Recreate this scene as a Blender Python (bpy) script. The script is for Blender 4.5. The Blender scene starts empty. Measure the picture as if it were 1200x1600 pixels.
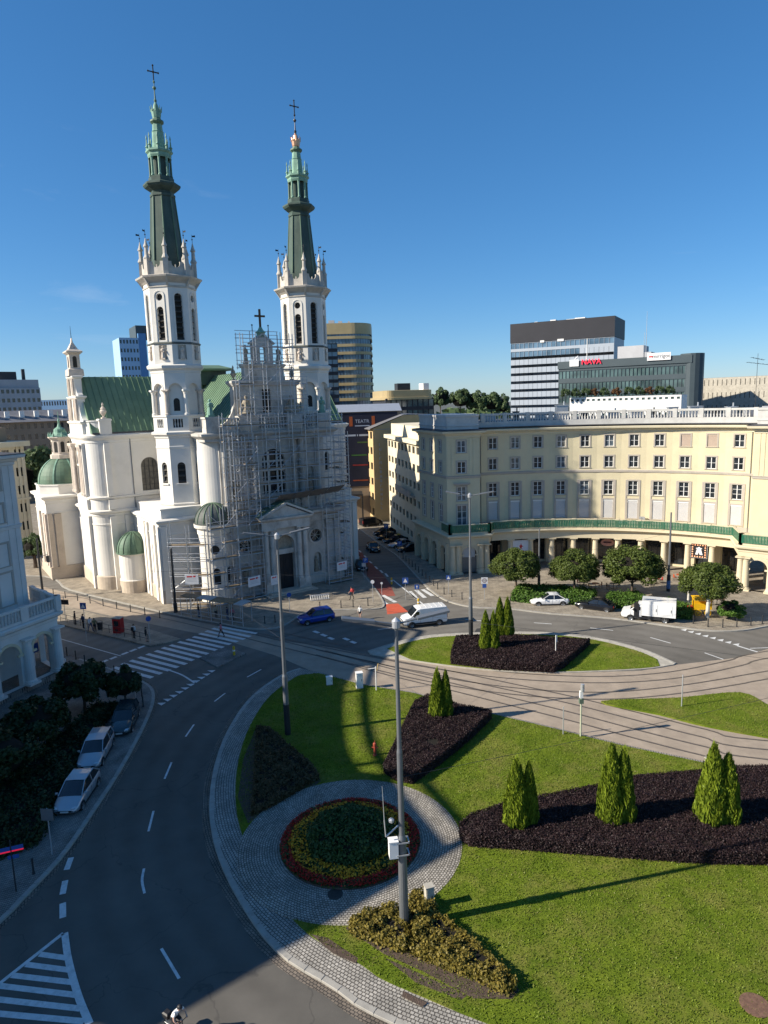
import bpy, bmesh, math, random
from mathutils import Vector, Matrix, geometry
R = math.radians
SC = bpy.context.scene
COL = SC.collection
# ------------------------------------------------------------------ camera, sky, sun, exposure
cam_data = bpy.data.cameras.new('camera')
cam = bpy.data.objects.new('camera', cam_data)
COL.objects.link(cam)
cam_data.sensor_fit = 'VERTICAL'
cam_data.sensor_height = 24.0
cam_data.lens = 24.0 * 1063.0 / 1600.0
cam_data.clip_start = 0.5
cam_data.clip_end = 6000
PITCH, ROLL = R(9.2), R(1.7)
_f = Vector((0, math.cos(PITCH), -math.sin(PITCH)))
_r = Vector((1, 0, 0)); _u = _r.cross(_f)
_r2 = math.cos(ROLL) * _r - math.sin(ROLL) * _u
_u2 = math.sin(ROLL) * _r + math.cos(ROLL) * _u
cam.matrix_world = Matrix(((_r2.x, _u2.x, -_f.x, 0), (_r2.y, _u2.y, -_f.y, 0), (_r2.z, _u2.z, -_f.z, 26.0), (0, 0, 0, 1)))
SC.camera = cam
SUN_EL = R(30.2)
SUN_DIR = Vector((-0.975 * math.cos(SUN_EL), -0.2215 * math.cos(SUN_EL), math.sin(SUN_EL)))
world = bpy.data.worlds.new('World'); SC.world = world; world.use_nodes = True
wn = world.node_tree; wn.nodes.clear()
w_out = wn.nodes.new('ShaderNodeOutputWorld'); w_bg = wn.nodes.new('ShaderNodeBackground')
w_sky = wn.nodes.new('ShaderNodeTexSky'); w_sky.sky_type = 'NISHITA'; w_sky.sun_disc = False
w_sky.sun_elevation = SUN_EL; w_sky.sun_rotation = math.atan2(SUN_DIR.x, SUN_DIR.y)
w_sky.altitude = 120; w_sky.air_density = 0.9; w_sky.dust_density = 0.2; w_sky.ozone_density = 9.0
w_bg.inputs['Strength'].default_value = 0.122
# thin high cloud, spread evenly over the whole sky
w_geo = wn.nodes.new('ShaderNodeTexCoord'); w_sep = wn.nodes.new('ShaderNodeSeparateXYZ'); wn.links.new(w_geo.outputs['Generated'], w_sep.inputs[0])
def w_math(op, a, b):
    n = wn.nodes.new('ShaderNodeMath'); n.operation = op
    for i, q in enumerate((a, b)):
        if isinstance(q, float): n.inputs[i].default_value = q
        else: wn.links.new(q, n.inputs[i])
    return n.outputs[0]
w_den = w_math('ADD', w_math('MAXIMUM', w_sep.outputs[2], 0.0), 0.12)
w_cmb = wn.nodes.new('ShaderNodeCombineXYZ'); wn.links.new(w_math('MULTIPLY', w_math('DIVIDE', w_sep.outputs[0], w_den), 0.55), w_cmb.inputs[0]); wn.links.new(w_math('DIVIDE', w_sep.outputs[1], w_den), w_cmb.inputs[1])
w_nz = wn.nodes.new('ShaderNodeTexNoise'); w_nz.inputs['Scale'].default_value = 0.9; w_nz.inputs['Detail'].default_value = 9; w_nz.inputs['Roughness'].default_value = 0.62; w_nz.inputs['Distortion'].default_value = 0.8; wn.links.new(w_cmb.outputs[0], w_nz.inputs['Vector'])
w_rng = wn.nodes.new('ShaderNodeMapRange'); w_rng.inputs[1].default_value = 0.60; w_rng.inputs[2].default_value = 0.9; w_rng.inputs[4].default_value = 0.22; wn.links.new(w_nz.outputs[0], w_rng.inputs[0])
w_hs = wn.nodes.new('ShaderNodeHueSaturation'); w_hs.inputs['Saturation'].default_value = 1.2; w_gm = wn.nodes.new('ShaderNodeGamma'); w_gm.inputs['Gamma'].default_value = 0.76; wn.links.new(w_sky.outputs[0], w_gm.inputs[0]); wn.links.new(w_gm.outputs[0], w_hs.inputs['Color'])
w_mx = wn.nodes.new('ShaderNodeMix'); w_mx.data_type = 'RGBA'; w_mx.inputs[7].default_value = (4.6, 4.8, 5.1, 1); wn.links.new(w_rng.outputs[0], w_mx.inputs[0]); wn.links.new(w_hs.outputs[0], w_mx.inputs[6])
wn.links.new(w_mx.outputs[2], w_bg.inputs[0]); wn.links.new(w_bg.outputs[0], w_out.inputs[0])
sun_data = bpy.data.lights.new('sun', 'SUN'); sun_data.energy = 5.0; sun_data.angle = R(0.53)
sun_data.color = (1.0, 0.915, 0.78)
sun = bpy.data.objects.new('sun', sun_data); COL.objects.link(sun)
sun.rotation_euler = (-SUN_DIR).to_track_quat('-Z', 'Y').to_euler()
SC.view_settings.view_transform = 'Standard'; SC.view_settings.look = 'None'
SC.view_settings.exposure = 0.76; SC.view_settings.gamma = 1.0
SC.view_settings.use_curve_mapping = False
SC.cycles.max_bounces = 6; SC.cycles.transparent_max_bounces = 8
SC.cycles.use_denoising = True
# ------------------------------------------------------------------ materials (all procedural)
MATS = {}
def mat(name, col, rough=0.8, var=0.12, sc=1.2, det=6.0, bump=0.0, bsc=12.0, metal=0.0, spec=0.3, dirt=0.0, dsc=0.25, dcol=None, emit=0.0, stretch=None):
    if name in MATS: return MATS[name]
    m = bpy.data.materials.new(name); m.use_nodes = True; nt = m.node_tree
    b = nt.nodes['Principled BSDF']
    b.inputs['Roughness'].default_value = rough; b.inputs['Metallic'].default_value = metal
    b.inputs['Specular IOR Level'].default_value = spec
    geo = nt.nodes.new('ShaderNodeNewGeometry')
    vec = geo.outputs['Position']
    if stretch:
        mp = nt.nodes.new('ShaderNodeMapping'); mp.inputs['Scale'].default_value = stretch
        nt.links.new(vec, mp.inputs[0]); vec = mp.outputs[0]
    nz = nt.nodes.new('ShaderNodeTexNoise'); nz.inputs['Scale'].default_value = sc; nz.inputs['Detail'].default_value = det
    nz.inputs['Roughness'].default_value = 0.65
    nt.links.new(vec, nz.inputs['Vector'])
    mx = nt.nodes.new('ShaderNodeMix'); mx.data_type = 'RGBA'
    rp = nt.nodes.new('ShaderNodeMapRange'); rp.inputs[1].default_value = 0.3; rp.inputs[2].default_value = 0.7
    nt.links.new(nz.outputs[0], rp.inputs[0]); nt.links.new(rp.outputs[0], mx.inputs[0])
    mx.inputs[6].default_value = tuple(c * (1 - var) for c in col) + (1,)
    mx.inputs[7].default_value = tuple(min(1, c * (1 + var)) for c in col) + (1,)
    out = mx.outputs[2]
    if dirt > 0:
        n2 = nt.nodes.new('ShaderNodeTexNoise'); n2.inputs['Scale'].default_value = dsc; n2.inputs['Detail'].default_value = 8; n2.inputs['Roughness'].default_value = 0.7
        nt.links.new(geo.outputs['Position'], n2.inputs['Vector'])
        r2 = nt.nodes.new('ShaderNodeMapRange'); r2.inputs[1].default_value = 0.48; r2.inputs[2].default_value = 0.72; r2.inputs[4].default_value = dirt
        nt.links.new(n2.outputs[0], r2.inputs[0])
        m2 = nt.nodes.new('ShaderNodeMix'); m2.data_type = 'RGBA'
        nt.links.new(r2.outputs[0], m2.inputs[0]); nt.links.new(out, m2.inputs[6])
        m2.inputs[7].default_value = tuple(dcol if dcol else [c * 0.5 for c in col]) + (1,)
        out = m2.outputs[2]
    nt.links.new(out, b.inputs['Base Color'])
    if emit: nt.links.new(out, b.inputs['Emission Color']); b.inputs['Emission Strength'].default_value = emit
    if bump:
        n3 = nt.nodes.new('ShaderNodeTexNoise'); n3.inputs['Scale'].default_value = bsc; n3.inputs['Detail'].default_value = 4
        nt.links.new(geo.outputs['Position'], n3.inputs['Vector'])
        bp = nt.nodes.new('ShaderNodeBump'); bp.inputs['Strength'].default_value = bump; bp.inputs['Distance'].default_value = 0.05
        nt.links.new(n3.outputs[0], bp.inputs['Height']); nt.links.new(bp.outputs[0], b.inputs['Normal'])
    m['col_out'] = 1
    MATS[name] = m
    return m
def leaf_mat(name, c0, c1, rough=0.55, trans=0.25, sc=0.9, dry=None):
    """foliage: colour varies leaf by leaf (random per island) and in clumps, with some light through the leaf"""
    if name in MATS: return MATS[name]
    m = bpy.data.materials.new(name); m.use_nodes = True; nt = m.node_tree
    b = nt.nodes['Principled BSDF']; b.inputs['Roughness'].default_value = rough; b.inputs['Specular IOR Level'].default_value = 0.25
    geo = nt.nodes.new('ShaderNodeNewGeometry'); nz = nt.nodes.new('ShaderNodeTexNoise'); nz.inputs['Scale'].default_value = sc; nz.inputs['Detail'].default_value = 3
    nt.links.new(geo.outputs['Position'], nz.inputs['Vector'])
    ad = nt.nodes.new('ShaderNodeMath'); ad.operation = 'MULTIPLY_ADD'; ad.inputs[1].default_value = 0.75; ad.inputs[2].default_value = -0.28
    ad2 = nt.nodes.new('ShaderNodeMath'); ad2.operation = 'ADD'
    nt.links.new(geo.outputs['Random Per Island'], ad.inputs[0]); nt.links.new(ad.outputs[0], ad2.inputs[0]); nt.links.new(nz.outputs[0], ad2.inputs[1])
    mx = nt.nodes.new('ShaderNodeMix'); mx.data_type = 'RGBA'; mx.clamp_factor = True
    mx.inputs[6].default_value = tuple(c0) + (1,); mx.inputs[7].default_value = tuple(c1) + (1,)
    nt.links.new(ad2.outputs[0], mx.inputs[0]); col = mx.outputs[2]
    if dry:
        for sc2, lo, hi, amt, cc in ((0.33, 0.46, 0.68, 0.9, dry), (1.3, 0.5, 0.72, 0.75, [c * 0.55 for c in c0])):
            n2 = nt.nodes.new('ShaderNodeTexNoise'); n2.inputs['Scale'].default_value = sc2; n2.inputs['Detail'].default_value = 6; n2.inputs['Roughness'].default_value = 0.75; nt.links.new(geo.outputs['Position'], n2.inputs['Vector'])
            r2 = nt.nodes.new('ShaderNodeMapRange'); r2.inputs[1].default_value = lo; r2.inputs[2].default_value = hi; r2.inputs[4].default_value = amt; nt.links.new(n2.outputs[0], r2.inputs[0])
            m2 = nt.nodes.new('ShaderNodeMix'); m2.data_type = 'RGBA'; m2.inputs[7].default_value = tuple(cc) + (1,); nt.links.new(r2.outputs[0], m2.inputs[0]); nt.links.new(col, m2.inputs[6]); col = m2.outputs[2]
    nt.links.new(col, b.inputs['Base Color'])
    tr = nt.nodes.new('ShaderNodeBsdfTranslucent'); nt.links.new(col, tr.inputs[0])
    ms = nt.nodes.new('ShaderNodeMixShader'); ms.inputs[0].default_value = trans
    out = nt.nodes['Material Output']
    nt.links.new(b.outputs[0], ms.inputs[1]); nt.links.new(tr.outputs[0], ms.inputs[2]); nt.links.new(ms.outputs[0], out.inputs[0])
    MATS[name] = m
    return m
def brick_mat(name, c1, c2, mortar, bw, bh, msz, rough=0.85, polar=None, rot=0.0, bump=0.6, patch=0.25, freq=0.5):
    """paving / sett pattern; polar=(cx, cy, r0) lays the rows in rings"""
    m = bpy.data.materials.new(name); m.use_nodes = True; nt = m.node_tree; N = nt.nodes.new; L = nt.links.new
    b = nt.nodes['Principled BSDF']; b.inputs['Roughness'].default_value = rough; b.inputs['Specular IOR Level'].default_value = 0.25
    geo = N('ShaderNodeNewGeometry'); vec = geo.outputs['Position']
    if polar:
        sub = N('ShaderNodeVectorMath'); sub.operation = 'SUBTRACT'; sub.inputs[1].default_value = (polar[0], polar[1], 0); L(vec, sub.inputs[0])
        sp = N('ShaderNodeSeparateXYZ'); L(sub.outputs[0], sp.inputs[0])
        at = N('ShaderNodeMath'); at.operation = 'ARCTAN2'; L(sp.outputs[1], at.inputs[0]); L(sp.outputs[0], at.inputs[1])
        mu = N('ShaderNodeMath'); mu.operation = 'MULTIPLY'; mu.inputs[1].default_value = polar[2]; L(at.outputs[0], mu.inputs[0])
        cb0 = N('ShaderNodeCombineXYZ'); L(sp.outputs[0], cb0.inputs[0]); L(sp.outputs[1], cb0.inputs[1])
        ln = N('ShaderNodeVectorMath'); ln.operation = 'LENGTH'; L(cb0.outputs[0], ln.inputs[0])
        cb = N('ShaderNodeCombineXYZ'); L(mu.outputs[0], cb.inputs[0]); L(ln.outputs['Value'], cb.inputs[1]); vec = cb.outputs[0]
    elif rot:
        mp = N('ShaderNodeMapping'); mp.inputs['Rotation'].default_value = (0, 0, rot); L(vec, mp.inputs[0]); vec = mp.outputs[0]
    # small wobble so that the joints are never dead straight
    nw = N('ShaderNodeTexNoise'); nw.inputs['Scale'].default_value = 2.5; L(geo.outputs['Position'], nw.inputs['Vector'])
    sc_ = N('ShaderNodeVectorMath'); sc_.operation = 'SCALE'; sc_.inputs['Scale'].default_value = bh * 0.6; L(nw.outputs['Color'], sc_.inputs[0])
    av = N('ShaderNodeVectorMath'); av.operation = 'ADD'; L(vec, av.inputs[0]); L(sc_.outputs[0], av.inputs[1])
    br = N('ShaderNodeTexBrick'); br.inputs['Scale'].default_value = 1.0; br.inputs['Brick Width'].default_value = bw; br.inputs['Row Height'].default_value = bh
    br.inputs['Mortar Size'].default_value = msz; br.inputs['Mortar Smooth'].default_value = 0.4; br.offset = freq
    br.inputs['Color1'].default_value = tuple(c1) + (1,); br.inputs['Color2'].default_value = tuple(c2) + (1,); br.inputs['Mortar'].default_value = tuple(mortar) + (1,)
    L(av.outputs[0], br.inputs['Vector'])
    n2 = N('ShaderNodeTexNoise'); n2.inputs['Scale'].default_value = 0.7; n2.inputs['Detail'].default_value = 7; L(geo.outputs['Position'], n2.inputs['Vector'])
    mr = N('ShaderNodeMapRange'); mr.inputs[1].default_value = 0.3; mr.inputs[2].default_value = 0.7; mr.inputs[3].default_value = 1 - patch; mr.inputs[4].default_value = 1 + patch
    L(n2.outputs[0], mr.inputs[0])
    vm = N('ShaderNodeVectorMath'); vm.operation = 'SCALE'; L(br.outputs['Color'], vm.inputs[0]); L(mr.outputs[0], vm.inputs['Scale'])
    L(vm.outputs[0], b.inputs['Base Color'])
    bp = N('ShaderNodeBump'); bp.inputs['Strength'].default_value = bump; bp.inputs['Distance'].default_value = 0.02; bp.invert = True
    L(br.outputs['Fac'], bp.inputs['Height']); L(bp.outputs[0], b.inputs['Normal'])
    MATS[name] = m
    return m
def road_mat():
    m = bpy.data.materials.new('asphalt'); m.use_nodes = True; nt = m.node_tree; N = nt.nodes.new; L = nt.links.new
    b = nt.nodes['Principled BSDF']; b.inputs['Roughness'].default_value = 0.82; b.inputs['Specular IOR Level'].default_value = 0.3
    geo = N('ShaderNodeNewGeometry')
    def noise(s, d, r=0.6):
        n = N('ShaderNodeTexNoise'); n.inputs['Scale'].default_value = s; n.inputs['Detail'].default_value = d; n.inputs['Roughness'].default_value = r
        L(geo.outputs['Position'], n.inputs['Vector']); return n.outputs[0]
    big = noise(0.11, 5); mid = noise(0.8, 6); fine = noise(38, 3, 0.8)
    # wheel-worn bands run round the square in rings about its middle
    sub = N('ShaderNodeVectorMath'); sub.operation = 'DISTANCE'; sub.inputs[1].default_value = (12, 48, 0); L(geo.outputs['Position'], sub.inputs[0])
    sn = N('ShaderNodeMath'); sn.operation = 'SINE'
    k = N('ShaderNodeMath'); k.operation = 'MULTIPLY_ADD'; k.inputs[1].default_value = 3.3; L(sub.outputs['Value'], k.inputs[0]); L(mid, k.inputs[2]); L(k.outputs[0], sn.inputs[0])
    def madd(a, s, o):
        n = N('ShaderNodeMath'); n.operation = 'MULTIPLY_ADD'; n.inputs[1].default_value = s
        L(a, n.inputs[0])
        if isinstance(o, (int, float)): n.inputs[2].default_value = o
        else: L(o, n.inputs[2])
        return n.outputs[0]
    v = madd(big, 1.5, -0.3); v = madd(mid, 0.5, v); v = madd(fine, 0.9, v); v = madd(sn.outputs[0], 0.1, v)
    rp = N('ShaderNodeMapRange'); rp.inputs[1].default_value = 0.4; rp.inputs[2].default_value = 1.6; L(v, rp.inputs[0])
    mx = N('ShaderNodeMix'); mx.data_type = 'RGBA'; L(rp.outputs[0], mx.inputs[0])
    mx.inputs[6].default_value = (0.052, 0.047, 0.040, 1); mx.inputs[7].default_value = (0.138, 0.127, 0.109, 1)
    # hairline cracks sealed with bitumen
    vo = N('ShaderNodeTexVoronoi'); vo.feature = 'DISTANCE_TO_EDGE'; vo.inputs['Scale'].default_value = 0.13
    wob = N('ShaderNodeTexNoise'); wob.inputs['Scale'].default_value = 0.5; wob.inputs['Detail'].default_value = 5; L(geo.outputs['Position'], wob.inputs['Vector'])
    wsc = N('ShaderNodeVectorMath'); wsc.operation = 'MULTIPLY_ADD'; wsc.inputs[1].default_value = (4, 4, 0); L(wob.outputs['Color'], wsc.inputs[0]); L(geo.outputs['Position'], wsc.inputs[2])
    L(wsc.outputs[0], vo.inputs['Vector'])
    cr = N('ShaderNodeMapRange'); cr.inputs[1].default_value = 0.0; cr.inputs[2].default_value = 0.006; cr.inputs[3].default_value = 0.35; cr.inputs[4].default_value = 0.0; L(vo.outputs['Distance'], cr.inputs[0])
    m2 = N('ShaderNodeMix'); m2.data_type = 'RGBA'; L(cr.outputs[0], m2.inputs[0]); L(mx.outputs[2], m2.inputs[6]); m2.inputs[7].default_value = (0.02, 0.02, 0.02, 1)
    # paler towards the far side: brightness of the grazing view put into the colour
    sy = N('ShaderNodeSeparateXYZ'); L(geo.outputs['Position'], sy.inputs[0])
    far_lift = N('ShaderNodeMapRange'); far_lift.inputs[1].default_value = 58; far_lift.inputs[2].default_value = 76; far_lift.inputs[3].default_value = 1.0; far_lift.inputs[4].default_value = 1.45; L(sy.outputs[1], far_lift.inputs[0])
    om = N('ShaderNodeVectorMath'); om.operation = 'SCALE'; L(m2.outputs[2], om.inputs[0]); L(far_lift.outputs[0], om.inputs['Scale'])
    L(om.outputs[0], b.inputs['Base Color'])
    bp = N('ShaderNodeBump'); bp.inputs['Strength'].default_value = 0.35; bp.inputs['Distance'].default_value = 0.01; L(fine, bp.inputs['Height']); L(bp.outputs[0], b.inputs['Normal'])
    MATS['asphalt'] = m
    return m
def glass_mat(name, col, rough=0.06, spec=0.9, var=0.5, sc=0.35):
    m = mat(name, col, rough=rough, var=var, sc=sc, det=1.0, spec=spec)
    return m
def paint_mat(name, col, rough=0.28, metal=0.0):
    if name in MATS: return MATS[name]
    m = mat(name, col, rough=rough, var=0.03, sc=2.0, metal=metal, spec=0.5 if sum(col) > 0.1 else 0.3)
    b = m.node_tree.nodes['Principled BSDF']; b.inputs['Coat Weight'].default_value = 0.6 if sum(col) > 0.1 else 0.15; b.inputs['Coat Roughness'].default_value = 0.08
    return m
# ------------------------------------------------------------------ geometry helpers
def offset_poly(poly, d):
    """mitred offset of a closed counter-clockwise polygon (d > 0 grows it)"""
    n = len(poly); out = []
    for i in range(n):
        p0 = Vector(poly[i - 1]); p1 = Vector(poly[i]); p2 = Vector(poly[(i + 1) % n])
        e1 = (p1 - p0).normalized(); e2 = (p2 - p1).normalized()
        n1 = Vector((e1.y, -e1.x)); n2 = Vector((e2.y, -e2.x))
        b = n1 + n2
        if b.length < 1e-6: b = n1.copy()
        b.normalize(); k = d / max(0.35, b.dot(n1))
        out.append((p1.x + b.x * k, p1.y + b.y * k))
    return out
def ngon(cx, cy, r, n, phase=0.0):
    return [(cx + r * math.cos(phase + 2 * math.pi * i / n), cy + r * math.sin(phase + 2 * math.pi * i / n)) for i in range(n)]
def smooth_path(pts, per=6, closed=False):
    """Catmull-Rom through the points"""
    P = [Vector(p) for p in pts]; n = len(P); out = []
    segs = n if closed else n - 1
    for i in range(segs):
        a = P[(i - 1) % n] if (closed or i > 0) else P[0] * 2 - P[1]
        b = P[i]; c = P[(i + 1) % n]
        d = P[(i + 2) % n] if (closed or i + 2 < n) else P[-1] * 2 - P[-2]
        for k in range(per):
            t = k / per
            out.append(tuple(0.5 * ((2 * b) + (c - a) * t + (2 * a - 5 * b + 4 * c - d) * t * t + (3 * b - a - 3 * c + d) * t ** 3)))
    if not closed: out.append(tuple(P[-1]))
    return out
def path_normals(path):
    out = []
    for i in range(len(path)):
        a = Vector(path[max(0, i - 1)]); b = Vector(path[min(len(path) - 1, i + 1)])
        t = (b - a).normalized(); out.append(Vector((t.y, -t.x)))      # to the right of the walking direction
    return out
def shift_path(path, d):
    return [(p[0] + n.x * d, p[1] + n.y * d) for p, n in zip(path, path_normals(path))]
class MB:
    def __init__(s): s.v = []; s.f = []; s.m = []
    def add(s, vs, fs, mi=0):
        o = len(s.v); s.v += [tuple(v) for v in vs]; s.f += [tuple(o + i for i in f) for f in fs]; s.m += [mi] * len(fs); return s
    def box(s, x0, x1, y0, y1, z0, z1, mi=0):
        return s.add([(x0, y0, z0), (x1, y0, z0), (x1, y1, z0), (x0, y1, z0), (x0, y0, z1), (x1, y0, z1), (x1, y1, z1), (x0, y1, z1)],
                     [(0, 3, 2, 1), (4, 5, 6, 7), (0, 1, 5, 4), (1, 2, 6, 5), (2, 3, 7, 6), (3, 0, 4, 7)], mi)
    def obox(s, c, ax, ay, az, mi=0):
        """box from a centre and three half-axis vectors"""
        c, ax, ay, az = Vector(c), Vector(ax), Vector(ay), Vector(az)
        P = [c + sx * ax + sy * ay + sz * az for sz in (-1, 1) for sx, sy in ((-1, -1), (1, -1), (1, 1), (-1, 1))]
        return s.add(P, [(0, 3, 2, 1), (4, 5, 6, 7), (0, 1, 5, 4), (1, 2, 6, 5), (2, 3, 7, 6), (3, 0, 4, 7)], mi)
    def bar(s, p0, p1, w, h, mi=0):
        """rectangular bar; w horizontal, h the other way"""
        p0, p1 = Vector(p0), Vector(p1); d = p1 - p0; L = d.length
        if L < 1e-6: return s
        d /= L; side = d.cross(Vector((0, 0, 1)))
        if side.length < 1e-4: side = Vector((1, 0, 0))
        side.normalize(); up = side.cross(d)
        return s.obox((p0 + p1) / 2, d * L / 2, side * w / 2, up * h / 2, mi)
    def tube(s, p0, p1, r0, r1=None, n=6, mi=0, cap=True):
        p0, p1 = Vector(p0), Vector(p1); r1 = r0 if r1 is None else r1
        d = (p1 - p0)
        if d.length < 1e-6: return s
        d.normalize(); a = d.cross(Vector((0, 0, 1)))
        if a.length < 1e-3: a = Vector((1, 0, 0))
        a.normalize(); b = d.cross(a)
        vs = []
        for p, r in ((p0, r0), (p1, r1)):
            for i in range(n):
                t = 2 * math.pi * i / n; vs.append(p + (a * math.cos(t) + b * math.sin(t)) * r)
        fs = [(i, i + n, (i + 1) % n + n, (i + 1) % n) for i in range(n)]
        if cap: fs += [tuple(range(n)), tuple(range(2 * n - 1, n - 1, -1))]
        return s.add(vs, fs, mi)
    def lathe(s, cx, cy, prof, n=16, phase=0.0, mi=0, arc=None):
        vs = []; fs = []; k = len(prof)
        full = arc is None; a0, a1 = (0, 2 * math.pi) if full else arc
        cnt = n if full else n + 1
        for i in range(cnt):
            t = phase + a0 + (a1 - a0) * i / n
            for r, z in prof: vs.append((cx + r * math.cos(t), cy + r * math.sin(t), z))
        for i in range(n):
            j = (i + 1) % cnt
            for q in range(k - 1): fs.append((i * k + q, j * k + q, j * k + q + 1, i * k + q + 1))
        if full:
            if prof[-1][0] > 1e-4: fs.append(tuple(i * k + k - 1 for i in range(cnt)))
            if prof[0][0] > 1e-4: fs.append(tuple(i * k for i in reversed(range(cnt))))
        return s.add(vs, fs, mi)
    def prism(s, poly, z0, z1, mi=0, bottom=False):
        n = len(poly); vs = [(p[0], p[1], z0) for p in poly] + [(p[0], p[1], z1) for p in poly]
        fs = [(i, (i + 1) % n, (i + 1) % n + n, i + n) for i in range(n)]
        s.add(vs, fs, mi)
        s.flat(poly, z1, mi)
        if bottom: s.flat(poly, z0, mi, flip=True)
        return s
    def flat(s, poly, z, mi=0, flip=False):
        tris = geometry.tessellate_polygon([[Vector((p[0], p[1], 0)) for p in poly]])
        fs = []
        for t in tris:
            a, b, c = [Vector(poly[i]) for i in t]
            up = (b - a).x * (c - a).y - (b - a).y * (c - a).x > 0
            fs.append(tuple(t) if up != flip else tuple(reversed(t)))
        return s.add([(p[0], p[1], z) for p in poly], fs, mi)
    def loft(s, poly, prof, mi=0, cap=True, smooth=False):
        """moulded body: polygon (ccw) swept through (offset, z) steps"""
        n = len(poly); vs = []
        for off, z in prof:
            q = offset_poly(poly, off) if abs(off) > 1e-6 else poly
            vs += [(p[0], p[1], z) for p in q]
        fs = []
        for k in range(len(prof) - 1):
            for i in range(n):
                j = (i + 1) % n; fs.append((k * n + i, k * n + j, (k + 1) * n + j, (k + 1) * n + i))
        s.add(vs, fs, mi)
        if cap:
            q = offset_poly(poly, prof[-1][0]) if abs(prof[-1][0]) > 1e-6 else poly
            s.flat(q, prof[-1][1], mi)
        return s
    def strip(s, path, off0, off1, z0, z1=None, mi=0):
        """flat or raised ribbon beside a path"""
        A = shift_path(path, off0); B = shift_path(path, off1); n = len(path); z1 = z0 if z1 is None else z1
        if z1 == z0:
            vs = [(p[0], p[1], z0) for p in A] + [(p[0], p[1], z0) for p in B]
            fs = [(i, i + n, i + n + 1, i + 1) for i in range(n - 1)]
            if off1 < off0: fs = [tuple(reversed(f)) for f in fs]
            return s.add(vs, fs, mi)
        vs = [(p[0], p[1], z) for z in (z0, z1) for q in (A, B) for p in q]
        fs = []
        for i in range(n - 1):
            fs += [(2 * n + i, 3 * n + i, 3 * n + i + 1, 2 * n + i + 1), (i, i + 2 * n, i + 1 + 2 * n, i + 1), (n + i, n + i + 1, 3 * n + i + 1, 3 * n + i)]
        fs += [(0, n, 3 * n, 2 * n), (n - 1, 3 * n - 1, 4 * n - 1, 2 * n - 1)]
        return s.add(vs, fs, mi)
    def panel(s, org, ex, ey, outer, holes, depth=0.0, mi=0, rmi=None, thick=0.0):
        """flat wall panel in the frame org + a*ex + b*ey (normal ex x ey) with real openings; reveals go 'depth' inwards"""
        org, ex, ey = Vector(org), Vector(ex), Vector(ey); nrm = ex.cross(ey)
        loops = [outer] + holes
        flat = [p for l in loops for p in l]
        tris = geometry.tessellate_polygon([[Vector((p[0], p[1], 0)) for p in l] for l in loops])
        fs = []
        for t in tris:
            a, b, c = [Vector(flat[i]) for i in t]
            cr = (b - a).x * (c - a).y - (b - a).y * (c - a).x
            if abs(cr) < 1e-9: continue
            fs.append(tuple(t) if cr > 0 else tuple(reversed(t)))
        s.add([org + ex * p[0] + ey * p[1] for p in flat], fs, mi)
        if depth:
            for h in holes:
                n = len(h)
                vs = [org + ex * p[0] + ey * p[1] for p in h] + [org + ex * p[0] + ey * p[1] - nrm * depth for p in h]
                s.add(vs, [(i, i + n, (i + 1) % n + n, (i + 1) % n) for i in range(n)], mi if rmi is None else rmi)
        return s
    def mesh(s, name='mesh', mats=(), smooth=False):
        me = bpy.data.meshes.new(name); me.from_pydata(s.v, [], s.f)
        for m in mats: me.materials.append(m)
        if len(mats) > 1: me.polygons.foreach_set('material_index', s.m)
        if smooth: me.polygons.foreach_set('use_smooth', [True] * len(s.f))
        me.update(); return me
    def build(s, name, m, parent=None, smooth=False, loc=None, rotz=0.0):
        mats = m if isinstance(m, (list, tuple)) else [m]
        mats = [MATS[q] if isinstance(q, str) else q for q in mats]
        return put(name, s.mesh(name, mats, smooth), parent, loc, rotz)
def put(name, me, parent=None, loc=None, rotz=0.0):
    o = bpy.data.objects.new(name, me); COL.objects.link(o)
    if parent is not None: o.parent = parent
    if loc is not None: o.location = loc
    if rotz: o.rotation_euler = (0, 0, rotz)
    return o
def tag(o, label=None, cat=None, group=None, kind=None):
    if label: o['label'] = label
    if cat: o['category'] = cat
    if group: o['group'] = group
    if kind: o['kind'] = kind
    return o
def thing(name, label, cat, loc=(0, 0, 0), rotz=0.0, group=None):
    o = put(name, None, None, loc, rotz)
    return tag(o, label, cat, group)
def dup(root, loc=None, rotz=None, label=None, parent=None):
    c = root.copy(); COL.objects.link(c)
    if parent is not None: c.parent = parent
    if loc is not None: c.location = loc
    if rotz is not None: c.rotation_euler = (0, 0, rotz)
    if label: c['label'] = label
    for ch in list(root.children): dup(ch, parent=c)
    return c
def arch_pts(cx, w, z0, z1, n=8):
    """arched opening outline (ccw): jambs from z0, half round up to z1"""
    r = w / 2; zs = z1 - r
    return [(cx - r, z0), (cx + r, z0)] + [(cx + r * math.cos(math.pi * i / n), zs + r * math.sin(math.pi * i / n)) for i in range(n + 1)]
def rect_pts(cx, w, z0, z1): return [(cx - w / 2, z0), (cx + w / 2, z0), (cx + w / 2, z1), (cx - w / 2, z1)]
def circ_pts(cx, cz, r, n=14): return [(cx + r * math.cos(2 * math.pi * i / n), cz + r * math.sin(2 * math.pi * i / n)) for i in range(n)]

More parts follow.
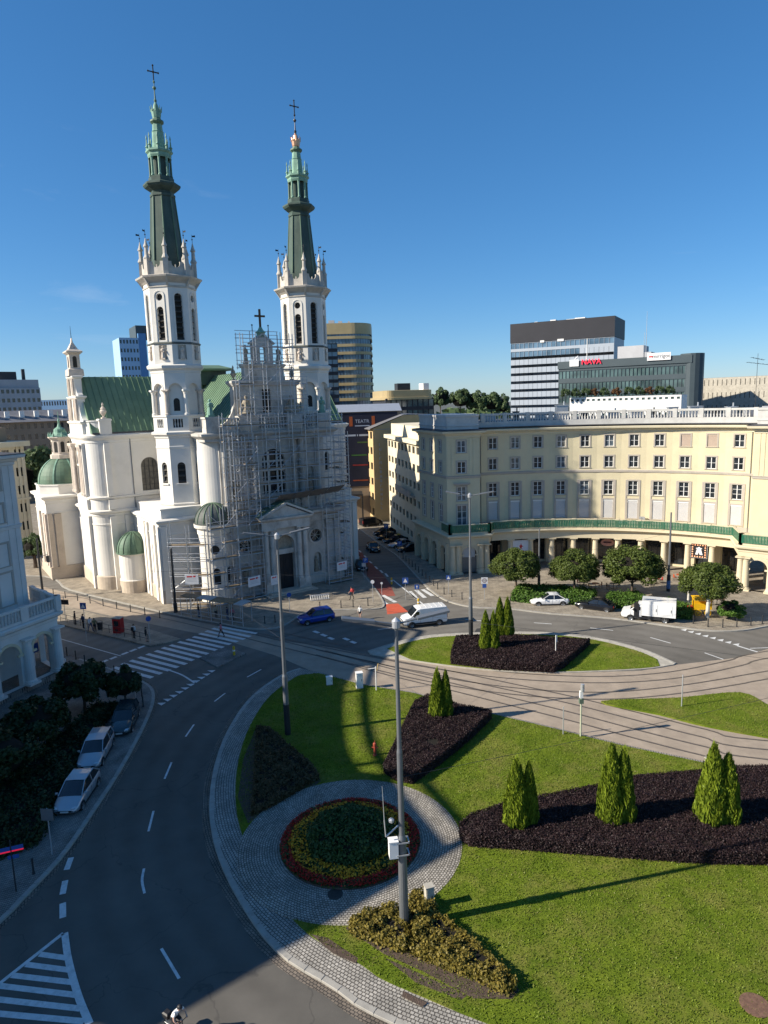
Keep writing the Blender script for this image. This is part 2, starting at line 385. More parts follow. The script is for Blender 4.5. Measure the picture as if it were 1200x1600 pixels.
# ------------------------------------------------------------------ shared surface materials
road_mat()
mat('city_ground', (0.11, 0.115, 0.10), var=0.35, sc=0.02)
mat('concrete_light', (0.40, 0.37, 0.31), rough=0.85, var=0.18, sc=1.5, bump=0.2, bsc=25, dirt=0.4, dsc=0.5)
mat('kerb_granite', (0.34, 0.32, 0.28), rough=0.8, var=0.22, sc=2.2, bump=0.25, bsc=40, dirt=0.4, dsc=1.1)
mat('track_concrete', (0.33, 0.268, 0.205), rough=0.85, var=0.16, sc=0.6, bump=0.15, bsc=30, dirt=0.55, dsc=0.35, dcol=(0.22, 0.18, 0.14))
mat('rail_steel', (0.11, 0.095, 0.085), rough=0.45, var=0.3, sc=3, metal=0.6)
mat('white_marking', (0.62, 0.62, 0.60), rough=0.7, var=0.12, sc=3.0, dirt=0.5, dsc=2.5, dcol=(0.22, 0.22, 0.21))
mat('red_lane', (0.26, 0.075, 0.055), rough=0.8, var=0.18, sc=1.2, dirt=0.3, dsc=0.8)
mat('red_box_paint', (0.52, 0.10, 0.05), rough=0.75, var=0.12, sc=1.2, dirt=0.3, dsc=0.8)
mat('soil', (0.085, 0.060, 0.045), rough=0.95, var=0.35, sc=4.0, bump=0.8, bsc=14)
mat('drain_iron', (0.06, 0.055, 0.05), rough=0.6, var=0.3, sc=6, metal=0.4)
brick_mat('paving_slabs', (0.235, 0.20, 0.155), (0.30, 0.26, 0.20), (0.12, 0.10, 0.08), 0.5, 0.5, 0.012, rot=R(34), patch=0.22, bump=0.3)
brick_mat('paving_setts', (0.20, 0.185, 0.165), (0.27, 0.25, 0.22), (0.07, 0.065, 0.06), 0.13, 0.12, 0.014, rot=R(20), patch=0.3)
brick_mat('sett_rings', (0.26, 0.235, 0.195), (0.43, 0.39, 0.33), (0.07, 0.062, 0.05), 0.17, 0.15, 0.022, polar=(-2.6, 37.0, 5.5), patch=0.2, bump=0.8)
brick_mat('sett_strip', (0.28, 0.26, 0.225), (0.40, 0.37, 0.32), (0.08, 0.07, 0.06), 0.2, 0.17, 0.024, polar=(12.0, 48.0, 25.0), patch=0.2, bump=0.8)
brick_mat('sett_gutter', (0.15, 0.125, 0.10), (0.22, 0.18, 0.14), (0.05, 0.045, 0.04), 0.2, 0.15, 0.02, polar=(12.0, 48.0, 25.0), patch=0.25, bump=0.8)
def grass_material():
    m = bpy.data.materials.new('lawn'); m.use_nodes = True; nt = m.node_tree; N = nt.nodes.new; L = nt.links.new
    b = nt.nodes['Principled BSDF']; b.inputs['Roughness'].default_value = 0.85; b.inputs['Specular IOR Level'].default_value = 0.1
    geo = N('ShaderNodeNewGeometry')
    def noise(s, d, r=0.65):
        n = N('ShaderNodeTexNoise'); n.inputs['Scale'].default_value = s; n.inputs['Detail'].default_value = d; n.inputs['Roughness'].default_value = r
        L(geo.outputs['Position'], n.inputs['Vector']); return n.outputs[0]
    def mix(f, a, c):
        x = N('ShaderNodeMix'); x.data_type = 'RGBA'; L(f, x.inputs[0])
        for k, q in ((6, a), (7, c)):
            if isinstance(q, tuple): x.inputs[k].default_value = q + (1,)
            else: L(q, x.inputs[k])
        return x.outputs[2]
    def rng(v, a, b_, lo=0.0, hi=1.0):
        r_ = N('ShaderNodeMapRange'); r_.inputs[1].default_value = a; r_.inputs[2].default_value = b_; r_.inputs[3].default_value = lo; r_.inputs[4].default_value = hi; L(v, r_.inputs[0]); return r_.outputs[0]
    c = mix(rng(noise(0.55, 5), 0.35, 0.65), (0.092, 0.138, 0.009), (0.175, 0.225, 0.018))
    c = mix(rng(noise(7.0, 4), 0.3, 0.75, 0, 0.7), c, (0.058, 0.092, 0.008))
    c = mix(rng(noise(0.31, 6, 0.75), 0.47, 0.68, 0, 0.75), c, (0.21, 0.185, 0.05))
    L(c, b.inputs['Base Color'])
    bp = N('ShaderNodeBump'); bp.inputs['Strength'].default_value = 0.9; bp.inputs['Distance'].default_value = 0.06
    L(noise(16, 5, 0.75), bp.inputs['Height']); L(bp.outputs[0], b.inputs['Normal'])
    MATS['lawn'] = m
grass_material()
leaf_mat('grass_blade', (0.085, 0.132, 0.008), (0.22, 0.285, 0.030), trans=0.35, sc=0.5, dry=(0.24, 0.215, 0.07))
# ------------------------------------------------------------------ ground and road
tag(MB().flat([(-2500, -800), (2500, -800), (2500, 5000), (-2500, 5000)], -0.06).build('ground', 'city_ground'), kind='structure')
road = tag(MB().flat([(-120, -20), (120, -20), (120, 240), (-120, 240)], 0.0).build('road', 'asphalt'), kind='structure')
# outlines (metres; x right, y away from the viewer's window, z up)
W_EDGE = smooth_path([(-8.73,64.26), (-10.40,62.63), (-12.33,57.99), (-13.04,51.96), (-12.78,46.06), (-11.75,40.53), (-10.13,36.06), (-7.82,31.90), (-5.54,28.88), (-2.95,26.98), (-0.64,25.28), (6.5, 22.0), (15, 21.5), (24, 24.5), (30.5, 31), (33, 40)], 6)
TRK_LOW = [(26.26,42.73), (22.26,44.79), (17.40,47.54), (12.74,50.68), (8.44,53.44), (2.23,57.93), (-2.45,60.09), (-6.72,63.14)]
N_EDGE = smooth_path([(27.84,62.75), (25.98,66.88), (21.91,70.91), (16.06,72.88), (6.76,73.06), (2.40,71.77), (-2.12,68.45)], 6)
N_LOW = smooth_path([(-1.77,67.51), (6.05,63.79), (11.24,62.10), (16.41,61.40), (24.11,61.60), (27.53,62.45)], 4)
E_ISL = smooth_path([(18.10,54.87), (22.02,52.20), (24.72,50.03), (29.08,47.62), (31.11,46.63), (33.42,49.91), (31.63,52.97), (30.56,55.81), (24.87,55.16)], 4, closed=True)
def kerb_stones(path, parent, off0, off1, z1, step=1.0, material='kerb_granite'):
    """separate kerb stones laid end to end along a path"""
    acc = []; P = [Vector(p) for p in path]; s = 0.0; nxt = 0.0
    A = shift_path(path, off0); B = shift_path(path, off1)
    for i in range(len(P) - 1):
        seg = (P[i + 1] - P[i]).length
        while nxt <= s + seg:
            t = (nxt - s) / max(seg, 1e-6)
            acc.append((Vector(A[i]).lerp(Vector(A[i + 1]), t), Vector(B[i]).lerp(Vector(B[i + 1]), t))); nxt += step
        s += seg
    rnd = random.Random(5)
    for i in range(len(acc) - 1):
        a0, b0 = acc[i]; a1, b1 = acc[i + 1]
        j = 0.008; q = [a0.lerp(a1, j), b0.lerp(b1, j), b1.lerp(b0, 0).lerp(b0, j), a1.lerp(a0, j)]
        ctr = (a0 + a1 + b0 + b1) / 4; dz = rnd.uniform(-0.006, 0.006)
        loc = [(p.x - ctr.x, p.y - ctr.y) for p in q]
        area = sum(loc[k][0] * loc[(k + 1) % 4][1] - loc[(k + 1) % 4][0] * loc[k][1] for k in range(4))
        if area < 0: loc.reverse()
        mb = MB(); mb.loft(loc, [(0, 0.0), (0, z1 - 0.02 + dz), (-0.02, z1 + dz)])
        mb.build('kerb_stone', material, parent, loc=(ctr.x, ctr.y, 0))
def pavement(name, poly, material, z=0.12):
    o = MB().prism(poly, -0.02, z).build(name, material); return tag(o, kind='structure')
# central island (near half): kerb stones, sett strip, lawn
isl_poly = W_EDGE + TRK_LOW
isl = pavement('island_paving', isl_poly, 'sett_strip', 0.115)
kerb_stones(W_EDGE[:70], isl, 0.16, -0.16, 0.13)
gut = tag(MB().strip(W_EDGE[:72], 0.62, 0.165, 0.005).build('gutter_setts', 'sett_gutter'), kind='structure')
lawn_w_poly = shift_path(W_EDGE, -1.55)[2:] + [(p[0] - 0.05, p[1] - 0.3) for p in TRK_LOW]
tag(MB().prism(lawn_w_poly, 0.1, 0.16).build('lawn', 'lawn'), kind='structure')
# north island
n_poly = N_EDGE + N_LOW
nis = pavement('island_paving', n_poly, 'concrete_light', 0.115)
kerb_stones(N_EDGE, nis, 0.15, -0.15, 0.13)
lawn_n_poly = shift_path(N_EDGE, -0.85)[2:-2] + [(p[0], p[1] + 0.15) for p in N_LOW[2:-2]]
tag(MB().prism(lawn_n_poly, 0.1, 0.16).build('lawn', 'lawn'), kind='structure')
lawn_e_poly = list(E_ISL)
tag(MB().prism(lawn_e_poly, -0.02, 0.14).build('lawn', 'lawn'), kind='structure')
# round sett paving about the flower bed
BED = (-2.6, 37.0)
tag(MB().lathe(BED[0], BED[1], [(6.65, 0.1), (6.65, 0.175), (4.2, 0.18), (4.1, 0.18)], 72).build('round_paving', 'sett_rings'), kind='structure')
dr = MB().lathe(0, 0, [(0.42, 0.0), (0.42, 0.012), (0.0, 0.013)], 20)
for k in range(-3, 4): dr.box(-0.3, 0.3, k * 0.09 - 0.015, k * 0.09 + 0.015, 0.012, 0.02)
tag(dr.build('drain_cover', 'drain_iron', loc=(-3.20,32.55) + (0.176,)), 'dark round iron drain cover in the sett paving by the flower bed', 'drain cover')
mh = MB().lathe(0, 0, [(0.62, 0.0), (0.62, 0.03), (0.5, 0.035), (0.0, 0.035)], 20)
mh.box(-0.35, 0.35, -0.03, 0.03, 0.034, 0.042)
tag(mh.build('manhole_cover', mat('rusty_lid', (0.16, 0.09, 0.06), var=0.3, sc=6), loc=(15.19,25.18) + (0.165,)), 'rusty brown round manhole cover in the lawn near the corner', 'manhole cover')
# soil under the shrubs
tag(MB().prism([(-2.53,30.16), (-1.92,30.86), (0.71,31.33), (2.29,30.61), (4.18,28.14), (5.37,26.28), (4.94,25.84), (3.28,25.93), (1.13,27.46), (-0.63,28.51)], 0.12, 0.175).build('soil_bed', 'soil'), kind='structure')
tag(MB().prism([(-10.93,51.83), (-9.58,51.53), (-7.91,48.75), (-5.64,45.66), (-4.91,43.61), (-7.23,40.58), (-9.10,39.05), (-10.33,41.89), (-10.98,46.85)], 0.12, 0.17).build('soil_bed', 'soil'), kind='structure')
for q in ([(-4.23,29.86), (-3.38,29.58), (-1.84,28.29), (-1.95,28.00), (-3.07,28.64)], [(-0.63,28.32), (1.12,27.25), (3.02,26.10), (2.71,25.85), (0.81,26.84)], [(0.22,26.43), (1.25,25.78), (1.02,25.59), (0.15,26.13)]): tag(MB().flat(q, 0.1635).build('bare_soil', 'soil'), kind='structure')
# ------------------------------------------------------------------ tramway
bed_poly = [(-7.38,63.51), (-2.45,60.09), (2.23,57.93), (8.44,53.44), (12.74,50.68), (17.40,47.54), (22.26,44.79), (26.26,42.73), (40, 38), (46, 52), (46, 60), (40.04,66.64), (34.35,63.91), (27.77,62.59), (24.05,61.45), (16.41,61.40), (6.05,63.79), (-1.78,67.69), (-5.95,70.10), (-12.62,73.06), (-21.31,79.19), (-34.32,87.21), (-52.77,100.41), (-80, 99), (-82, 92), (-48.71,92.23), (-32.48,82.20), (-20.28,75.00), (-11.89,68.32)]
tram = tag(MB().flat(bed_poly, 0.006).build('tram_track_bed', 'track_concrete'), kind='structure')
TRACKS = [
    [(60, 71), (37.84,64.49), (33.69,62.62), (27.09,60.29), (20.85,59.56), (15.10,60.28), (9.36,61.93), (3.39,64.82), (-3.15,68.72), (-9.72,72.82), (-17.17,77.87), (-26.74,84.53), (-37.76,91.72), (-49.16,98.93), (-78, 97.5)],
    [(60, 66.5), (35.06,59.55), (31.55,58.49), (25.65,56.96), (19.70,56.17), (14.25,56.82), (8.85,58.57), (3.19,61.47), (-3.05,65.67), (-9.39,70.00), (-16.62,75.11), (-25.88,81.58), (-36.43,88.28), (-47.30,94.97), (-78, 94.2)],
    [(50, 42.5), (27.96,46.91), (24.20,49.02), (20.36,51.97), (16.08,55.26), (11.18,58.54), (5.69,62.05), (-0.45,65.64), (-7.34,70.21)],
    [(48, 38.8), (26.48,44.29), (22.95,46.36), (19.25,49.01), (15.20,52.18), (10.60,55.50), (5.41,59.24), (-0.46,63.31), (-7.21,68.68)]]
for t_ in TRACKS:
    pth = smooth_path(t_, 5)
    for off in (-0.72, 0.72):
        MB().strip(pth, off - 0.055, off + 0.055, 0.012).build('rail', 'rail_steel', tram)
        MB().strip(pth, off + 0.075, off + 0.16, 0.0095).build('rail_groove', mat('groove_dark', (0.13, 0.11, 0.09), var=0.3, sc=3), tram)
# ------------------------------------------------------------------ pavements round the square
CH_KERB = smooth_path([(-90, 98), (-58.01,106.79), (-46.48,97.24), (-34.98,89.02), (-27.34,83.79), (-20.69,79.86), (-15.87,77.06), (-12.57,77.68), (-10.25,82.93), (-6.08,83.59), (-1.99,83.46), (-0.52,84.97), (-1.77,93.04), (-4.79,106.66), (-7.20,121.64), (-10.10,143.52), (-12.72,162.89)], 5)
pavement('pavement', CH_KERB + [(-15, 210), (-110, 210), (-110, 120)], 'paving_slabs')
tag(MB().strip(CH_KERB, 0.0, 0.25, -0.02, 0.125).build('kerb', 'kerb_granite'), kind='structure')
RT_KERB = smooth_path([(4.5, 200), (-7.98,151.18), (-5.02,138.99), (0.27,119.50), (2.46,111.61), (5.42,95.32), (6.93,88.90), (8.39,85.48), (11.05,82.98), (15.59,81.73), (19.84,79.50), (26.72,76.88), (32.12,73.62), (35.59,71.79), (39.07,71.69), (43.82,73.21), (56, 76), (80, 84)], 5)
pavement('pavement', RT_KERB + [(110, 84), (110, 210)], 'paving_slabs')
tag(MB().strip(RT_KERB, 0.0, 0.25, -0.02, 0.125).build('kerb', 'kerb_granite'), kind='structure')
LF_KERB = smooth_path([(-70, 82), (-41.23,74.26), (-35.67,70.62), (-29.98,66.91), (-25.72,63.77), (-22.86,61.27), (-21.41,58.35), (-20.50,53.33), (-19.84,46.45), (-19.67,41.49), (-19.62,36.77), (-20.14,33.34), (-20.50,31.46), (-22, 27.5), (-28, 20), (-34, 12)], 5)
LF = [(p[0], p[1]) for p in LF_KERB]
lf_pav = pavement('pavement', list(reversed(LF)) + [(-110, 90), (-110, 0)], 'paving_setts')
kerb_stones(list(reversed(LF))[10:64], lf_pav, 0.12, -0.16, 0.13)
tag(MB().strip(list(reversed(LF)), 0.42, 0.13, 0.005).build('gutter_setts', 'sett_gutter'), kind='structure')
# tram stop platform
STOP = [(-50.14,88.21), (-40.66,80.97), (-33.33,76.36), (-26.26,71.98), (-24.61,72.85), (-23.44,73.99), (-31.82,80.40), (-44.84,89.71), (-51.64,94.44)]
stop_pav = pavement('tram_stop_platform', STOP, 'paving_slabs', 0.16)
refuge = pavement('traffic_refuge', [(-19.77,68.05), (-17.23,65.25), (-15.12,68.95), (-17.77,71.08)], 'paving_setts', 0.12)
# ------------------------------------------------------------------ road markings (paint sheets on the road)
def mark(p0, p1, w, z=0.0045, name='lane_dash', m='white_marking', zoff=0):
    a, b = Vector(p0), Vector(p1); d = (b - a).normalized(); n = Vector((-d.y, d.x)) * w / 2
    q = [a - n, b - n, b + n, a + n]
    return MB().flat([tuple(v) for v in q], z).build(name, m, road)
for a, b in [((-13.77,62.73), (-12.72,64.57)), ((-15.66,57.42), (-15.08,59.14)), ((-16.42,50.99), (-16.31,53.06)), ((-16.16,44.79), (-16.35,47.06)), ((-15.27,38.76), (-15.67,40.93)),
             ((-11.49,29.41), (-10.09,27.61)), ((22.99,74.00), (25.24,72.92)), ((28.39,70.35), (29.80,68.45)), ((31.99,65.49), (33.11,63.33)), ((17.12,76.36), (19.05,75.72)), ((9.34,78.27), (11.16,77.62)), ((-1.14,75.51), (0.80,76.24))]:
    mark(a, b, 0.14)
MB().strip(smooth_path([(-14.36,35.30), (-14.12,34.29), (-13.63,33.27)], 4), -0.07, 0.07, 0.0045).build('lane_dash', 'white_marking', road)
for a, b in [((-19.06,36.46), (-18.84,35.39)), ((-18.50,34.48), (-18.15,33.40)), ((-17.83,32.72), (-17.33,31.65))]: mark(a, b, 0.32)
# hatched wedge at the lower left
wl = [Vector((-16.81,30.59)), Vector((-18.68,27.11))]; wr = smooth_path([(-16.75,30.59), (-15.78,28.88), (-14.44,26.87), (-13.29,25.39)], 6)
mark(wl[0], wl[1], 0.2, name='hatch_border')
MB().strip(wr, -0.16, 0.16, 0.0045).build('hatch_border', 'white_marking', road)
for a, b in [((-17.36,29.28), (-15.89,28.99)), ((-17.71,28.68), (-15.44,28.27)), ((-18.05,28.07), (-14.98,27.57)), ((-18.44,27.52), (-14.49,26.87)), ((-18.72,26.88), (-14.01,26.16)), ((-18.86,26.20), (-13.57,25.52))]:
    mark(a, b, 0.3, name='hatch_stripe', z=0.0065)
# zebra across the tram street
zl = [(-28.07,66.25), (-27.59,67.24), (-27.04,68.08), (-26.47,68.94), (-25.88,69.83), (-25.28,70.73), (-24.81,71.66), (-24.19,72.41), (-23.55,73.38), (-22.83,74.15), (-22.33,74.96), (-21.87,76.01), (-21.34,76.86), (-20.79,77.73), (-20.19,78.38)]
zr = [(-23.16,63.27), (-22.57,64.18), (-21.98,64.95), (-21.37,65.73), (-20.76,66.54), (-20.31,67.55), (-19.80,68.41), (-19.21,69.28), (-18.58,70.37), (-17.99,71.10), (-17.42,72.04), (-16.80,72.80), (-16.17,73.58), (-15.67,74.38), (-15.13,75.42)]
for a, b in zip(zl, zr): mark(a, b, 0.5, name='zebra_stripe', z=0.016)
# give-way teeth
def teeth(p0, p1, n, size, flip=1):
    a, b = Vector(p0), Vector(p1); d = (b - a).normalized(); nn = Vector((-d.y, d.x)) * flip
    for i in range(n):
        c = a.lerp(b, i / (n - 1)); h = d * size * 0.5
        MB().flat([tuple(c - h), tuple(c + h), tuple(c + nn * size * 1.25)], 0.0045).build('give_way_tooth', 'white_marking', road)
teeth((-20.12,57.20), (-17.42,64.44), 10, 0.62, 1)
teeth((32.76,72.25), (36.06,67.35), 8, 0.62, 1)
MB().strip(smooth_path([(-22.10,65.12), (-20.33,63.69), (-18.60,61.71)], 4), -0.1, 0.1, 0.0075).build('lane_line', 'white_marking', road)
mark((-38.37,75.92), (-28.57,69.48), 0.13, name='lane_line')
for a, b in [((-29.87,67.77), (-29.61,68.47)), ((-29.40,68.63), (-28.99,69.33)), ((-28.65,69.86), (-28.22,70.58)), ((-28.08,70.76), (-27.65,71.51)), ((-27.50,71.69), (-27.05,72.45))]: mark(a, b, 0.4, name='stop_dash')
mark((36.15,67.15), (38.71,62.72), 0.22, name='lane_line'); mark((37.04,66.34), (40.87,66.38), 0.12, name='lane_line')
for a, b in [((-8.57,75.72), (-7.91,75.00)), ((-7.58,74.54), (-6.94,73.84)), ((-6.69,73.39), (-6.06,72.71)), ((-4.94,73.03), (-4.33,72.35)), ((-4.10,71.92), (-3.51,71.27))]: mark(a, b, 0.45, name='crossing_dash')
# side street: red cycle lane, its box, zebra and dashes
red = MB().strip(smooth_path([(-4.0, 190), (-10.74,149.15), (-7.56,128.72), (-4.57,112.53), (-1.25,98.25), (-0.08,89.03)], 5), -1.3, 1.1, 0.005).build('cycle_lane', 'red_lane', road)
MB().flat([(0.02,81.16), (2.67,81.94), (1.48,85.61), (-0.11,85.49)], 0.0065).build('cycle_box', 'red_box_paint', road)
for px in [((-1.38,88.86), (-0.02,85.48)), ((-0.51,89.69), (1.16,86.22)), ((3.22,91.19), (4.08,87.39)), ((4.13,91.74), (5.13,87.87)), ((5.04,91.97), (6.22,88.67)), ((5.79,92.55), (6.98,89.52))]: mark(px[0], px[1], 0.55, name='zebra_stripe', z=0.0075)
mark((1.03,97.62), (4.76,84.72), 0.22, name='lane_line', z=0.0075); mark((4.91,84.42), (5.67,81.39), 0.22, name='lane_line')
for k, (a, b) in enumerate([((-7.66,133.21), (-7.31,131.20)), ((-6.66,127.97), (-6.22,126.10)), ((-5.62,123.10), (-5.20,121.36)), ((-4.65,118.58), (-4.26,116.96)), ((-3.63,114.35), (-3.27,112.84)), ((-2.68,109.95), (-2.24,108.53)), ((-1.69,106.27), (-1.28,104.53)), ((-0.87,103.65), (-0.48,101.99)), ((-0.08,101.55), (0.29,99.57))]): mark(a, b, 0.3, name='cycle_dash', z=0.0075)
# bituminous patches
for q in [[(1.62,81.52), (5.20,83.84), (4.22,85.34), (1.43,83.67)], [(9.66,73.23), (13.39,73.98), (13.78,75.28), (10.25,74.93)]]:
    MB().flat(q, 0.0035).build('road_patch', mat('fresh_asphalt', (0.045, 0.045, 0.045), var=0.2, sc=4, bump=0.3, bsc=40), road)

# ------------------------------------------------------------------ building kit
mat('plaster_yellow', (0.60, 0.53, 0.355), rough=0.9, var=0.06, sc=0.5, bump=0.08, bsc=30, dirt=0.22, dsc=0.35, dcol=(0.50, 0.43, 0.27))
mat('plaster_yellow_pale', (0.62, 0.56, 0.41), rough=0.9, var=0.06, sc=0.5, dirt=0.25, dsc=0.4, dcol=(0.50, 0.44, 0.32))
mat('stone_trim', (0.42, 0.375, 0.32), rough=0.85, var=0.12, sc=1.2, bump=0.15, bsc=18, dirt=0.35, dsc=0.6)
mat('stone_column', (0.60, 0.52, 0.36), rough=0.85, var=0.1, sc=1.0, bump=0.15, bsc=16, dirt=0.4, dsc=0.5, dcol=(0.36, 0.30, 0.22))
mat('stone_grey_white', (0.50, 0.49, 0.46), rough=0.85, var=0.1, sc=0.8, bump=0.12, bsc=16, dirt=0.4, dsc=0.5, dcol=(0.28, 0.27, 0.25))
mat('pvc_white', (0.72, 0.72, 0.70), rough=0.45, var=0.03)
mat('shutter_grey', (0.50, 0.49, 0.48), rough=0.6, var=0.05)
mat('blind_beige', (0.42, 0.33, 0.26), rough=0.8, var=0.06)
mat('roof_dark', (0.07, 0.07, 0.075), rough=0.7, var=0.25, sc=0.5)
mat('roof_grey', (0.16, 0.16, 0.17), rough=0.6, var=0.2, sc=0.4)
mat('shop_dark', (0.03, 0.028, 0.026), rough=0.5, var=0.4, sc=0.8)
mat('netting_green', (0.015, 0.13, 0.075), rough=0.7, var=0.25, sc=2.0)
mat('metal_dark', (0.045, 0.047, 0.05), rough=0.45, var=0.15, metal=0.4)
mat('metal_grey', (0.19, 0.20, 0.21), rough=0.45, var=0.1, metal=0.5)
mat('metal_light', (0.48, 0.49, 0.50), rough=0.4, var=0.08, metal=0.5)
mat('white_paint', (0.74, 0.73, 0.70), rough=0.6, var=0.04)
mat('black_rubber', (0.018, 0.018, 0.018), rough=0.8, var=0.2)
glass_mat('window_glass', (0.022, 0.026, 0.030), rough=0.05, spec=0.7, var=0.6, sc=0.7)
glass_mat('glass_blue', (0.085, 0.14, 0.20), rough=0.07, spec=1.0, var=0.55, sc=0.16)
glass_mat('glass_green', (0.06, 0.10, 0.10), rough=0.07, spec=0.9, var=0.6, sc=0.3)
# thin netting lets part of the light through
_nt = MATS['netting_green'].node_tree; _tb = _nt.nodes.new('ShaderNodeBsdfTransparent'); _ms = _nt.nodes.new('ShaderNodeMixShader'); _ms.inputs[0].default_value = 0.72
_nt.links.new(_tb.outputs[0], _ms.inputs[1]); _nt.links.new(_nt.nodes['Principled BSDF'].outputs[0], _ms.inputs[2]); _nt.links.new(_ms.outputs[0], _nt.nodes['Material Output'].inputs[0])
WIN = {}; WRND = random.Random(4)
glass_mat('pane_curtain', (0.16, 0.155, 0.14), rough=0.12, spec=0.6, var=0.5, sc=2.5); glass_mat('pane_sky', (0.07, 0.09, 0.11), rough=0.05, spec=0.9, var=0.6, sc=1.5)
def window_meshes(w, h, style):
    key = (round(w, 2), round(h, 2), style)
    if key in WIN: return WIN[key]
    f = MB(); p = MB(); s = MB(); t = 0.075; d0, d1 = 0.10, 0.17            # y points into the wall
    if style in ('shutter', 'blind'):
        n = max(3, int(h / 0.16))
        f.box(-w / 2, w / 2, 0.02, 0.10, h - 0.22, h)
        for i in range(n):
            z = (h - 0.22) * i / n
            p.box(-w / 2 + 0.03, w / 2 - 0.03, 0.055, 0.085, z + 0.008, z + (h - 0.22) / n - 0.004)
    else:
        f.box(-w / 2, -w / 2 + t, d0, d1, 0, h); f.box(w / 2 - t, w / 2, d0, d1, 0, h)
        f.box(-w / 2 + t, w / 2 - t, d0, d1, 0, t); f.box(-w / 2 + t, w / 2 - t, d0, d1, h - t, h)
        f.box(-t * 0.65, t * 0.65, d0 - 0.012, d1, t, h - t)
        tr = {'cross': [0.5], 'tall': [0.36, 0.68], 'french': [0.36, 0.68], 'plain': []}[style]
        for q in tr: f.box(-w / 2 + t, w / 2 - t, d0 + 0.008, d1, h * q - 0.022, h * q + 0.022)
        p.add([(-w / 2, 0.145, 0), (w / 2, 0.145, 0), (w / 2, 0.145, h), (-w / 2, 0.145, h)], [(0, 1, 2, 3)])
    a = 0.2
    s.box(-w / 2 - a, -w / 2, -0.055, 0.0, -0.02, h + a); s.box(w / 2, w / 2 + a, -0.055, 0.0, -0.02, h + a)
    s.box(-w / 2, w / 2, -0.055, 0.0, h, h + a); s.box(-w / 2 - a - 0.05, w / 2 + a + 0.05, -0.11, 0.02, -0.1, -0.02)
    fm = {'shutter': 'pvc_white', 'blind': 'blind_beige'}.get(style, 'pvc_white'); pm = {'shutter': 'shutter_grey', 'blind': 'blind_beige'}.get(style, 'window_glass')
    WIN[key] = (f.mesh('window', [MATS[fm]]), p.mesh('pane', [MATS[pm]]), s.mesh('surround', [MATS['stone_trim']]))
    return WIN[key]
def place_window(root, pos, rotz, w, h, style, surround=True):
    f, p, s = window_meshes(w, h, style)
    if style not in ('shutter', 'blind'):
        v = WRND.choice((0, 0, 0, 1, 2)); k = (w, h, style, v)
        if v and k not in WIN: q = p.copy(); q.materials.clear(); q.materials.append(MATS[('', 'pane_curtain', 'pane_sky')[v]]); WIN[k] = q
        p = WIN[k] if v else p
    o = put('window' if style not in ('shutter', 'blind') else 'roller_shutter', f, root, pos, rotz)
    put('pane' if style not in ('shutter', 'blind') else 'slats', p, o)
    if surround: put('surround', s, o)
    return o
def facade(root, wall, p0, p1, z0, z1, wins, depth=0.2, mi=0, surround=True, arches=()):
    """flat wall from p0 to p1 (left to right seen from outside) with windows wins = (s, z0, z1, w, style)"""
    a, b = Vector(p0), Vector(p1); L = (b - a).length; e = (b - a) / L
    holes = [rect_pts(s, w, za, zb) for s, za, zb, w, st in wins] + [arch_pts(*q) for q in arches]
    wall.panel((a.x, a.y, 0), (e.x, e.y, 0), (0, 0, 1), [(0, z0), (L, z0), (L, z1), (0, z1)], holes, depth, mi)
    rz = math.atan2(e.y, e.x)
    for s, za, zb, w, st in wins:
        q = a + e * s
        place_window(root, (q.x, q.y, za), rz, w, zb - za, st, surround)
    return rz
def arc_sweep(mb, C, sec, th0, th1, n, mi=0):
    """sweep a closed (r, z) section about C; angle from +y towards +x in degrees"""
    k = len(sec); vs = []
    for i in range(n + 1):
        t = R(th0 + (th1 - th0) * i / n)
        for r, z in sec: vs.append((C[0] + r * math.sin(t), C[1] + r * math.cos(t), z))
    fs = []
    for i in range(n):
        for q in range(k):
            fs.append((i * k + q, (i + 1) * k + q, (i + 1) * k + (q + 1) % k, i * k + (q + 1) % k))
    fs += [tuple(range(k)), tuple(reversed(range(n * k, n * k + k)))]
    return mb.add(vs, fs, mi)
def box_sec(r0, r1, z0, z1): return [(r0, z0), (r1, z0), (r1, z1), (r0, z1)]
_bal = MB().lathe(0, 0, [(0.11, 0.0), (0.11, 0.06), (0.06, 0.09), (0.115, 0.3), (0.05, 0.62), (0.09, 0.72), (0.09, 0.8)], 8).mesh('baluster', [MATS['stone_column']], True)
_balw = MB().lathe(0, 0, [(0.11, 0.0), (0.11, 0.06), (0.06, 0.09), (0.115, 0.3), (0.05, 0.62), (0.09, 0.72), (0.09, 0.8)], 8).mesh('baluster', [MATS['stone_grey_white']], True)
def balusters(root, path, step, z, scale=1.0, me=None):
    P = [Vector(p) for p in path]; s = 0; nxt = step / 2
    for i in range(len(P) - 1):
        seg = (P[i + 1] - P[i]).length
        while nxt < s + seg:
            q = P[i].lerp(P[i + 1], (nxt - s) / seg); o = put('baluster', me or _bal, root, (q.x, q.y, z)); o.scale = (scale, scale, scale); nxt += step
        s += seg
def tuscan(h, r=0.42, n=16):
    return MB().box(-r * 1.35, r * 1.35, -r * 1.35, r * 1.35, 0, 0.22).lathe(0, 0, [(r * 1.25, 0.22), (r * 1.25, 0.36), (r * 1.02, 0.44), (r, 0.6), (r * 0.99, h * 0.4), (r * 0.84, h - 0.5), (r * 0.92, h - 0.46), (r * 0.86, h - 0.4), (r * 0.88, h - 0.26), (r * 1.2, h - 0.16)], n).box(-r * 1.28, r * 1.28, -r * 1.28, r * 1.28, h - 0.16, h)
CORNICE = [(0, 20.35), (0.10, 20.40), (0.10, 20.65), (0.28, 20.75), (0.34, 20.95), (0.85, 21.05), (0.92, 21.3), (0.85, 21.36), (0.1, 21.5)]
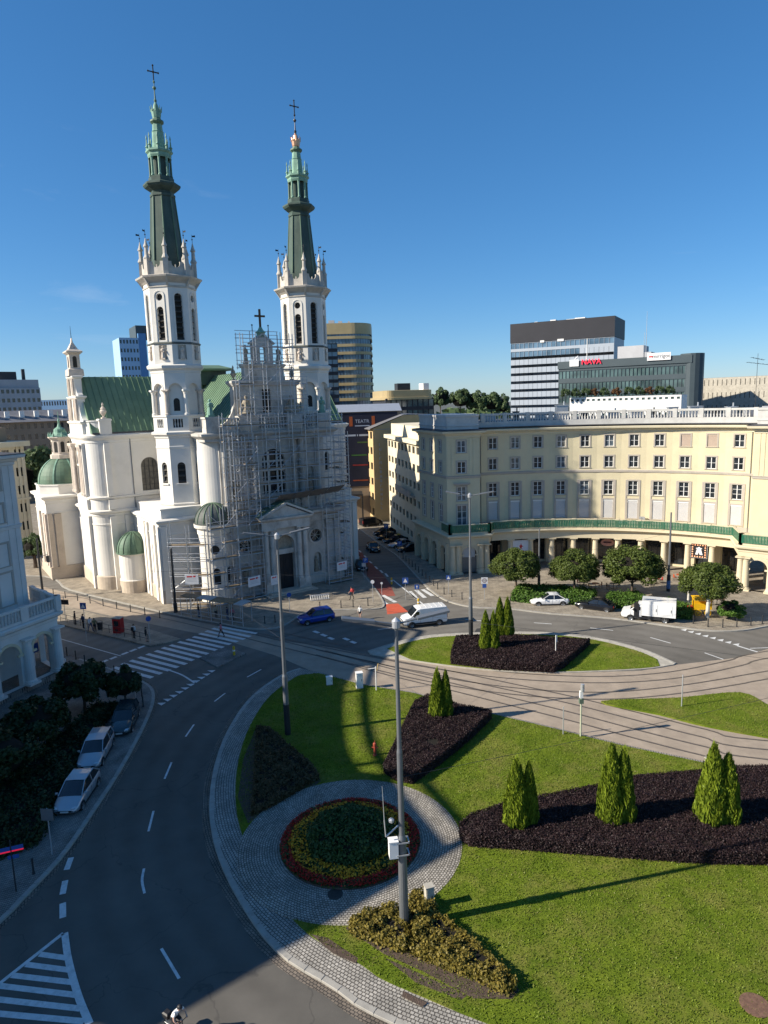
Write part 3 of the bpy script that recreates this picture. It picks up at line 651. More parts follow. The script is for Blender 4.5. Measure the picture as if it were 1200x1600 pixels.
STRING = [(0, 14.2), (0.10, 14.25), (0.12, 14.5), (0.18, 14.58), (0.0, 14.66)]
# ------------------------------------------------------------------ curved colonnaded building across the square
CB = (23.7, 68.0); RF, RU = 34.8, 38.2
def polar(r, th): return (CB[0] + r * math.sin(R(th)), CB[1] + r * math.cos(R(th)))
cb = thing('curved_building', 'curved pale yellow four storey building with ground floor colonnade and green netted balcony', 'building', (0, 0, 0))
wall = MB(); trim = MB()
bays = [-9.86 + 5.37 * k for k in range(11)]
for k, th in enumerate(bays):
    p0, p1 = polar(RU, th - 2.685), polar(RU, th + 2.685); L = (Vector(p1) - Vector(p0)).length
    top = 'blind' if k in (8, 9) else 'cross'
    facade(cb, wall, p0, p1, 6.2, 20.4, [(L / 2, 18.25, 20.0, 1.3, top), (L / 2, 15.05, 16.78, 1.3, 'cross'), (L / 2, 10.8, 12.95, 1.36, 'tall'), (L / 2, 7.15, 10.05, 1.5, 'shutter')])
    # tall stone surround joining first-floor window and shutter
    e = (Vector(p1) - Vector(p0)) / L; c = Vector(p0) + e * L / 2; n = Vector((e.y, -e.x))
    for sx in (-1, 1):
        q = c + e * sx * 0.98 + n * 0.02; trim.obox((q.x, q.y, 10.0), (e.x * 0.1, e.y * 0.1, 0), (n.x * 0.05, n.y * 0.05, 0), (0, 0, 3.1))
facade(cb, wall, polar(RU, -13.4), polar(RU, bays[0] - 2.685), 6.2, 20.4, [])
facade(cb, wall, polar(RU, bays[-1] + 2.685), polar(RU, 48), 6.2, 20.4, [])
arc_sweep(trim, CB, [(RU, 14.2), (RU, 14.68), (RU - 0.16, 14.58), (RU - 0.12, 14.28)], -13.4, 48, 44)
arc_sweep(trim, CB, [(RU + .1, 6.2), (RU + .1, 6.9), (RU - 0.06, 6.9), (RU - 0.06, 6.2)], -13.4, 48, 44)
corn = MB()
arc_sweep(corn, CB, [(RU + 0.3, 20.35), (RU + 0.3, 21.55), (RU - 0.1, 21.5), (RU - 0.85, 21.36), (RU - 0.92, 21.3), (RU - 0.85, 21.05), (RU - 0.34, 20.95), (RU - 0.28, 20.75), (RU - 0.10, 20.65), (RU - 0.1, 20.4)], -13.4, 48, 44)
for i in range(150):      # dentils under the cornice
    th = -13 + 61 * i / 150; x, y = polar(RU - 0.26, th); e = Vector((math.cos(R(th)), -math.sin(R(th)))); n = Vector((e.y, -e.x))
    corn.obox((x, y, 20.84), (e.x * 0.07, e.y * 0.07, 0), (n.x * 0.1, n.y * 0.1, 0), (0, 0, 0.08))
corn.build('cornice', 'plaster_yellow_pale', cb)
lead = MB(); arc_sweep(lead, CB, box_sec(RU - 0.95, RU + 0.4, 21.56, 21.66), -13.4, 48, 44); lead.build('cornice_flashing', 'roof_dark', cb)
par = MB(); arc_sweep(par, CB, box_sec(RU - 0.1, RU + 0.3, 21.66, 22.45), -13.4, 48, 44); arc_sweep(par, CB, box_sec(RU - 0.06, RU + 0.3, 23.42, 23.72), -12.2, 48, 44)
par.build('parapet', 'stone_grey_white', cb)
for k in range(12):
    x, y = polar(RU + 0.12, -12.3 + 5.37 * k); MB().box(-0.3, 0.3, -0.24, 0.24, 22.45, 23.78).build('parapet_post', 'stone_grey_white', cb, loc=(x, y, 0), rotz=-R(-12.3 + 5.37 * k))
balusters(cb, [polar(RU + 0.12, -12 + 58 * i / 40) for i in range(41)], 0.42, 22.45, 1.2, _balw)
# colonnade
_col = tuscan(4.5, 0.44).mesh('column', [MATS['stone_column']], False)
for k in range(10): put('column', _col, cb, polar(RF, -7.35 + 5.35 * k) + (0.12,), -R(-7.35 + 5.35 * k))
ent = MB()
arc_sweep(ent, CB, [(RF + 0.5, 4.62), (RF + 0.5, 6.1), (RF - 1.0, 6.1), (RF - 1.05, 5.95), (RF - 0.62, 5.7), (RF - 0.5, 5.5), (RF - 0.5, 4.62)], -12.5, 46, 40)
arc_sweep(ent, CB, box_sec(RF + 0.5, RU + 0.05, 5.75, 6.15), -12.5, 47, 40)
ent.build('entablature', 'stone_column', cb)
rail = MB(); arc_sweep(rail, CB, box_sec(RF - 0.72, RF - 0.4, 7.42, 7.6), -12.5, 46, 40); arc_sweep(rail, CB, box_sec(RF - 0.72, RF - 0.4, 6.1, 6.4), -12.5, 46, 40)
for k in range(12):
    x, y = polar(RF - 0.56, -12.3 + 5.25 * k); e = Vector((math.cos(R(-12.3 + 5.25 * k)), -math.sin(R(-12.3 + 5.25 * k)))); n = Vector((e.y, -e.x))
    rail.obox((x, y, 6.95), (e.x * 0.24, e.y * 0.24, 0), (n.x * 0.2, n.y * 0.2, 0), (0, 0, 0.7))
rail.build('balcony_rail', 'stone_column', cb)
balusters(cb, [polar(RF - 0.56, -12.3 + 58 * i / 40) for i in range(41)], 0.36, 6.4, 1.28)
net = MB(); rn = random.Random(8)
for k in range(58):
    a, b = -12.5 + k, -11.45 + k
    ra, rb = RF - 0.82 - rn.uniform(0, 0.05), RF - 0.82 - rn.uniform(0, 0.05); zt = 7.58 - rn.uniform(0, 0.1)
    pa, pb = polar(ra, a), polar(rb, b); net.add([pa + (6.42,), pb + (6.42,), pb + (zt,), pa + (zt,)], [(0, 1, 2, 3)])
net.build('green_netting', 'netting_green', cb)
# shops behind the columns
inner = MB(); shop = MB(); pil = MB()
for k in range(11):
    th = -10.0 + 5.35 * k; p0, p1 = polar(RU - 0.2, th - 2.675), polar(RU - 0.2, th + 2.675); L = (Vector(p1) - Vector(p0)).length; e = (Vector(p1) - Vector(p0)) / L
    inner.panel((p0[0], p0[1], 0), (e.x, e.y, 0), (0, 0, 1), [(0, 0.1), (L, 0.1), (L, 5.8), (0, 5.8)], [rect_pts(L / 2, 2.5, 0.45, 5.0)], 0.25)
    n = Vector((e.y, -e.x)); m_ = Vector(p0) + e * L / 2
    g0 = m_ - n * 0.2
    shop = MB().add([(g0.x - e.x * 1.25, g0.y - e.y * 1.25, 0.45), (g0.x + e.x * 1.25, g0.y + e.y * 1.25, 0.45), (g0.x + e.x * 1.25, g0.y + e.y * 1.25, 5.0), (g0.x - e.x * 1.25, g0.y - e.y * 1.25, 5.0)], [(0, 1, 2, 3)])
    so = shop.build('shop_window', 'window_glass', cb)
    fr = MB()
    for s_ in (-1.22, -0.4, 0.4, 1.22):
        q = m_ + e * s_ - n * 0.15; fr.obox((q.x, q.y, 2.7), (e.x * 0.035, e.y * 0.035, 0), (n.x * 0.04, n.y * 0.04, 0), (0, 0, 2.25))
    for z_ in (0.5, 3.4, 4.95):
        q = m_ - n * 0.15; fr.obox((q.x, q.y, z_), (e.x * 1.25, e.y * 1.25, 0), (n.x * 0.035, n.y * 0.035, 0), (0, 0, 0.04))
    fr.build('frame', 'metal_dark', so)
inner.build('arcade_wall', 'plaster_yellow', cb)
for k in range(10):
    th = -7.35 + 5.35 * k; x, y = polar(RU - 0.35, th); MB().box(-0.4, 0.4, -0.2, 0.25, 0.1, 5.75).build('pilaster', 'stone_column', cb, loc=(x, y, 0), rotz=-R(th))
def ccw(poly):
    a = sum(poly[k][0] * poly[(k + 1) % len(poly)][1] - poly[(k + 1) % len(poly)][0] * poly[k][1] for k in range(len(poly)))
    return list(poly) if a > 0 else list(reversed(poly))
def block_trim(root, foot, lowfoot, arc_side=None, mats=('plaster_yellow_pale', 'stone_trim', 'stone_column', 'stone_grey_white')):
    MB().loft(foot, CORNICE).build('cornice', mats[0], root)
    MB().loft(foot, [(0.93, 21.38), (0.93, 21.46), (-0.3, 21.6)]).build('cornice_flashing', 'roof_dark', root)
    MB().loft(foot, STRING, cap=False).build('string_course', mats[1], root)
    MB().loft(offset_poly(foot, -0.15), [(0, 21.5), (0, 22.0), (0.08, 22.05), (0.08, 22.2), (0, 22.25), (0, 23.4), (0.1, 23.45), (0.1, 23.75)]).build('parapet', mats[3], root)
    MB().loft(lowfoot, [(-0.08, 4.62), (0.02, 4.66), (0.02, 5.2), (0.1, 5.26), (0.1, 5.5), (0.5, 5.75), (0.55, 5.98), (0.4, 6.1), (0.0, 6.14)]).build('entablature', mats[2], root)
# west end block (towards the side street)
W_U = ((9.6, 102.0), (14.7, 102.6), (6.1, 113.4)); W_L = ((9.7, 99.3), (15.6, 100.0), (5.2, 113.4))
pw = MB(); V2 = Vector
L_ = (V2(W_U[1]) - V2(W_U[0])).length
facade(cb, pw, W_U[0], W_U[1], 6.2, 20.4, [(2.3, 18.1, 19.9, 1.3, 'cross'), (2.3, 15.0, 16.75, 1.3, 'cross'), (2.3, 10.8, 12.95, 1.36, 'tall'), (2.3, 7.0, 10.1, 1.5, 'french')])
Ls_ = (V2(W_U[2]) - V2(W_U[0])).length
facade(cb, pw, W_U[2], W_U[0], 6.2, 20.4, [q for s in (2.2, 5.8, 9.4) for q in ((s, 18.1, 19.9, 1.3, 'cross'), (s, 15.0, 16.75, 1.3, 'cross'), (s, 10.8, 12.95, 1.3, 'tall'), (s, 7.2, 10.05, 1.4, 'french'))])
facade(cb, pw, W_U[1], polar(RU + 0.3, -13.0), 6.2, 20.4, [])
for s in (0.35, 0.95, 3.7, 4.3):      # shallow pilaster strips on the top floors
    e = (V2(W_U[1]) - V2(W_U[0])).normalized(); q = V2(W_U[0]) + e * s; pw.obox((q.x, q.y, 17.5), (e.x * 0.2, e.y * 0.2, 0), (-e.y * 0.05, e.x * 0.05, 0), (0, 0, 2.85))
# hood over the first-floor window
e = (V2(W_U[1]) - V2(W_U[0])).normalized(); n_ = V2((e.y, -e.x)); q = V2(W_U[0]) + e * 2.3 + n_ * 0.18
trim.obox((q.x, q.y, 13.45), (e.x * 1.25, e.y * 1.25, 0), (n_.x * 0.2, n_.y * 0.2, 0), (0, 0, 0.09)); trim.obox((q.x, q.y, 13.28), (e.x * 1.1, e.y * 1.1, 0), (n_.x * 0.12, n_.y * 0.12, 0), (0, 0, 0.08))
WF = ccw([W_U[0], W_U[1], polar(RU + 1.5, -13.0), (12.5, 116), W_U[2]])
WLF = ccw([W_L[0], W_L[1], polar(RF + 0.3, -11.8), polar(RU + 0.3, -11.8), (10, 115), W_L[2]])
block_trim(cb, WF, WLF)
# arcade of the block: front arch and four flank arches
def arcade(root, mb, p0, p1, arches, z1=4.7):
    a, b = V2(p0), V2(p1); L = (b - a).length; e = (b - a) / L; n = V2((e.y, -e.x))
    mb.panel((a.x, a.y, 0), (e.x, e.y, 0), (0, 0, 1), [(0, 0.1), (L, 0.1), (L, z1), (0, z1)], [arch_pts(s, w, 0.12, zt) for s, w, zt in arches], 0.55)
    for s, w, zt in arches:
        ar = MB(); r0, r1 = w / 2, w / 2 + 0.25; zs = zt - w / 2
        for i in range(12):
            t0, t1 = math.pi * i / 12, math.pi * (i + 1) / 12
            P = []
            for rr, dd in ((r0, 0.0), (r0, 0.06), (r1, 0.06), (r1, 0.0)):
                for t in (t0, t1):
                    q = a + e * (s + rr * math.cos(t)) + n * dd; P.append((q.x, q.y, zs + rr * math.sin(t)))
            ar.add(P, [(2, 4, 5, 3), (4, 6, 7, 5), (0, 2, 3, 1)])
        for sx in (-1, 1):
            q = a + e * (s + sx * (w / 2 + 0.02)) ; ar.obox((q.x + n.x * 0.05, q.y + n.y * 0.05, zs - 0.1), (e.x * 0.32, e.y * 0.32, 0), (n.x * 0.1, n.y * 0.1, 0), (0, 0, 0.1))
        ar.build('arch_moulding', 'stone_column', root)
aw = MB()
arcade(cb, aw, W_L[0], W_L[1], [(2.95, 2.3, 4.2)])
arcade(cb, aw, W_L[2], W_L[0], [(s, 2.0, 4.1) for s in (2.0, 5.3, 8.6, 12.1)])
aw.build('arcade_front', 'stone_column', cb)
for s in (0.4, 1.25, 4.7, 5.6):
    e = (V2(W_L[1]) - V2(W_L[0])).normalized(); q = V2(W_L[0]) + e * s - V2((-e.y, e.x)) * 0.05
    put('column', _col, cb, (q.x, q.y, 0.12), math.atan2(e.y, e.x))
for s in (0.5, 3.65, 6.95, 10.3, 13.7):
    e = (V2(W_L[0]) - V2(W_L[2])).normalized(); q = V2(W_L[2]) + e * s + V2((e.y, -e.x)) * 0.05
    MB().box(-0.35, 0.35, -0.2, 0.25, 0.1, 4.62).build('pilaster', 'stone_column', cb, loc=(q.x, q.y, 0), rotz=math.atan2(e.y, e.x))
# dim shop walls inside
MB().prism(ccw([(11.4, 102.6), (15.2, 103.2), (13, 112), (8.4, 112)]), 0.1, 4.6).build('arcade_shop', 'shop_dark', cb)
# door and poster in the front arch
e = (V2(W_L[1]) - V2(W_L[0])).normalized(); q = V2(W_L[0]) + e * 2.95 + V2((-e.y, e.x)) * 0.5
drm = MB().box(-1.1, 1.1, 0, 0.06, 0.1, 2.35).box(-1.15, -1.02, -0.06, 0.04, 0.1, 2.4).box(1.02, 1.15, -0.06, 0.04, 0.1, 2.4).box(-0.06, 0.06, -0.06, 0.04, 0.1, 2.4).box(-1.1, 1.1, -0.06, 0.04, 2.3, 2.42)
drm.build('glazed_door', 'metal_grey', cb, loc=(q.x, q.y, 0.05), rotz=math.atan2(e.y, e.x))
tag(MB().box(-0.95, 0.95, -0.1, -0.05, 2.5, 4.3).box(-0.98, 0.98, -0.07, -0.02, 2.46, 4.34).build('poster', 'shutter_grey', loc=(q.x, q.y, 0.05), rotz=math.atan2(e.y, e.x)), 'plain pale poster filling the arch above the corner doorway', 'poster')
pw.build('end_block_wall', 'plaster_yellow', cb); pw = MB()
# east end block (runs out of the picture)
E_U = ((50.2, 91.7), (56.2, 86.6)); E_L = ((46.5, 87.3), (53.5, 81.4))
facade(cb, pw, polar(RU, 48), E_U[0], 6.2, 20.4, [])
facade(cb, pw, E_U[0], E_U[1], 6.2, 20.4, [(3.2, 18.1, 19.9, 1.3, 'cross'), (3.2, 15.0, 16.75, 1.3, 'cross'), (3.2, 10.8, 12.95, 1.36, 'tall'), (3.2, 7.2, 10.05, 1.5, 'french')])
for s in (0.5, 1.1):
    e = (V2(E_U[1]) - V2(E_U[0])).normalized(); q = V2(E_U[0]) + e * s; pw.obox((q.x, q.y, 17.5), (e.x * 0.2, e.y * 0.2, 0), (-e.y * 0.05, e.x * 0.05, 0), (0, 0, 2.85))
EF = ccw([E_U[0], E_U[1], (66, 96), (56, 101), polar(RU + 1.0, 47.5)]); ELF = ccw([E_L[0], E_L[1], (62, 90), polar(RU + 0.2, 46), polar(RF - 0.2, 45.5)])
block_trim(cb, EF, ELF)
aw2 = MB(); arcade(cb, aw2, E_L[0], E_L[1], [(2.3, 2.3, 4.3), (6.2, 2.3, 4.3)])
arcade(cb, aw2, polar(RF + 2.0, 46.2), E_L[0], [(2.2, 2.0, 4.2)])
aw2.build('arcade_front', 'stone_column', cb)
for s in (0.3, 0.95, 3.85, 4.6):
    e = (V2(E_L[1]) - V2(E_L[0])).normalized(); q = V2(E_L[0]) + e * s + V2((e.y, -e.x)) * 0.05; put('column', _col, cb, (q.x, q.y, 0.12), math.atan2(e.y, e.x))
MB().prism(ccw([(51.2, 89.5), (56, 85.5), (62, 92), (55, 96)]), 0.1, 4.6).build('arcade_shop', 'plaster_yellow', cb)
pw.build('end_block_wall', 'plaster_yellow', cb)
wall.build('wall', 'plaster_yellow', cb); trim.build('stone_bands', 'stone_trim', cb)
# balcony rail along the end blocks, with netting
def straight_rail(root, p0, p1, n=True):
    a, b = V2(p0), V2(p1); e = (b - a).normalized(); r_ = MB()
    r_.bar((a.x, a.y, 6.27), (b.x, b.y, 6.27), 0.3, 0.25); r_.bar((a.x, a.y, 7.5), (b.x, b.y, 7.5), 0.32, 0.18)
    for t in (0.0, 1.0):
        q = a.lerp(b, t); r_.box(q.x - 0.24, q.x + 0.24, q.y - 0.24, q.y + 0.24, 6.14, 7.66)
    r_.build('balcony_rail', 'stone_column', root)
    balusters(root, [p0, p1], 0.36, 6.4, 1.28)
    if n:
        nn = V2((e.y, -e.x)) * 0.26; MB().add([(a.x + nn.x, a.y + nn.y, 6.42), (b.x + nn.x, b.y + nn.y, 6.42), (b.x + nn.x, b.y + nn.y, 7.56), (a.x + nn.x, a.y + nn.y, 7.56)], [(0, 1, 2, 3)]).build('green_netting', 'netting_green', root)
straight_rail(cb, (9.75, 99.4), (15.7, 100.1)); straight_rail(cb, (15.7, 100.1), polar(RF - 0.56, -12.3)); straight_rail(cb, (8.9, 102.4), (9.75, 99.4))
straight_rail(cb, polar(RF - 0.56, 45.6), (46.7, 87.2)); straight_rail(cb, (46.7, 87.2), (53.5, 81.4))
# roof sheet
MB().flat(ccw([polar(RU + 0.2, -13 + 61 * i / 20) for i in range(21)] + [(70, 112), (40, 128), (10, 124)]), 22.3).build('roof', 'roof_dark', cb)
# downpipes, small wall boxes, air conditioners
for th in (-12.9, 46.3):
    x, y = polar(RU - 0.08, th); MB().tube((x, y, 6.3), (x, y, 20.4), 0.06, n=8).build('downpipe', 'metal_grey', cb)
acm = MB().box(-0.42, 0.42, -0.18, 0.18, 0.06, 0.62).box(-0.36, -0.28, -0.2, 0.2, 0, 0.06).box(0.28, 0.36, -0.2, 0.2, 0, 0.06)
for i in range(10):
    t0 = 2 * math.pi * i / 10; acm.bar((-0.1, -0.19, 0.34), (-0.1 + 0.22 * math.cos(t0), -0.19, 0.34 + 0.22 * math.sin(t0)), 0.03, 0.02)
acme = acm.mesh('air_conditioner', [MATS['metal_light']])
for i, (th, z, wh) in enumerate([(14.4, 6.35, 'leftmost'), (19.6, 6.35, 'second'), (24.6, 6.9, 'third')]):
    tag(put('air_conditioner', acme, None, polar(RU - 0.5, th) + (z,), -R(th)), f'{wh} air conditioner unit from the left on the green netted balcony', 'air conditioner', 'air conditioners on the balcony')

# ------------------------------------------------------------------ church with two spires
mat('church_white', (0.70, 0.67, 0.61), rough=0.9, var=0.04, sc=0.5, bump=0.06, bsc=20, dirt=0.35, dsc=0.35, dcol=(0.50, 0.47, 0.41))
mat('church_plinth', (0.50, 0.42, 0.33), rough=0.9, var=0.1, sc=0.8, bump=0.1, bsc=15, dirt=0.3, dsc=0.6)
mat('church_stone', (0.50, 0.475, 0.43), rough=0.9, var=0.16, sc=0.7, bump=0.2, bsc=10, dirt=0.8, dsc=0.5, dcol=(0.17, 0.155, 0.135), stretch=(1, 1, 0.35))
mat('church_ornament', (0.58, 0.50, 0.42), rough=0.9, var=0.12, sc=1.5, bump=0.2, bsc=12, dirt=0.4, dsc=0.8)
mat('pinnacle_stone', (0.50, 0.46, 0.40), rough=0.9, var=0.12, sc=1.5, dirt=0.35, dsc=0.8)
mat('statue_stone', (0.30, 0.26, 0.20), rough=0.9, var=0.3, sc=2.5, bump=0.4, bsc=8)
mat('copper_green', (0.105, 0.17, 0.115), rough=0.6, var=0.25, sc=0.8, dirt=0.4, dsc=0.6, dcol=(0.14, 0.16, 0.10), stretch=(1, 1, 0.25))
mat('copper_roof', (0.135, 0.215, 0.135), rough=0.5, var=0.12, sc=0.5, dirt=0.3, dsc=0.5, dcol=(0.20, 0.29, 0.19))
mat('copper_pale', (0.20, 0.34, 0.255), rough=0.6, var=0.2, sc=1.2, dirt=0.4, dsc=1.0, dcol=(0.10, 0.20, 0.15))
mat('copper_dark', (0.055, 0.085, 0.070), rough=0.6, var=0.3, sc=1.0, dirt=0.5, dsc=0.7, dcol=(0.10, 0.13, 0.10), stretch=(1, 1, 0.2))
mat('copper_new', (0.60, 0.33, 0.20), rough=0.35, var=0.15, sc=2, metal=0.8)
mat('louvre_dark', (0.030, 0.028, 0.025), rough=0.7, var=0.3, sc=2)
mat('louvre_slat', (0.075, 0.068, 0.058), rough=0.8, var=0.3, sc=2)
mat('lead_glass', (0.10, 0.095, 0.085), rough=0.35, var=0.4, sc=1.5)
mat('roof_slate', (0.10, 0.11, 0.10), rough=0.6, var=0.3, sc=1.0)
mat('door_black', (0.02, 0.02, 0.022), rough=0.6, var=0.3)
def slab(mb, org, ex, ey, poly, thick, mi=0):
    """outline in the frame (ex, ey) extruded backwards by 'thick'"""
    org, ex, ey = Vector(org), Vector(ex), Vector(ey); n = ex.cross(ey); k = len(poly)
    mb.panel(org, ex, ey, poly, [], 0, mi)
    vs = [org + ex * p[0] + ey * p[1] for p in poly] + [org + ex * p[0] + ey * p[1] - n * thick for p in poly]
    mb.add(vs, [(i, i + k, (i + 1) % k + k, (i + 1) % k) for i in range(k)], mi)
    tr = geometry.tessellate_polygon([[Vector((p[0], p[1], 0)) for p in poly]])
    mb.add([org + ex * p[0] + ey * p[1] - n * thick for p in poly], [tuple(t) for t in tr], mi)
    return mb
T1 = (-27.85, 95.0); CH_ROT = R(34.5); TL = 20.15; UC = 10.25
church = thing('church', 'white twin tower church with green copper spires and roofs', 'church', (T1[0], T1[1], 0), CH_ROT)
def face_frame(cx, cy, r, ang, n=8):
    """frame of one octagon face whose normal points at 'ang': origin at left end seen from outside"""
    ap = r * math.cos(math.pi / n); half = r * math.sin(math.pi / n)
    nx, ny = math.cos(ang), math.sin(ang); ex = Vector((-ny, nx, 0))
    c = Vector((cx + nx * ap, cy + ny * ap, 0)); return c - ex * half, ex, Vector((0, 0, 1)), 2 * half, Vector((nx, ny, 0))
_stat = MB().box(-0.3, 0.3, -0.25, 0.25, 0, 0.2)
_stat.lathe(0, 0, [(0.3, 0.2), (0.27, 0.5), (0.2, 1.0), (0.28, 1.32), (0.24, 1.45), (0.09, 1.52), (0.08, 1.57), (0.14, 1.66), (0.13, 1.8), (0.0, 1.88)], 9)
_stat.tube((0.24, 0, 1.35), (0.2, -0.24, 0.95), 0.08, 0.06, 6).tube((-0.24, 0, 1.35), (-0.16, -0.26, 1.1), 0.08, 0.06, 6)
STATUE = _stat.mesh('statue', [MATS['church_ornament']], False)
STATUE_G = _stat.mesh('statue', [MATS['copper_pale']], False)
STATUE_S = _stat.mesh('statue', [MATS['statue_stone']], False)
def louvre_window(parent, org, ex, nrm, s, w, z0, z1, depth, shape='arch'):
    back = MB(); o = Vector(org) - Vector(nrm) * (depth - 0.02); pts = arch_pts(s, w, z0, z1) if shape == 'arch' else circ_pts(s, z0, w)
    back.panel(o, ex, (0, 0, 1), pts, [])
    b = back.build('belfry_opening', 'louvre_dark', parent)
    if shape == 'arch':
        sl = MB(); k = int((z1 - z0) / 0.62)
        for i in range(k):
            z = z0 + 0.25 + (z1 - z0 - 0.5) * i / max(1, k - 1); hw = w / 2 - 0.04
            if z > z1 - w / 2: hw = math.sqrt(max(0.0, (w / 2) ** 2 - (z - (z1 - w / 2)) ** 2)) - 0.02
            if hw > 0.08:
                c = Vector(org) + Vector(ex) * s - Vector(nrm) * (depth * 0.55) + Vector((0, 0, z)); sl.obox(c, Vector(ex) * hw, Vector(nrm) * 0.13 + Vector((0, 0, -0.09)), Vector((0, 0, 0.025)))
        sl.build('louvre', 'louvre_slat', b)
    else:
        c = Vector(org) + Vector(ex) * s - Vector(nrm) * (depth * 0.6) + Vector((0, 0, z0))
        MB().obox(c, Vector(ex) * w, Vector(nrm) * 0.02, (0, 0, 0.03)).obox(c, Vector(ex) * 0.03, Vector(nrm) * 0.02, (0, 0, w)).build('louvre', 'louvre_slat', b)
def tower(cx, name_new):
    cy = 0.0
    sh = MB(); lo = ngon(cx, cy, 3.5, 8, 0.0)
    for k in range(8):
        ang = R(-112.5 + 45 * k); org, ex, ez, L, nrm = face_frame(cx, cy, 3.5, ang)
        hole = [arch_pts(L / 2, 1.05, 15.9, 18.75)] if k in (0, 7, 1) else []
        sh.panel(org, ex, ez, [(0, 10.5), (L, 10.5), (L, 22.3), (0, 22.3)], hole, 0.35)
    t = sh.build('tower', 'church_white', church)
    for k in (0, 7, 1):
        org, ex, ez, L, nrm = face_frame(cx, cy, 3.5, R(-112.5 + 45 * k))
        louvre_window(t, org, ex, nrm, L / 2, 1.05, 15.9, 18.75, 0.35)
        c = org + ex * L / 2 + nrm * 0.05 + Vector((0, 0, 15.8)); MB().obox(c, ex * 0.72, nrm * 0.14, (0, 0, 0.09)).build('window_sill', 'church_white', t)
    for q in ([(0, 12.9), (0.12, 12.95), (0.16, 13.15), (0.0, 13.25)], [(0, 20.6), (0.06, 20.65), (0.06, 20.9), (0, 20.95)]): MB().loft(lo, q, cap=False).build('string_course', 'church_white', t)
    MB().loft(lo, [(0, 22.0), (0.1, 22.05), (0.14, 22.3), (0.45, 22.5), (0.5, 22.8), (0.1, 22.95)]).build('cornice', 'church_white', t)
    # balustrade stage
    bl = MB(); lo2 = ngon(cx, cy, 3.55, 8, 0.0)
    for k in range(8):
        org, ex, ez, L, nrm = face_frame(cx, cy, 3.6, R(-112.5 + 45 * k))
        bl.panel(org, ex, ez, [(0, 22.9), (L, 22.9), (L, 24.9), (0, 24.9)], [rect_pts(L / 2, 1.25, 23.4, 24.55)], 0.35)
    bl.loft(lo2, [(-0.3, 24.8), (0.16, 24.85), (0.16, 25.05), (-0.3, 25.08)], cap=True)
    b = bl.build('balustrade', 'church_white', t)
    MB().loft(ngon(cx, cy, 3.05, 8, 0), [(0, 22.9), (0, 24.9)]).build('balustrade_core', 'louvre_dark', b)
    for k in range(8):
        org, ex, ez, L, nrm = face_frame(cx, cy, 3.6, R(-112.5 + 45 * k))
        for s in (-0.36, 0, 0.36):
            c = org + ex * (L / 2 + s) - nrm * 0.15; o = put('baluster', _balw, b, (c.x, c.y, 23.4)); o.scale = (1.1, 1.1, 1.43)
    # arched stage with columns
    ar = MB(); core = ngon(cx, cy, 2.95, 8, 0)
    ar.loft(core, [(0, 25.0), (0, 31.0)])
    for k in range(8):
        org, ex, ez, L, nrm = face_frame(cx, cy, 3.45, R(-112.5 + 45 * k))
        ar.panel(org, ex, ez, [(0, 28.35), (0.45, 28.35), ] + [(L / 2 - 0.87 * math.cos(math.pi * i / 10), 28.35 + 0.87 * math.sin(math.pi * i / 10)) for i in range(11)] + [(L - 0.45, 28.35), (L, 28.35), (L, 30.9), (0, 30.9)], [])
        n_ = 11; vs = []
        for dd in (0.0, 0.48):
            for i in range(n_): vs.append(org + ex * (L / 2 - 0.87 * math.cos(math.pi * i / 10)) + Vector((0, 0, 28.35 + 0.87 * math.sin(math.pi * i / 10))) - nrm * dd)
        ar.add(vs, [(i, i + 1, i + 1 + n_, i + n_) for i in range(n_ - 1)])
        arc_m = []
        for i in range(10):
            q = []
            for rr in (0.92, 1.08):
                for j in (i, i + 1): q.append(org + ex * (L / 2 - rr * math.cos(math.pi * j / 10)) + Vector((0, 0, 28.35 + rr * math.sin(math.pi * j / 10))) + nrm * 0.06)
            ar.add(q, [(0, 1, 3, 2)])
    ar.build('arched_stage', 'church_white', t)
    colm = MB().lathe(0, 0, [(0.42, 25.05), (0.42, 25.25), (0.33, 25.35), (0.30, 27.8), (0.32, 27.85)], 12).lathe(0, 0, [(0.32, 27.85), (0.38, 28.1), (0.5, 28.25)], 12).box(-0.46, 0.46, -0.46, 0.46, 28.22, 28.42)
    for k in range(8):
        a = R(45 * k); colm.build('column', 'church_ornament' if k % 2 else 'church_white', t, loc=(cx + 3.28 * math.cos(a), cy + 3.28 * math.sin(a), 0), rotz=a)
    org, ex, ez, L, nrm = face_frame(cx, cy, 2.95, R(-112.5))
    o = MB().panel(org + nrm * 0.02, ex, ez, arch_pts(L / 2, 0.8, 25.6, 27.3), []); o.build('doorway', 'louvre_dark', t)
    MB().loft(ngon(cx, cy, 3.45, 8, 0), [(0, 30.6), (0.06, 30.65), (0.06, 30.9), (0.38, 31.2), (0.45, 31.55), (0.2, 31.7), (-0.4, 31.85)]).build('cornice', 'church_white', t)
    # statue stage
    st = MB(); PH = R(22.5)
    for k in range(8):
        org, ex, ez, L, nrm = face_frame(cx, cy, 3.42, R(-90 + 45 * k))
        st.panel(org, ex, ez, [(0, 31.7), (L, 31.7), (L, 34.45), (0, 34.45)], [rect_pts(L / 2, 1.15, 32.35, 34.2)], 0.4)
        c = org + ex * L / 2 - nrm * 0.38
        st.panel(c - ex * 0.6, ex, ez, [(0, 32.3), (1.2, 32.3), (1.2, 34.25), (0, 34.25)], [])
    st.build('statue_stage', 'church_white', t)
    for k in (5, 6, 7, 0, 1, 2):
        org, ex, ez, L, nrm = face_frame(cx, cy, 3.42, R(-90 + 45 * k)); c = org + ex * L / 2 + nrm * 0.02
        put('statue', STATUE, t, (c.x, c.y, 32.35), R(45 * k)).scale = (1.0, 1.0, 0.95)
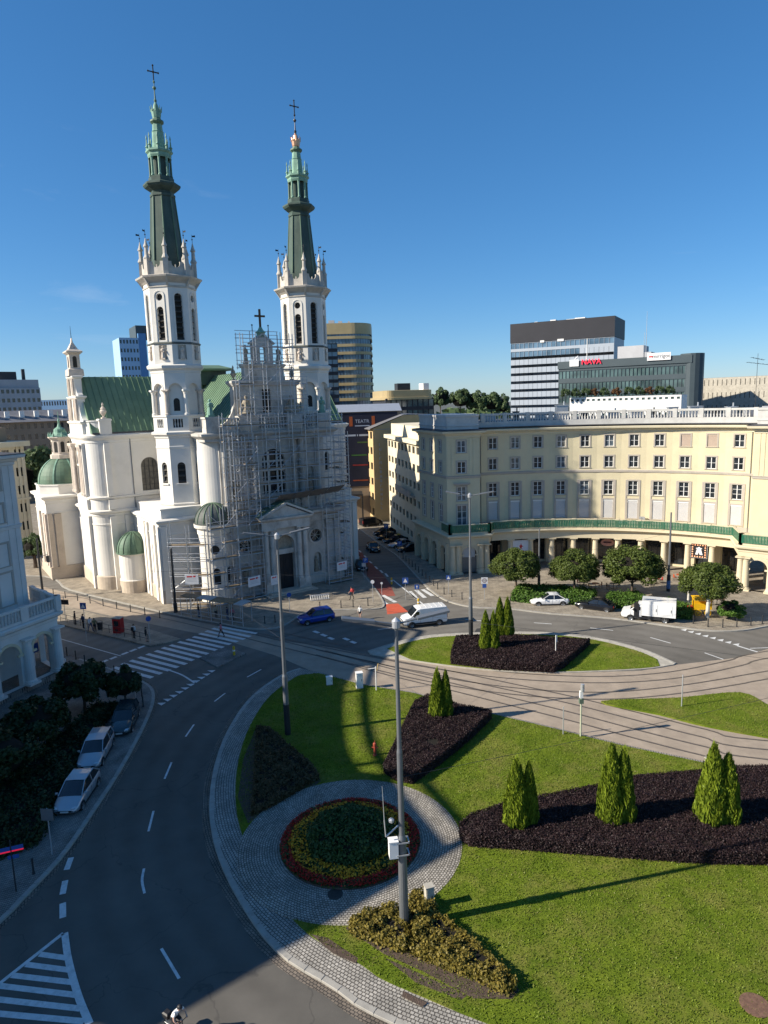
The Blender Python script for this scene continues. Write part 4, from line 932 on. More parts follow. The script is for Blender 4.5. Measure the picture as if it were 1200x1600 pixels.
    MB().loft(ngon(cx, cy, 3.42, 8, PH), [(0, 34.3), (0.12, 34.36), (0.12, 34.5), (-0.2, 34.72)]).build('ledge', 'roof_slate', t)
    # belfry
    be = MB()
    for k in range(8):
        org, ex, ez, L, nrm = face_frame(cx, cy, 3.38, R(-90 + 45 * k))
        holes = [arch_pts(L / 2, 1.02, 34.85, 40.8, 10)] if k % 2 == 0 else [arch_pts(L / 2, 0.92, 34.85, 39.1, 10), circ_pts(L / 2, 40.3, 0.46)]
        be.panel(org, ex, ez, [(0, 34.6), (L, 34.6), (L, 42.3), (0, 42.3)], holes, 0.5)
        w, zt = (1.5, 41.15)
        A = arch_pts(L / 2, w, 34.7, zt, 12)[2:]; B = arch_pts(L / 2, w - 0.24, 34.7, zt - 0.12, 12)[2:]
        for i in range(len(A) - 1):
            be.add([org + ex * p[0] + ez * p[1] + nrm * 0.07 for p in (A[i], A[i + 1], B[i + 1], B[i])] + [org + ex * p[0] + ez * p[1] for p in (A[i], A[i + 1], B[i + 1], B[i])], [(0, 1, 2, 3), (4, 0, 1, 5) if 0 else (0, 4, 5, 1), (3, 2, 6, 7)])
        for sx in (-1, 1):
            be.obox(org + ex * (L / 2 + sx * (w / 2 - 0.06)) + Vector((0, 0, (34.7 + zt - w / 2) / 2)) + nrm * 0.035, ex * 0.06, nrm * 0.035, (0, 0, (zt - w / 2 - 34.7) / 2))
    bel = be.build('belfry', 'church_white', t)
    for k in (5, 6, 7, 0, 1, 2):
        org, ex, ez, L, nrm = face_frame(cx, cy, 3.38, R(-90 + 45 * k))
        if k % 2 == 0: louvre_window(bel, org, ex, nrm, L / 2, 1.02, 34.85, 40.8, 0.5)
        else:
            louvre_window(bel, org, ex, nrm, L / 2, 0.92, 34.85, 39.1, 0.5); louvre_window(bel, org, ex, nrm, L / 2, 0.46, 40.3, 0, 0.5, 'circ')
    oct_ = ngon(cx, cy, 3.38, 8, PH)
    MB().loft(oct_, [(0, 41.5), (0.1, 41.55), (0.1, 41.75), (0, 41.8)], cap=False).loft(oct_, [(0, 42.1), (0.25, 42.35), (0.8, 42.75), (0.88, 42.95), (0.6, 43.05), (-0.3, 43.1)]).build('cornice', 'pinnacle_stone', t)
    cor = MB()
    for k in range(8):
        a = R(22.5 + 45 * k); d_ = Vector((math.cos(a), math.sin(a), 0)); s_ = Vector((-d_.y, d_.x, 0)); c = Vector((cx, cy, 42.3)) + d_ * 3.6
        cor.add([c + s_ * q + d_ * 0.0 + Vector((0, 0, -0.7)) - d_ * 0.2 for q in (-0.14, 0.14)] + [c + s_ * q + d_ * 0.6 + Vector((0, 0, 0.5)) for q in (-0.14, 0.14)] + [c + s_ * q - d_ * 0.25 + Vector((0, 0, 0.5)) for q in (-0.14, 0.14)], [(0, 1, 3, 2), (0, 2, 4), (1, 5, 3)])
    cor.build('corbels', 'pinnacle_stone', t)
    # parapet with scooped openings and pinnacles
    pa = MB()
    for k in range(8):
        org, ex, ez, L, nrm = face_frame(cx, cy, 3.45, R(-90 + 45 * k))
        prof = [(0, 43.05), (L, 43.05), (L, 44.75), (L / 2 + 0.55, 44.75)] + [(L / 2 + 0.55 * math.cos(math.pi * (-i) / 10), 44.55 + 0.55 * math.sin(math.pi * (-i) / 10)) for i in range(11)] + [(L / 2 - 0.55, 44.75), (0, 44.75)]
        slab(pa, org, ex, ez, prof, 0.22)
        pa.obox(org + ex * L / 2 + Vector((0, 0, 44.1)) - nrm * 0.1, ex * 0.07, nrm * 0.06, (0, 0, 0.28))
    par_ = pa.build('parapet', 'pinnacle_stone', t)
    pin = MB().box(-0.32, 0.32, -0.32, 0.32, 43.05, 45.1).lathe(0, 0, [(0.42, 45.1), (0.42, 45.25), (0.25, 45.6), (0.22, 46.5), (0.34, 46.6), (0.32, 46.72), (0.2, 47.0), (0.1, 47.4), (0.03, 47.7)], 8)
    vane = MB().tube((0, 0, 47.6), (0, 0, 48.75), 0.035, 0.025, 5).lathe(0, 0, [(0.0, 48.0), (0.12, 48.12), (0.0, 48.24)], 6).add([(0, 0, 48.45), (0.42, 0.08, 48.45), (0.42, 0.08, 48.7), (0, 0, 48.62)], [(0, 1, 2, 3), (3, 2, 1, 0)])
    for k in range(8):
        a = R(22.5 + 45 * k); p = pin.build('pinnacle', 'pinnacle_stone', t, loc=(cx + 3.35 * math.cos(a), cy + 3.35 * math.sin(a), 0), rotz=a)
        vane.build('weather_vane', 'metal_dark', p)
    # spire
    s1 = ngon(cx, cy, 1.0, 8, PH)
    def prof8(steps, m, nm, parent=t, phase=PH):
        mb = MB(); n = 8; vs = []
        for r_, z in steps: vs += [(cx + r_ * math.cos(phase + math.pi / 4 * i), cy + r_ * math.sin(phase + math.pi / 4 * i), z) for i in range(8)]
        mb.add(vs, [(q * 8 + i, q * 8 + (i + 1) % 8, (q + 1) * 8 + (i + 1) % 8, (q + 1) * 8 + i) for q in range(len(steps) - 1) for i in range(8)]); return mb.build(nm, m, parent)
    sp = prof8([(2.45, 43.0), (2.2, 43.6), (2.12, 45.2), (1.5, 53.2), (1.62, 53.3), (1.62, 53.6), (1.45, 53.7), (1.5, 53.9)], 'copper_dark', 'spire')
    rb = MB()
    for k in range(8):
        a = PH + math.pi / 4 * k; rb.tube((cx + 2.15 * math.cos(a), cy + 2.15 * math.sin(a), 45.2), (cx + 1.52 * math.cos(a), cy + 1.52 * math.sin(a), 53.2), 0.1, 0.08, 6)
    rb.build('spire_rib', 'copper_green', sp)
    prof8([(1.5, 53.9), (2.2, 54.35), (2.38, 54.6), (2.38, 54.8), (1.9, 55.0), (1.6, 55.15), (1.62, 55.6), (1.45, 55.75)], 'copper_dark', 'spire_gallery')
    la = prof8([(0.95, 55.7), (0.95, 58.2), (1.4, 58.3)], 'copper_dark', 'lantern')
    lc = MB().lathe(0, 0, [(0.22, 55.75), (0.22, 55.9), (0.16, 56.0), (0.15, 57.9), (0.22, 58.05)], 8)
    for k in range(8):
        a = PH + math.pi / 4 * k; lc.build('lantern_column', 'copper_pale' if k in (4, 5, 6) else 'copper_green', la, loc=(cx + 1.3 * math.cos(a), cy + 1.3 * math.sin(a), 0))
    prof8([(1.4, 58.05), (1.5, 58.3), (1.5, 58.55), (1.72, 58.75), (1.72, 58.95), (1.2, 59.15), (0.85, 59.3), (0.72, 61.2), (0.78, 61.3), (0.66, 61.4), (0.6, 62.2)], 'copper_pale', 'spire_crown')
    lp = MB().lathe(0, 0, [(0.16, 58.95), (0.16, 59.3), (0.26, 59.4), (0.12, 59.6), (0.06, 60.3), (0.1, 60.5), (0.02, 60.9)], 6)
    for k in range(8):
        a = PH + math.pi / 4 * k; lp.build('lantern_pinnacle', 'copper_pale', t, loc=(cx + 1.48 * math.cos(a), cy + 1.48 * math.sin(a), 0))
    top_m = 'copper_new' if name_new else 'copper_pale'
    MB().lathe(cx, cy, [(0.6, 62.2), (0.88, 62.45), (0.85, 62.65), (0.55, 62.8), (0.5, 63.0)], 10).build('collar', 'copper_green', t)
    cr = MB().lathe(cx, cy, [(0.5, 62.95), (0.55, 63.1), (0.68, 63.9), (0.5, 63.9), (0.45, 63.4), (0.42, 64.0), (0.3, 64.5), (0.12, 64.9)], 10)
    for k in range(8):
        a = PH + math.pi / 4 * k; cr.tube((cx + 0.62 * math.cos(a), cy + 0.62 * math.sin(a), 63.7), (cx + 0.74 * math.cos(a), cy + 0.74 * math.sin(a), 64.4), 0.1, 0.03, 5)
    cr.build('crown', top_m, t)
    MB().lathe(cx, cy, [(0.13, 64.8), (0.2, 65.1), (0.1, 65.3), (0.06, 66.3), (0.24, 66.55), (0.2, 66.7), (0.05, 66.8), (0.05, 67.1), (0.16, 67.3), (0.05, 67.5), (0.04, 68.0)], 8).build('finial', 'metal_dark' if name_new else 'copper_green', t)
    xm = MB().box(-0.06, 0.06, -0.05, 0.05, 67.5, 69.35).box(-0.72, 0.72, -0.05, 0.05, 68.42, 68.54).lathe(0, 0, [(0.0, 68.25), (0.2, 68.48), (0.0, 68.7)], 6)
    for q in ((0, 69.25), (-0.65, 68.48), (0.65, 68.48)): xm.lathe(q[0], 0, [(0.0, q[1] - 0.16), (0.14, q[1]), (0.0, q[1] + 0.16)], 6)
    xm.build('cross', 'metal_dark', t, loc=(cx, cy, 0))
    # square base block
    return t
tl = tower(0.0, False); tr_ = tower(TL, True)
def cbox(name, m, x0, x1, y0, y1, z0, z1, parent=church): return MB().box(x0, x1, y0, y1, z0, z1).build(name, m, parent)
MID = [(0, 10.6), (0.12, 10.65), (0.12, 10.85), (0.45, 11.1), (0.5, 11.35), (0.05, 11.5)]
TOPC = [(0, 21.4), (0.08, 21.45), (0.08, 21.75), (0.42, 22.15), (0.5, 22.45), (0.1, 22.65)]
PLINTH = [(0.16, 0.1), (0.16, 1.9), (0.02, 2.05)]
# tower base blocks (the nearer one with pilasters and an arched window on its lit flank)
def base_block(x0, x1, win):
    mb = MB(); y0, y1 = -4.5, 7.9
    mb.panel((x0, y1, 0), (0, -1, 0), (0, 0, 1), [(0, 0), (y1 - y0, 0), (y1 - y0, 11), (0, 11)], [arch_pts(8.9, 1.1, 3.7, 7.9)] if win else [], 0.4)
    mb.panel((x0, y0, 0), (1, 0, 0), (0, 0, 1), [(0, 0), (x1 - x0, 0), (x1 - x0, 11), (0, 11)], [], 0)
    mb.panel((x1, y0, 0), (0, 1, 0), (0, 0, 1), [(0, 0), (y1 - y0, 0), (y1 - y0, 11), (0, 11)], [], 0)
    b = mb.build('base_block', 'church_white', church)
    foot = [(x0, y0), (x1, y0), (x1, y1), (x0, y1)]
    MB().loft(foot, MID).build('cornice', 'church_white', b); MB().loft(foot, [(0, 9.2), (0.08, 9.25), (0.08, 9.4), (0, 9.45)], cap=False).build('string_course', 'church_white', b)
    MB().loft(foot, PLINTH, cap=False).build('plinth', 'church_plinth', b)
    MB().loft(offset_poly(foot, -0.5), [(0, 11.4), (0, 12.6), (0.1, 12.65), (0.1, 12.8), (-0.2, 12.85)]).build('attic', 'church_white', b)
    for yy in (-4.2, -2.2, 0.9, 2.3): MB().box(x0 - 0.28, x0 + 0.1, yy - 0.42, yy + 0.42, 0.1, 10.6).build('pilaster', 'church_white', b)
    for xx in (x0 + 0.45, x1 - 0.45): MB().box(xx - 0.4, xx + 0.4, y0 - 0.25, y0 + 0.1, 0.1, 10.6).build('pilaster', 'church_white', b)
    if win:
        g_ = MB().panel((x0 + 0.38, y1, 0), (0, -1, 0), (0, 0, 1), arch_pts(8.9, 1.1, 3.7, 7.9), []).build('window', 'lead_glass', b)
        bars = MB()
        for i in range(7): bars.box(x0 + 0.3, x0 + 0.36, y1 - 9.45, y1 - 8.35, 4.0 + i * 0.5, 4.05 + i * 0.5)
        for s in (8.6, 8.9, 9.2): bars.box(x0 + 0.3, x0 + 0.36, y1 - s - 0.02, y1 - s + 0.02, 3.7, 7.6)
        bars.build('window_bars', 'metal_dark', g_)
        cbox('window_sill', 'church_white', x0 - 0.15, x0 + 0.05, -1.65, -0.35, 3.5, 3.7, b)
        MB().panel((x0 - 0.0, y1, 0), (0, -1, 0), (0, 0, 1), rect_pts(6.3, 0.6, 0.6, 1.6), []).build('cellar_hatch', 'louvre_dark', b, loc=(-0.17, 0, 0))
base_block(-5.3, 3.2, True); base_block(17.0, TL + 5.3, False)
# transept with rounded front corner, gable facing left
def arc2(cx, cy, r, a0, a1, n): return [(cx + r * math.cos(R(a0 + (a1 - a0) * i / n)), cy + r * math.sin(R(a0 + (a1 - a0) * i / n))) for i in range(n + 1)]
GX = -10.6
tf = arc2(-8.1, 10.4, 2.5, 180, 270, 10) + [(31.5, 7.9), (31.5, 21.5)] + arc2(-8.1, 19.0, 2.5, 90, 180, 10)
mb = MB(); n_ = len(tf)
for i in range(n_):
    a, b = Vector(tf[i]), Vector(tf[(i + 1) % n_]); L = (b - a).length; e = (b - a) / L
    hole = []
    if i == 10: hole = [arch_pts(5.7, 2.5, 14.1, 19.0, 12)]
    if i == n_ - 1: hole = [arch_pts(L / 2, 3.4, 13.9, 20.2, 12)]
    mb.panel((a.x, a.y, 0), (e.x, e.y, 0), (0, 0, 1), [(0, 0), (L, 0), (L, 22), (0, 22)], hole, 0.45)
tra = mb.build('transept_wall', 'church_white', church)
MB().loft(tf, TOPC).build('cornice', 'church_white', tra)
for q in ([(0, 10.9), (0.1, 10.95), (0.1, 11.2), (0.42, 11.45), (0.48, 11.7), (0.05, 11.85)], [(0, 13.3), (0.1, 13.35), (0.3, 13.5), (0.34, 13.7), (0.0, 13.8)], [(0, 9.6), (0.08, 9.65), (0.08, 9.8), (0, 9.85)]): MB().loft(tf, q, cap=False).build('string_course', 'church_white', tra)
MB().loft(tf, [(0.18, 0.05), (0.18, 2.0), (0.02, 2.15)], cap=False).build('plinth', 'church_plinth', tra)
gw = MB().panel((-8.1, 8.33, 0), (1, 0, 0), (0, 0, 1), arch_pts(5.7, 2.5, 14.1, 19.0, 12), []).build('arched_window', 'lead_glass', tra)
wb = MB()
for s in (-0.62, 0, 0.62): wb.box(-8.1 + 5.7 + s - 0.03, -8.1 + 5.7 + s + 0.03, 8.22, 8.3, 14.1, 18.6)
for z in (15.0, 15.9, 16.8, 17.7): wb.box(-8.1 + 4.45, -8.1 + 6.95, 8.22, 8.3, z - 0.025, z + 0.025)
wb.build('window_bars', 'metal_dark', gw)
for (px_, py_, rz) in ((GX - 0.02, 10.6, 0), (-8.2, 7.85, 0)):
    for z0, z1 in ((0.1, 10.9), (11.9, 13.3), (13.8, 21.4)): MB().box(px_ - 0.42, px_ + 0.42, py_ - 0.42, py_ + 0.42, z0, z1).build('pilaster', 'church_white', tra)
MB().box(-6.55, -6.0, 7.7, 7.95, 2.0, 10.9).build('pilaster', 'church_white', tra)
MB().tube((-4.9, 7.78, 2.0), (-4.9, 7.78, 22.0), 0.06, n=6).build('downpipe', 'metal_grey', tra)
# ornate left front: columns either side of the big arched window
yc = 14.7
MB().panel((GX + 0.4, 19.0, 0), (0, -1, 0), (0, 0, 1), arch_pts(4.3, 3.4, 13.9, 20.2, 12), []).build('arched_window', 'lead_glass', tra)
oc = MB().lathe(0, 0, [(0.4, 13.8), (0.4, 14.1), (0.3, 14.2), (0.27, 20.2), (0.3, 20.3), (0.42, 20.8)], 10).box(-0.42, 0.42, -0.42, 0.42, 20.8, 21.2)
for yy in (yc - 3.9, yc - 2.9, yc - 2.15, yc + 2.15, yc + 2.9, yc + 3.9): oc.build('column', 'church_ornament', tra, loc=(GX - 0.35, yy, 0))
MB().box(GX - 0.1, GX + 0.3, yc - 0.12, yc + 0.12, 13.9, 19.9).box(GX - 0.1, GX + 0.3, yc - 1.7, yc + 1.7, 17.9, 18.15).build('mullions', 'church_white', tra)
# gable tiers
gb = MB()
def tier(z0, z1, y0, y1, d=0.9, crn=0.25):
    gb.loft([(GX - 0.1, y0), (GX + d, y0), (GX + d, y1), (GX - 0.1, y1)], [(0, z0), (0, z1 - 0.45), (0.08, z1 - 0.4), (crn, z1 - 0.2), (crn, z1 - 0.05), (0, z1)])
tier(22.6, 24.5, yc - 4.6, yc + 4.6); tier(24.5, 28.1, yc - 3.1, yc + 3.1); tier(28.1, 31.0, yc - 2.1, yc + 2.1)
gab = gb.build('gable', 'church_white', tra)
gp = MB().box(-0.18, 0.18, -0.16, 0.16, 24.6, 27.7)
for yy in (-2.8, -2.1, -1.2, 1.2, 2.1, 2.8): gp.build('gable_pilaster', 'church_ornament', gab, loc=(GX - 0.2, yc + yy, 0))
gp2 = MB().box(-0.16, 0.16, -0.14, 0.14, 28.2, 30.6)
for yy in (-1.8, -1.0, 1.0, 1.8): gp2.build('gable_pilaster', 'church_ornament', gab, loc=(GX - 0.2, yc + yy, 0))
wing = MB()
for s in (-1, 1):
    cv = [(3.1, 24.5)] + [(3.1 + 1.9 * (1 - math.cos(math.pi / 2 * i / 8)), 27.6 - 2.9 * math.sin(math.pi / 2 * i / 8)) for i in range(9)] + [(5.0, 24.5)]
    vs = [(GX + 0.05, yc + s * p[0], p[1]) for p in cv] + [(GX + 0.75, yc + s * p[0], p[1]) for p in cv]; k = len(cv)
    fs = [tuple(range(k)), tuple(range(2 * k - 1, k - 1, -1))] + [(i, i + k, (i + 1) % k + k, (i + 1) % k) for i in range(k)]
    wing.add(vs, fs)
    cv2 = [(2.1, 28.1)] + [(2.1 + 1.0 * (1 - math.cos(math.pi / 2 * i / 6)), 30.0 - 1.7 * math.sin(math.pi / 2 * i / 6)) for i in range(7)] + [(3.1, 28.1)]
    vs = [(GX + 0.05, yc + s * p[0], p[1]) for p in cv2] + [(GX + 0.75, yc + s * p[0], p[1]) for p in cv2]; k = len(cv2)
    wing.add(vs, [tuple(range(k)), tuple(range(2 * k - 1, k - 1, -1))] + [(i, i + k, (i + 1) % k + k, (i + 1) % k) for i in range(k)])
wing.build('gable_scrolls', 'church_white', gab)
cup = MB(); sq = [(GX - 0.2, yc - 0.95), (GX + 1.2, yc - 0.95), (GX + 1.2, yc + 0.95), (GX - 0.2, yc + 0.95)]
cup.loft(sq, [(0.35, 31.0), (0.3, 31.9), (0, 32.1), (0, 34.0), (0.12, 34.1), (0.4, 34.35), (0.4, 34.5), (-0.1, 34.8), (-0.35, 35.3), (-0.6, 35.8), (-0.66, 36.4)])
cup.build('gable_cupola', 'church_ornament', gab)
MB().tube((GX + 0.5, yc, 36.3), (GX + 0.5, yc, 38.1), 0.05, 0.02, 5).build('spike', 'metal_dark', gab)
MB().panel((GX - 0.22, yc + 0.95, 0), (0, -1, 0), (0, 0, 1), arch_pts(0.95, 0.7, 32.2, 33.8), []).panel((GX - 0.2, yc - 0.97, 0), (1, 0, 0), (0, 0, 1), arch_pts(0.7, 0.55, 32.2, 33.8), []).build('cupola_opening', 'louvre_dark', gab)
URN = MB().box(-0.3, 0.3, -0.3, 0.3, 0, 0.2).lathe(0, 0, [(0.2, 0.2), (0.12, 0.35), (0.42, 0.8), (0.48, 1.05), (0.3, 1.3), (0.38, 1.4), (0.2, 1.6), (0.1, 1.75), (0.16, 1.95), (0.08, 2.15), (0.0, 2.3)], 12)
pdl = cbox('urn_pedestal', 'church_white', -8.9, -7.3, 7.6, 9.0, 22.6, 24.8, tra); MB().box(-9.0, -7.2, 7.5, 9.1, 24.5, 24.7).build('pedestal_cap', 'church_white', pdl)
tag_u = URN.build('urn', 'church_ornament', tra, loc=(-8.1, 8.3, 24.8))
MB().loft([(p[0], p[1]) for p in arc2(-8.1, 10.4, 2.2, 180, 270, 8)] + [(-7.4, 9.2), (-9.2, 10.6)], [(0, 22.6), (0, 24.3), (0.1, 24.4), (0.1, 24.6)]).build('corner_parapet', 'church_white', tra)
# roofs: transept across, nave along
def gable_roof(name, along, lo, hi, c, half, ze, zr, m, seam=0.85):
    """ridge along 'x' or 'y' from lo to hi; c = ridge position on the other axis"""
    def P(a, o, z): return (a, c + o, z) if along == 'x' else (c + o, a, z)
    mb = MB()
    for s in (-1, 1): mb.add([P(lo, s * half, ze), P(hi, s * half, ze), P(hi, 0, zr), P(lo, 0, zr)], [(0, 1, 2, 3), (3, 2, 1, 0)][0 if (s < 0) == (along == 'x') else 1:][:1])
    for a in (lo, hi): mb.add([P(a, -half, ze), P(a, half, ze), P(a, 0, zr)], [(0, 1, 2)])
    o = mb.build(name, m, church)
    sm = MB(); k = int((hi - lo) / seam)
    for i in range(k + 1):
        a = lo + (hi - lo) * i / k
        for s in (-1, 1): sm.bar(P(a, s * half, ze + 0.03), P(a, s * 0.05, zr + 0.03), 0.06, 0.09)
    tag(sm.build('standing_seams', m, o), kind='stuff')
    return o
gable_roof('transept_roof', 'x', GX + 0.7, 31.0, 14.7, 6.9, 22.75, 30.9, 'copper_roof')
gable_roof('nave_roof', 'y', -5.6, 34.0, UC, 7.2, 22.75, 30.9, 'copper_roof')
MB().bar((GX + 0.7, 7.85, 22.78), (31, 7.85, 22.78), 0.25, 0.2).build('gutter', 'roof_dark', church)
# low lantern over the crossing
LQ = [(7.4, 12.4), (12.2, 12.4), (12.2, 17.2), (7.4, 17.2)]
cl = MB().loft(LQ, [(0, 29.5), (0, 31.6)]).build('crossing_lantern', 'copper_dark', church)
MB().loft(LQ, [(0, 31.6), (0.9, 31.7), (0.95, 32.0), (-0.8, 32.6)]).build('lantern_roof', 'copper_roof', cl)
# nave walls
nv = MB().loft([(UC - 7, -4), (UC + 7, -4), (UC + 7, 34), (UC - 7, 34)], [(0, 10), (0, 22.6)]).build('nave_wall', 'church_white', church)
# side apse with its half dome, and the rear chapel with ribbed dome
apse = MB().lathe(-6.3, 5.7, [(2.2, 0.05), (2.2, 1.9), (2.05, 2.0), (2.05, 5.5), (2.2, 5.6), (2.3, 5.8)], 28).build('side_apse', ['church_white'], church)
MB().lathe(-6.3, 5.7, [(2.22, 0.06), (2.22, 1.85), (2.08, 1.98)], 28).build('plinth', 'church_plinth', apse)
def dome(name, cx, cy, r, z0, h, m, ribs, parent, rib_m='copper_pale'):
    pr = [(r * 1.06, z0 - 0.12), (r * 1.06, z0), (r, z0 + 0.03)] + [(r * math.cos(math.pi / 2 * i / 10), z0 + h * math.sin(math.pi / 2 * i / 10)) for i in range(1, 10)] + [(0.05, z0 + h)]
    o = MB().lathe(cx, cy, pr, 40).build(name, m, parent, smooth=False)
    for k in range(ribs):
        a = 2 * math.pi * k / ribs + 0.2; rb = MB()
        for i in range(9):
            t0, t1 = math.pi / 2 * i / 9, math.pi / 2 * (i + 1) / 9; r0, r1 = r * math.cos(t0) + 0.03, r * math.cos(t1) + 0.03
            rb.bar((cx + r0 * math.cos(a), cy + r0 * math.sin(a), z0 + h * math.sin(t0) + 0.02), (cx + r1 * math.cos(a), cy + r1 * math.sin(a), z0 + h * math.sin(t1) + 0.02), 0.11 if ribs > 9 else 0.22, 0.09)
        rb.build('dome_rib', rib_m, o)
    return o
dome('apse_dome', -6.3, 5.7, 2.25, 5.85, 2.8, 'copper_green', 14, church, 'copper_green')
cf = [(-15.0, 20.7), (-8.0, 20.7), (-8.0, 31), (-15.0, 31)]
chp = MB().loft(cf, [(0, 0), (0, 12.4)]).build('chapel', 'church_white', church)
MB().loft(cf, [(0, 12.0), (0.1, 12.05), (0.1, 12.5), (0.55, 12.8), (0.6, 13.1), (0.05, 13.25)]).loft(cf, [(0, 10.4), (0.08, 10.45), (0.08, 10.6), (0, 10.65)], cap=False).build('cornice', 'church_white', chp)
MB().loft(cf, [(0.2, 0.05), (0.2, 2.0), (0.02, 2.1)], cap=False).build('plinth', 'church_plinth', chp)
for xx, ww in ((-14.6, 0.35), (-13.5, 0.5)): MB().box(xx - ww, xx + ww, 20.4, 20.8, 2.0, 10.4).build('pilaster', 'church_plinth', chp)
for yy in (21.2, 23.0, 26.5): MB().box(-15.3, -14.9, yy - 0.4, yy + 0.4, 2.0, 10.4).build('pilaster', 'church_ornament', chp)
MB().loft(ngon(-11.2, 25.2, 4.35, 8, R(22.5)), [(0, 13.2), (0, 14.5), (0.15, 14.6), (0.15, 14.8)]).build('chapel_drum', 'church_white', chp)
dm = dome('chapel_dome', -11.2, 25.2, 3.9, 14.85, 4.1, 'copper_green', 8, chp)
lan = MB().loft(ngon(-11.2, 25.2, 1.45, 8, R(22.5)), [(0.3, 18.6), (0.3, 19.2), (0, 19.3), (0, 21.5), (0.1, 21.6), (0.4, 21.9), (0.4, 22.05)]).build('dome_lantern', 'church_ornament', dm)
for k in range(8):
    org, ex, ez, L, nrm = face_frame(-11.2, 25.2, 1.47, R(-90 + 45 * k)); MB().panel(org + nrm * 0.01, ex, ez, arch_pts(L / 2, 0.55, 19.6, 21.3), []).build('lantern_opening', 'louvre_dark', dm)
MB().lathe(-11.2, 25.2, [(1.75, 22.05), (1.3, 22.25), (0.9, 22.7), (0.85, 23.2), (0.3, 23.6), (0.12, 24.2), (0.2, 24.6), (0.05, 24.9), (0.04, 26.0)], 12).build('lantern_cap', 'copper_pale', dm)
for k in range(8):
    a = R(45 * k); MB().lathe(-11.2 + 1.65 * math.cos(a), 25.2 + 1.65 * math.sin(a), [(0.1, 22.0), (0.16, 22.3), (0.05, 22.7), (0.0, 22.9)], 6).build('lantern_finial', 'copper_pale', dm)
# ------------------------------------------------------------------ main front
FY = -7.0
lo_f = MB(); lo_f.panel((0.4, -8.2, 0), (1, 0, 0), (0, 0, 1), [(0, 0), (19.8, 0), (19.8, 10.9), (0, 10.9)],
    [circ_pts(4.55, 7.1, 0.95, 18), circ_pts(15.6, 7.1, 0.95, 18), arch_pts(4.5, 1.3, 1.7, 4.6), arch_pts(15.7, 1.3, 1.7, 4.6)], 0.45)
lo_f.box(0.4, 0.42, -8.2, -3, 0, 10.9).box(20.18, 20.2, -8.2, -3, 0, 10.9)
front = lo_f.build('front_lower_wall', 'church_stone', church)
for s in (4.95, 16.0):
    ob = MB().panel((0.0, -7.78, 0), (1, 0, 0), (0, 0, 1), circ_pts(s, 7.1, 0.98, 18), []).build('round_window', 'window_glass', front)
    br = MB()
    for i in range(4):
        a = math.pi * i / 4; br.bar((s - 0.95 * math.cos(a), -7.85, 7.1 - 0.95 * math.sin(a)), (s + 0.95 * math.cos(a), -7.85, 7.1 + 0.95 * math.sin(a)), 0.05, 0.07)
    br.build('tracery', 'church_stone', ob)
    rg = MB()
    for i in range(18):
        a0, a1 = 2 * math.pi * i / 18, 2 * math.pi * (i + 1) / 18
        rg.add([(s + r_ * math.cos(a), -8.2 - d_, 7.1 + r_ * math.sin(a)) for r_, d_ in ((0.95, 0.0), (0.95, 0.12), (1.25, 0.12), (1.25, 0.0)) for a in (a0, a1)], [(0, 1, 3, 2), (2, 3, 5, 4), (4, 5, 7, 6)])
    rg.build('round_frame', 'church_stone', front)
    MB().panel((0.0, -7.78, 0), (1, 0, 0), (0, 0, 1), arch_pts(s - 0.02, 1.34, 1.7, 4.62), []).build('niche_back', 'church_stone', front)
    put('statue', STATUE_S, front, (s, -8.0, 1.8)).scale = (1.1, 1, 1.2)
fl = [(0.4, -8.2), (20.2, -8.2), (20.2, -3), (0.4, -3)]
MB().loft(fl, [(0, 9.3), (0.12, 9.35), (0.12, 10.0), (0.2, 10.05), (0.2, 10.3), (0.7, 10.6), (0.75, 10.95), (0.1, 11.1)]).build('entablature', 'church_stone', front)
MB().loft(fl, [(0.25, 0.05), (0.25, 1.3), (0.05, 1.45)], cap=False).build('plinth', 'church_stone', front)
for xx in (1.2, 2.6, 7.0, 13.6, 18.0, 19.4):
    MB().box(-0.42, 0.42, -0.3, 0.3, 0.1, 1.7).lathe(0, 0, [(0.45, 1.7), (0.45, 1.9), (0.4, 2.0), (0.34, 8.6), (0.38, 8.65), (0.36, 8.9), (0.48, 9.1)], 14).box(-0.5, 0.5, -0.4, 0.4, 9.08, 9.32).build('half_column', 'church_stone', front, loc=(xx, -8.3, 0))
# portal
PX = 10.35
po = MB(); po.panel((PX - 3.4, -9.6, 0), (1, 0, 0), (0, 0, 1), [(0, 0), (6.8, 0), (6.8, 9.3), (0, 9.3)], [arch_pts(3.4, 2.9, 0.15, 8.1, 12)], 0.9)
po.box(PX - 3.42, PX - 3.4, -9.6, -8.2, 0, 9.3).box(PX + 3.4, PX + 3.42, -9.6, -8.2, 0, 9.3)
por = po.build('portal', 'church_stone', front)
MB().box(PX - 1.5, PX + 1.5, -9.25, -8.7, 5.4, 6.1).build('portal_lintel', 'church_stone', por)
MB().box(PX - 1.4, PX + 1.4, -8.8, -8.72, 0.15, 5.4).box(PX - 0.04, PX + 0.04, -8.86, -8.8, 0.2, 5.35).box(PX - 0.9, PX - 0.3, -8.84, -8.8, 0.6, 4.9).box(PX + 0.3, PX + 0.9, -8.84, -8.8, 0.6, 4.9).build('church_door', 'door_black', por)
MB().panel((PX - 1.45, -8.8, 0), (1, 0, 0), (0, 0, 1), arch_pts(1.45, 2.9, 6.0, 8.1, 12), []).build('tympanum', 'statue_stone', por)
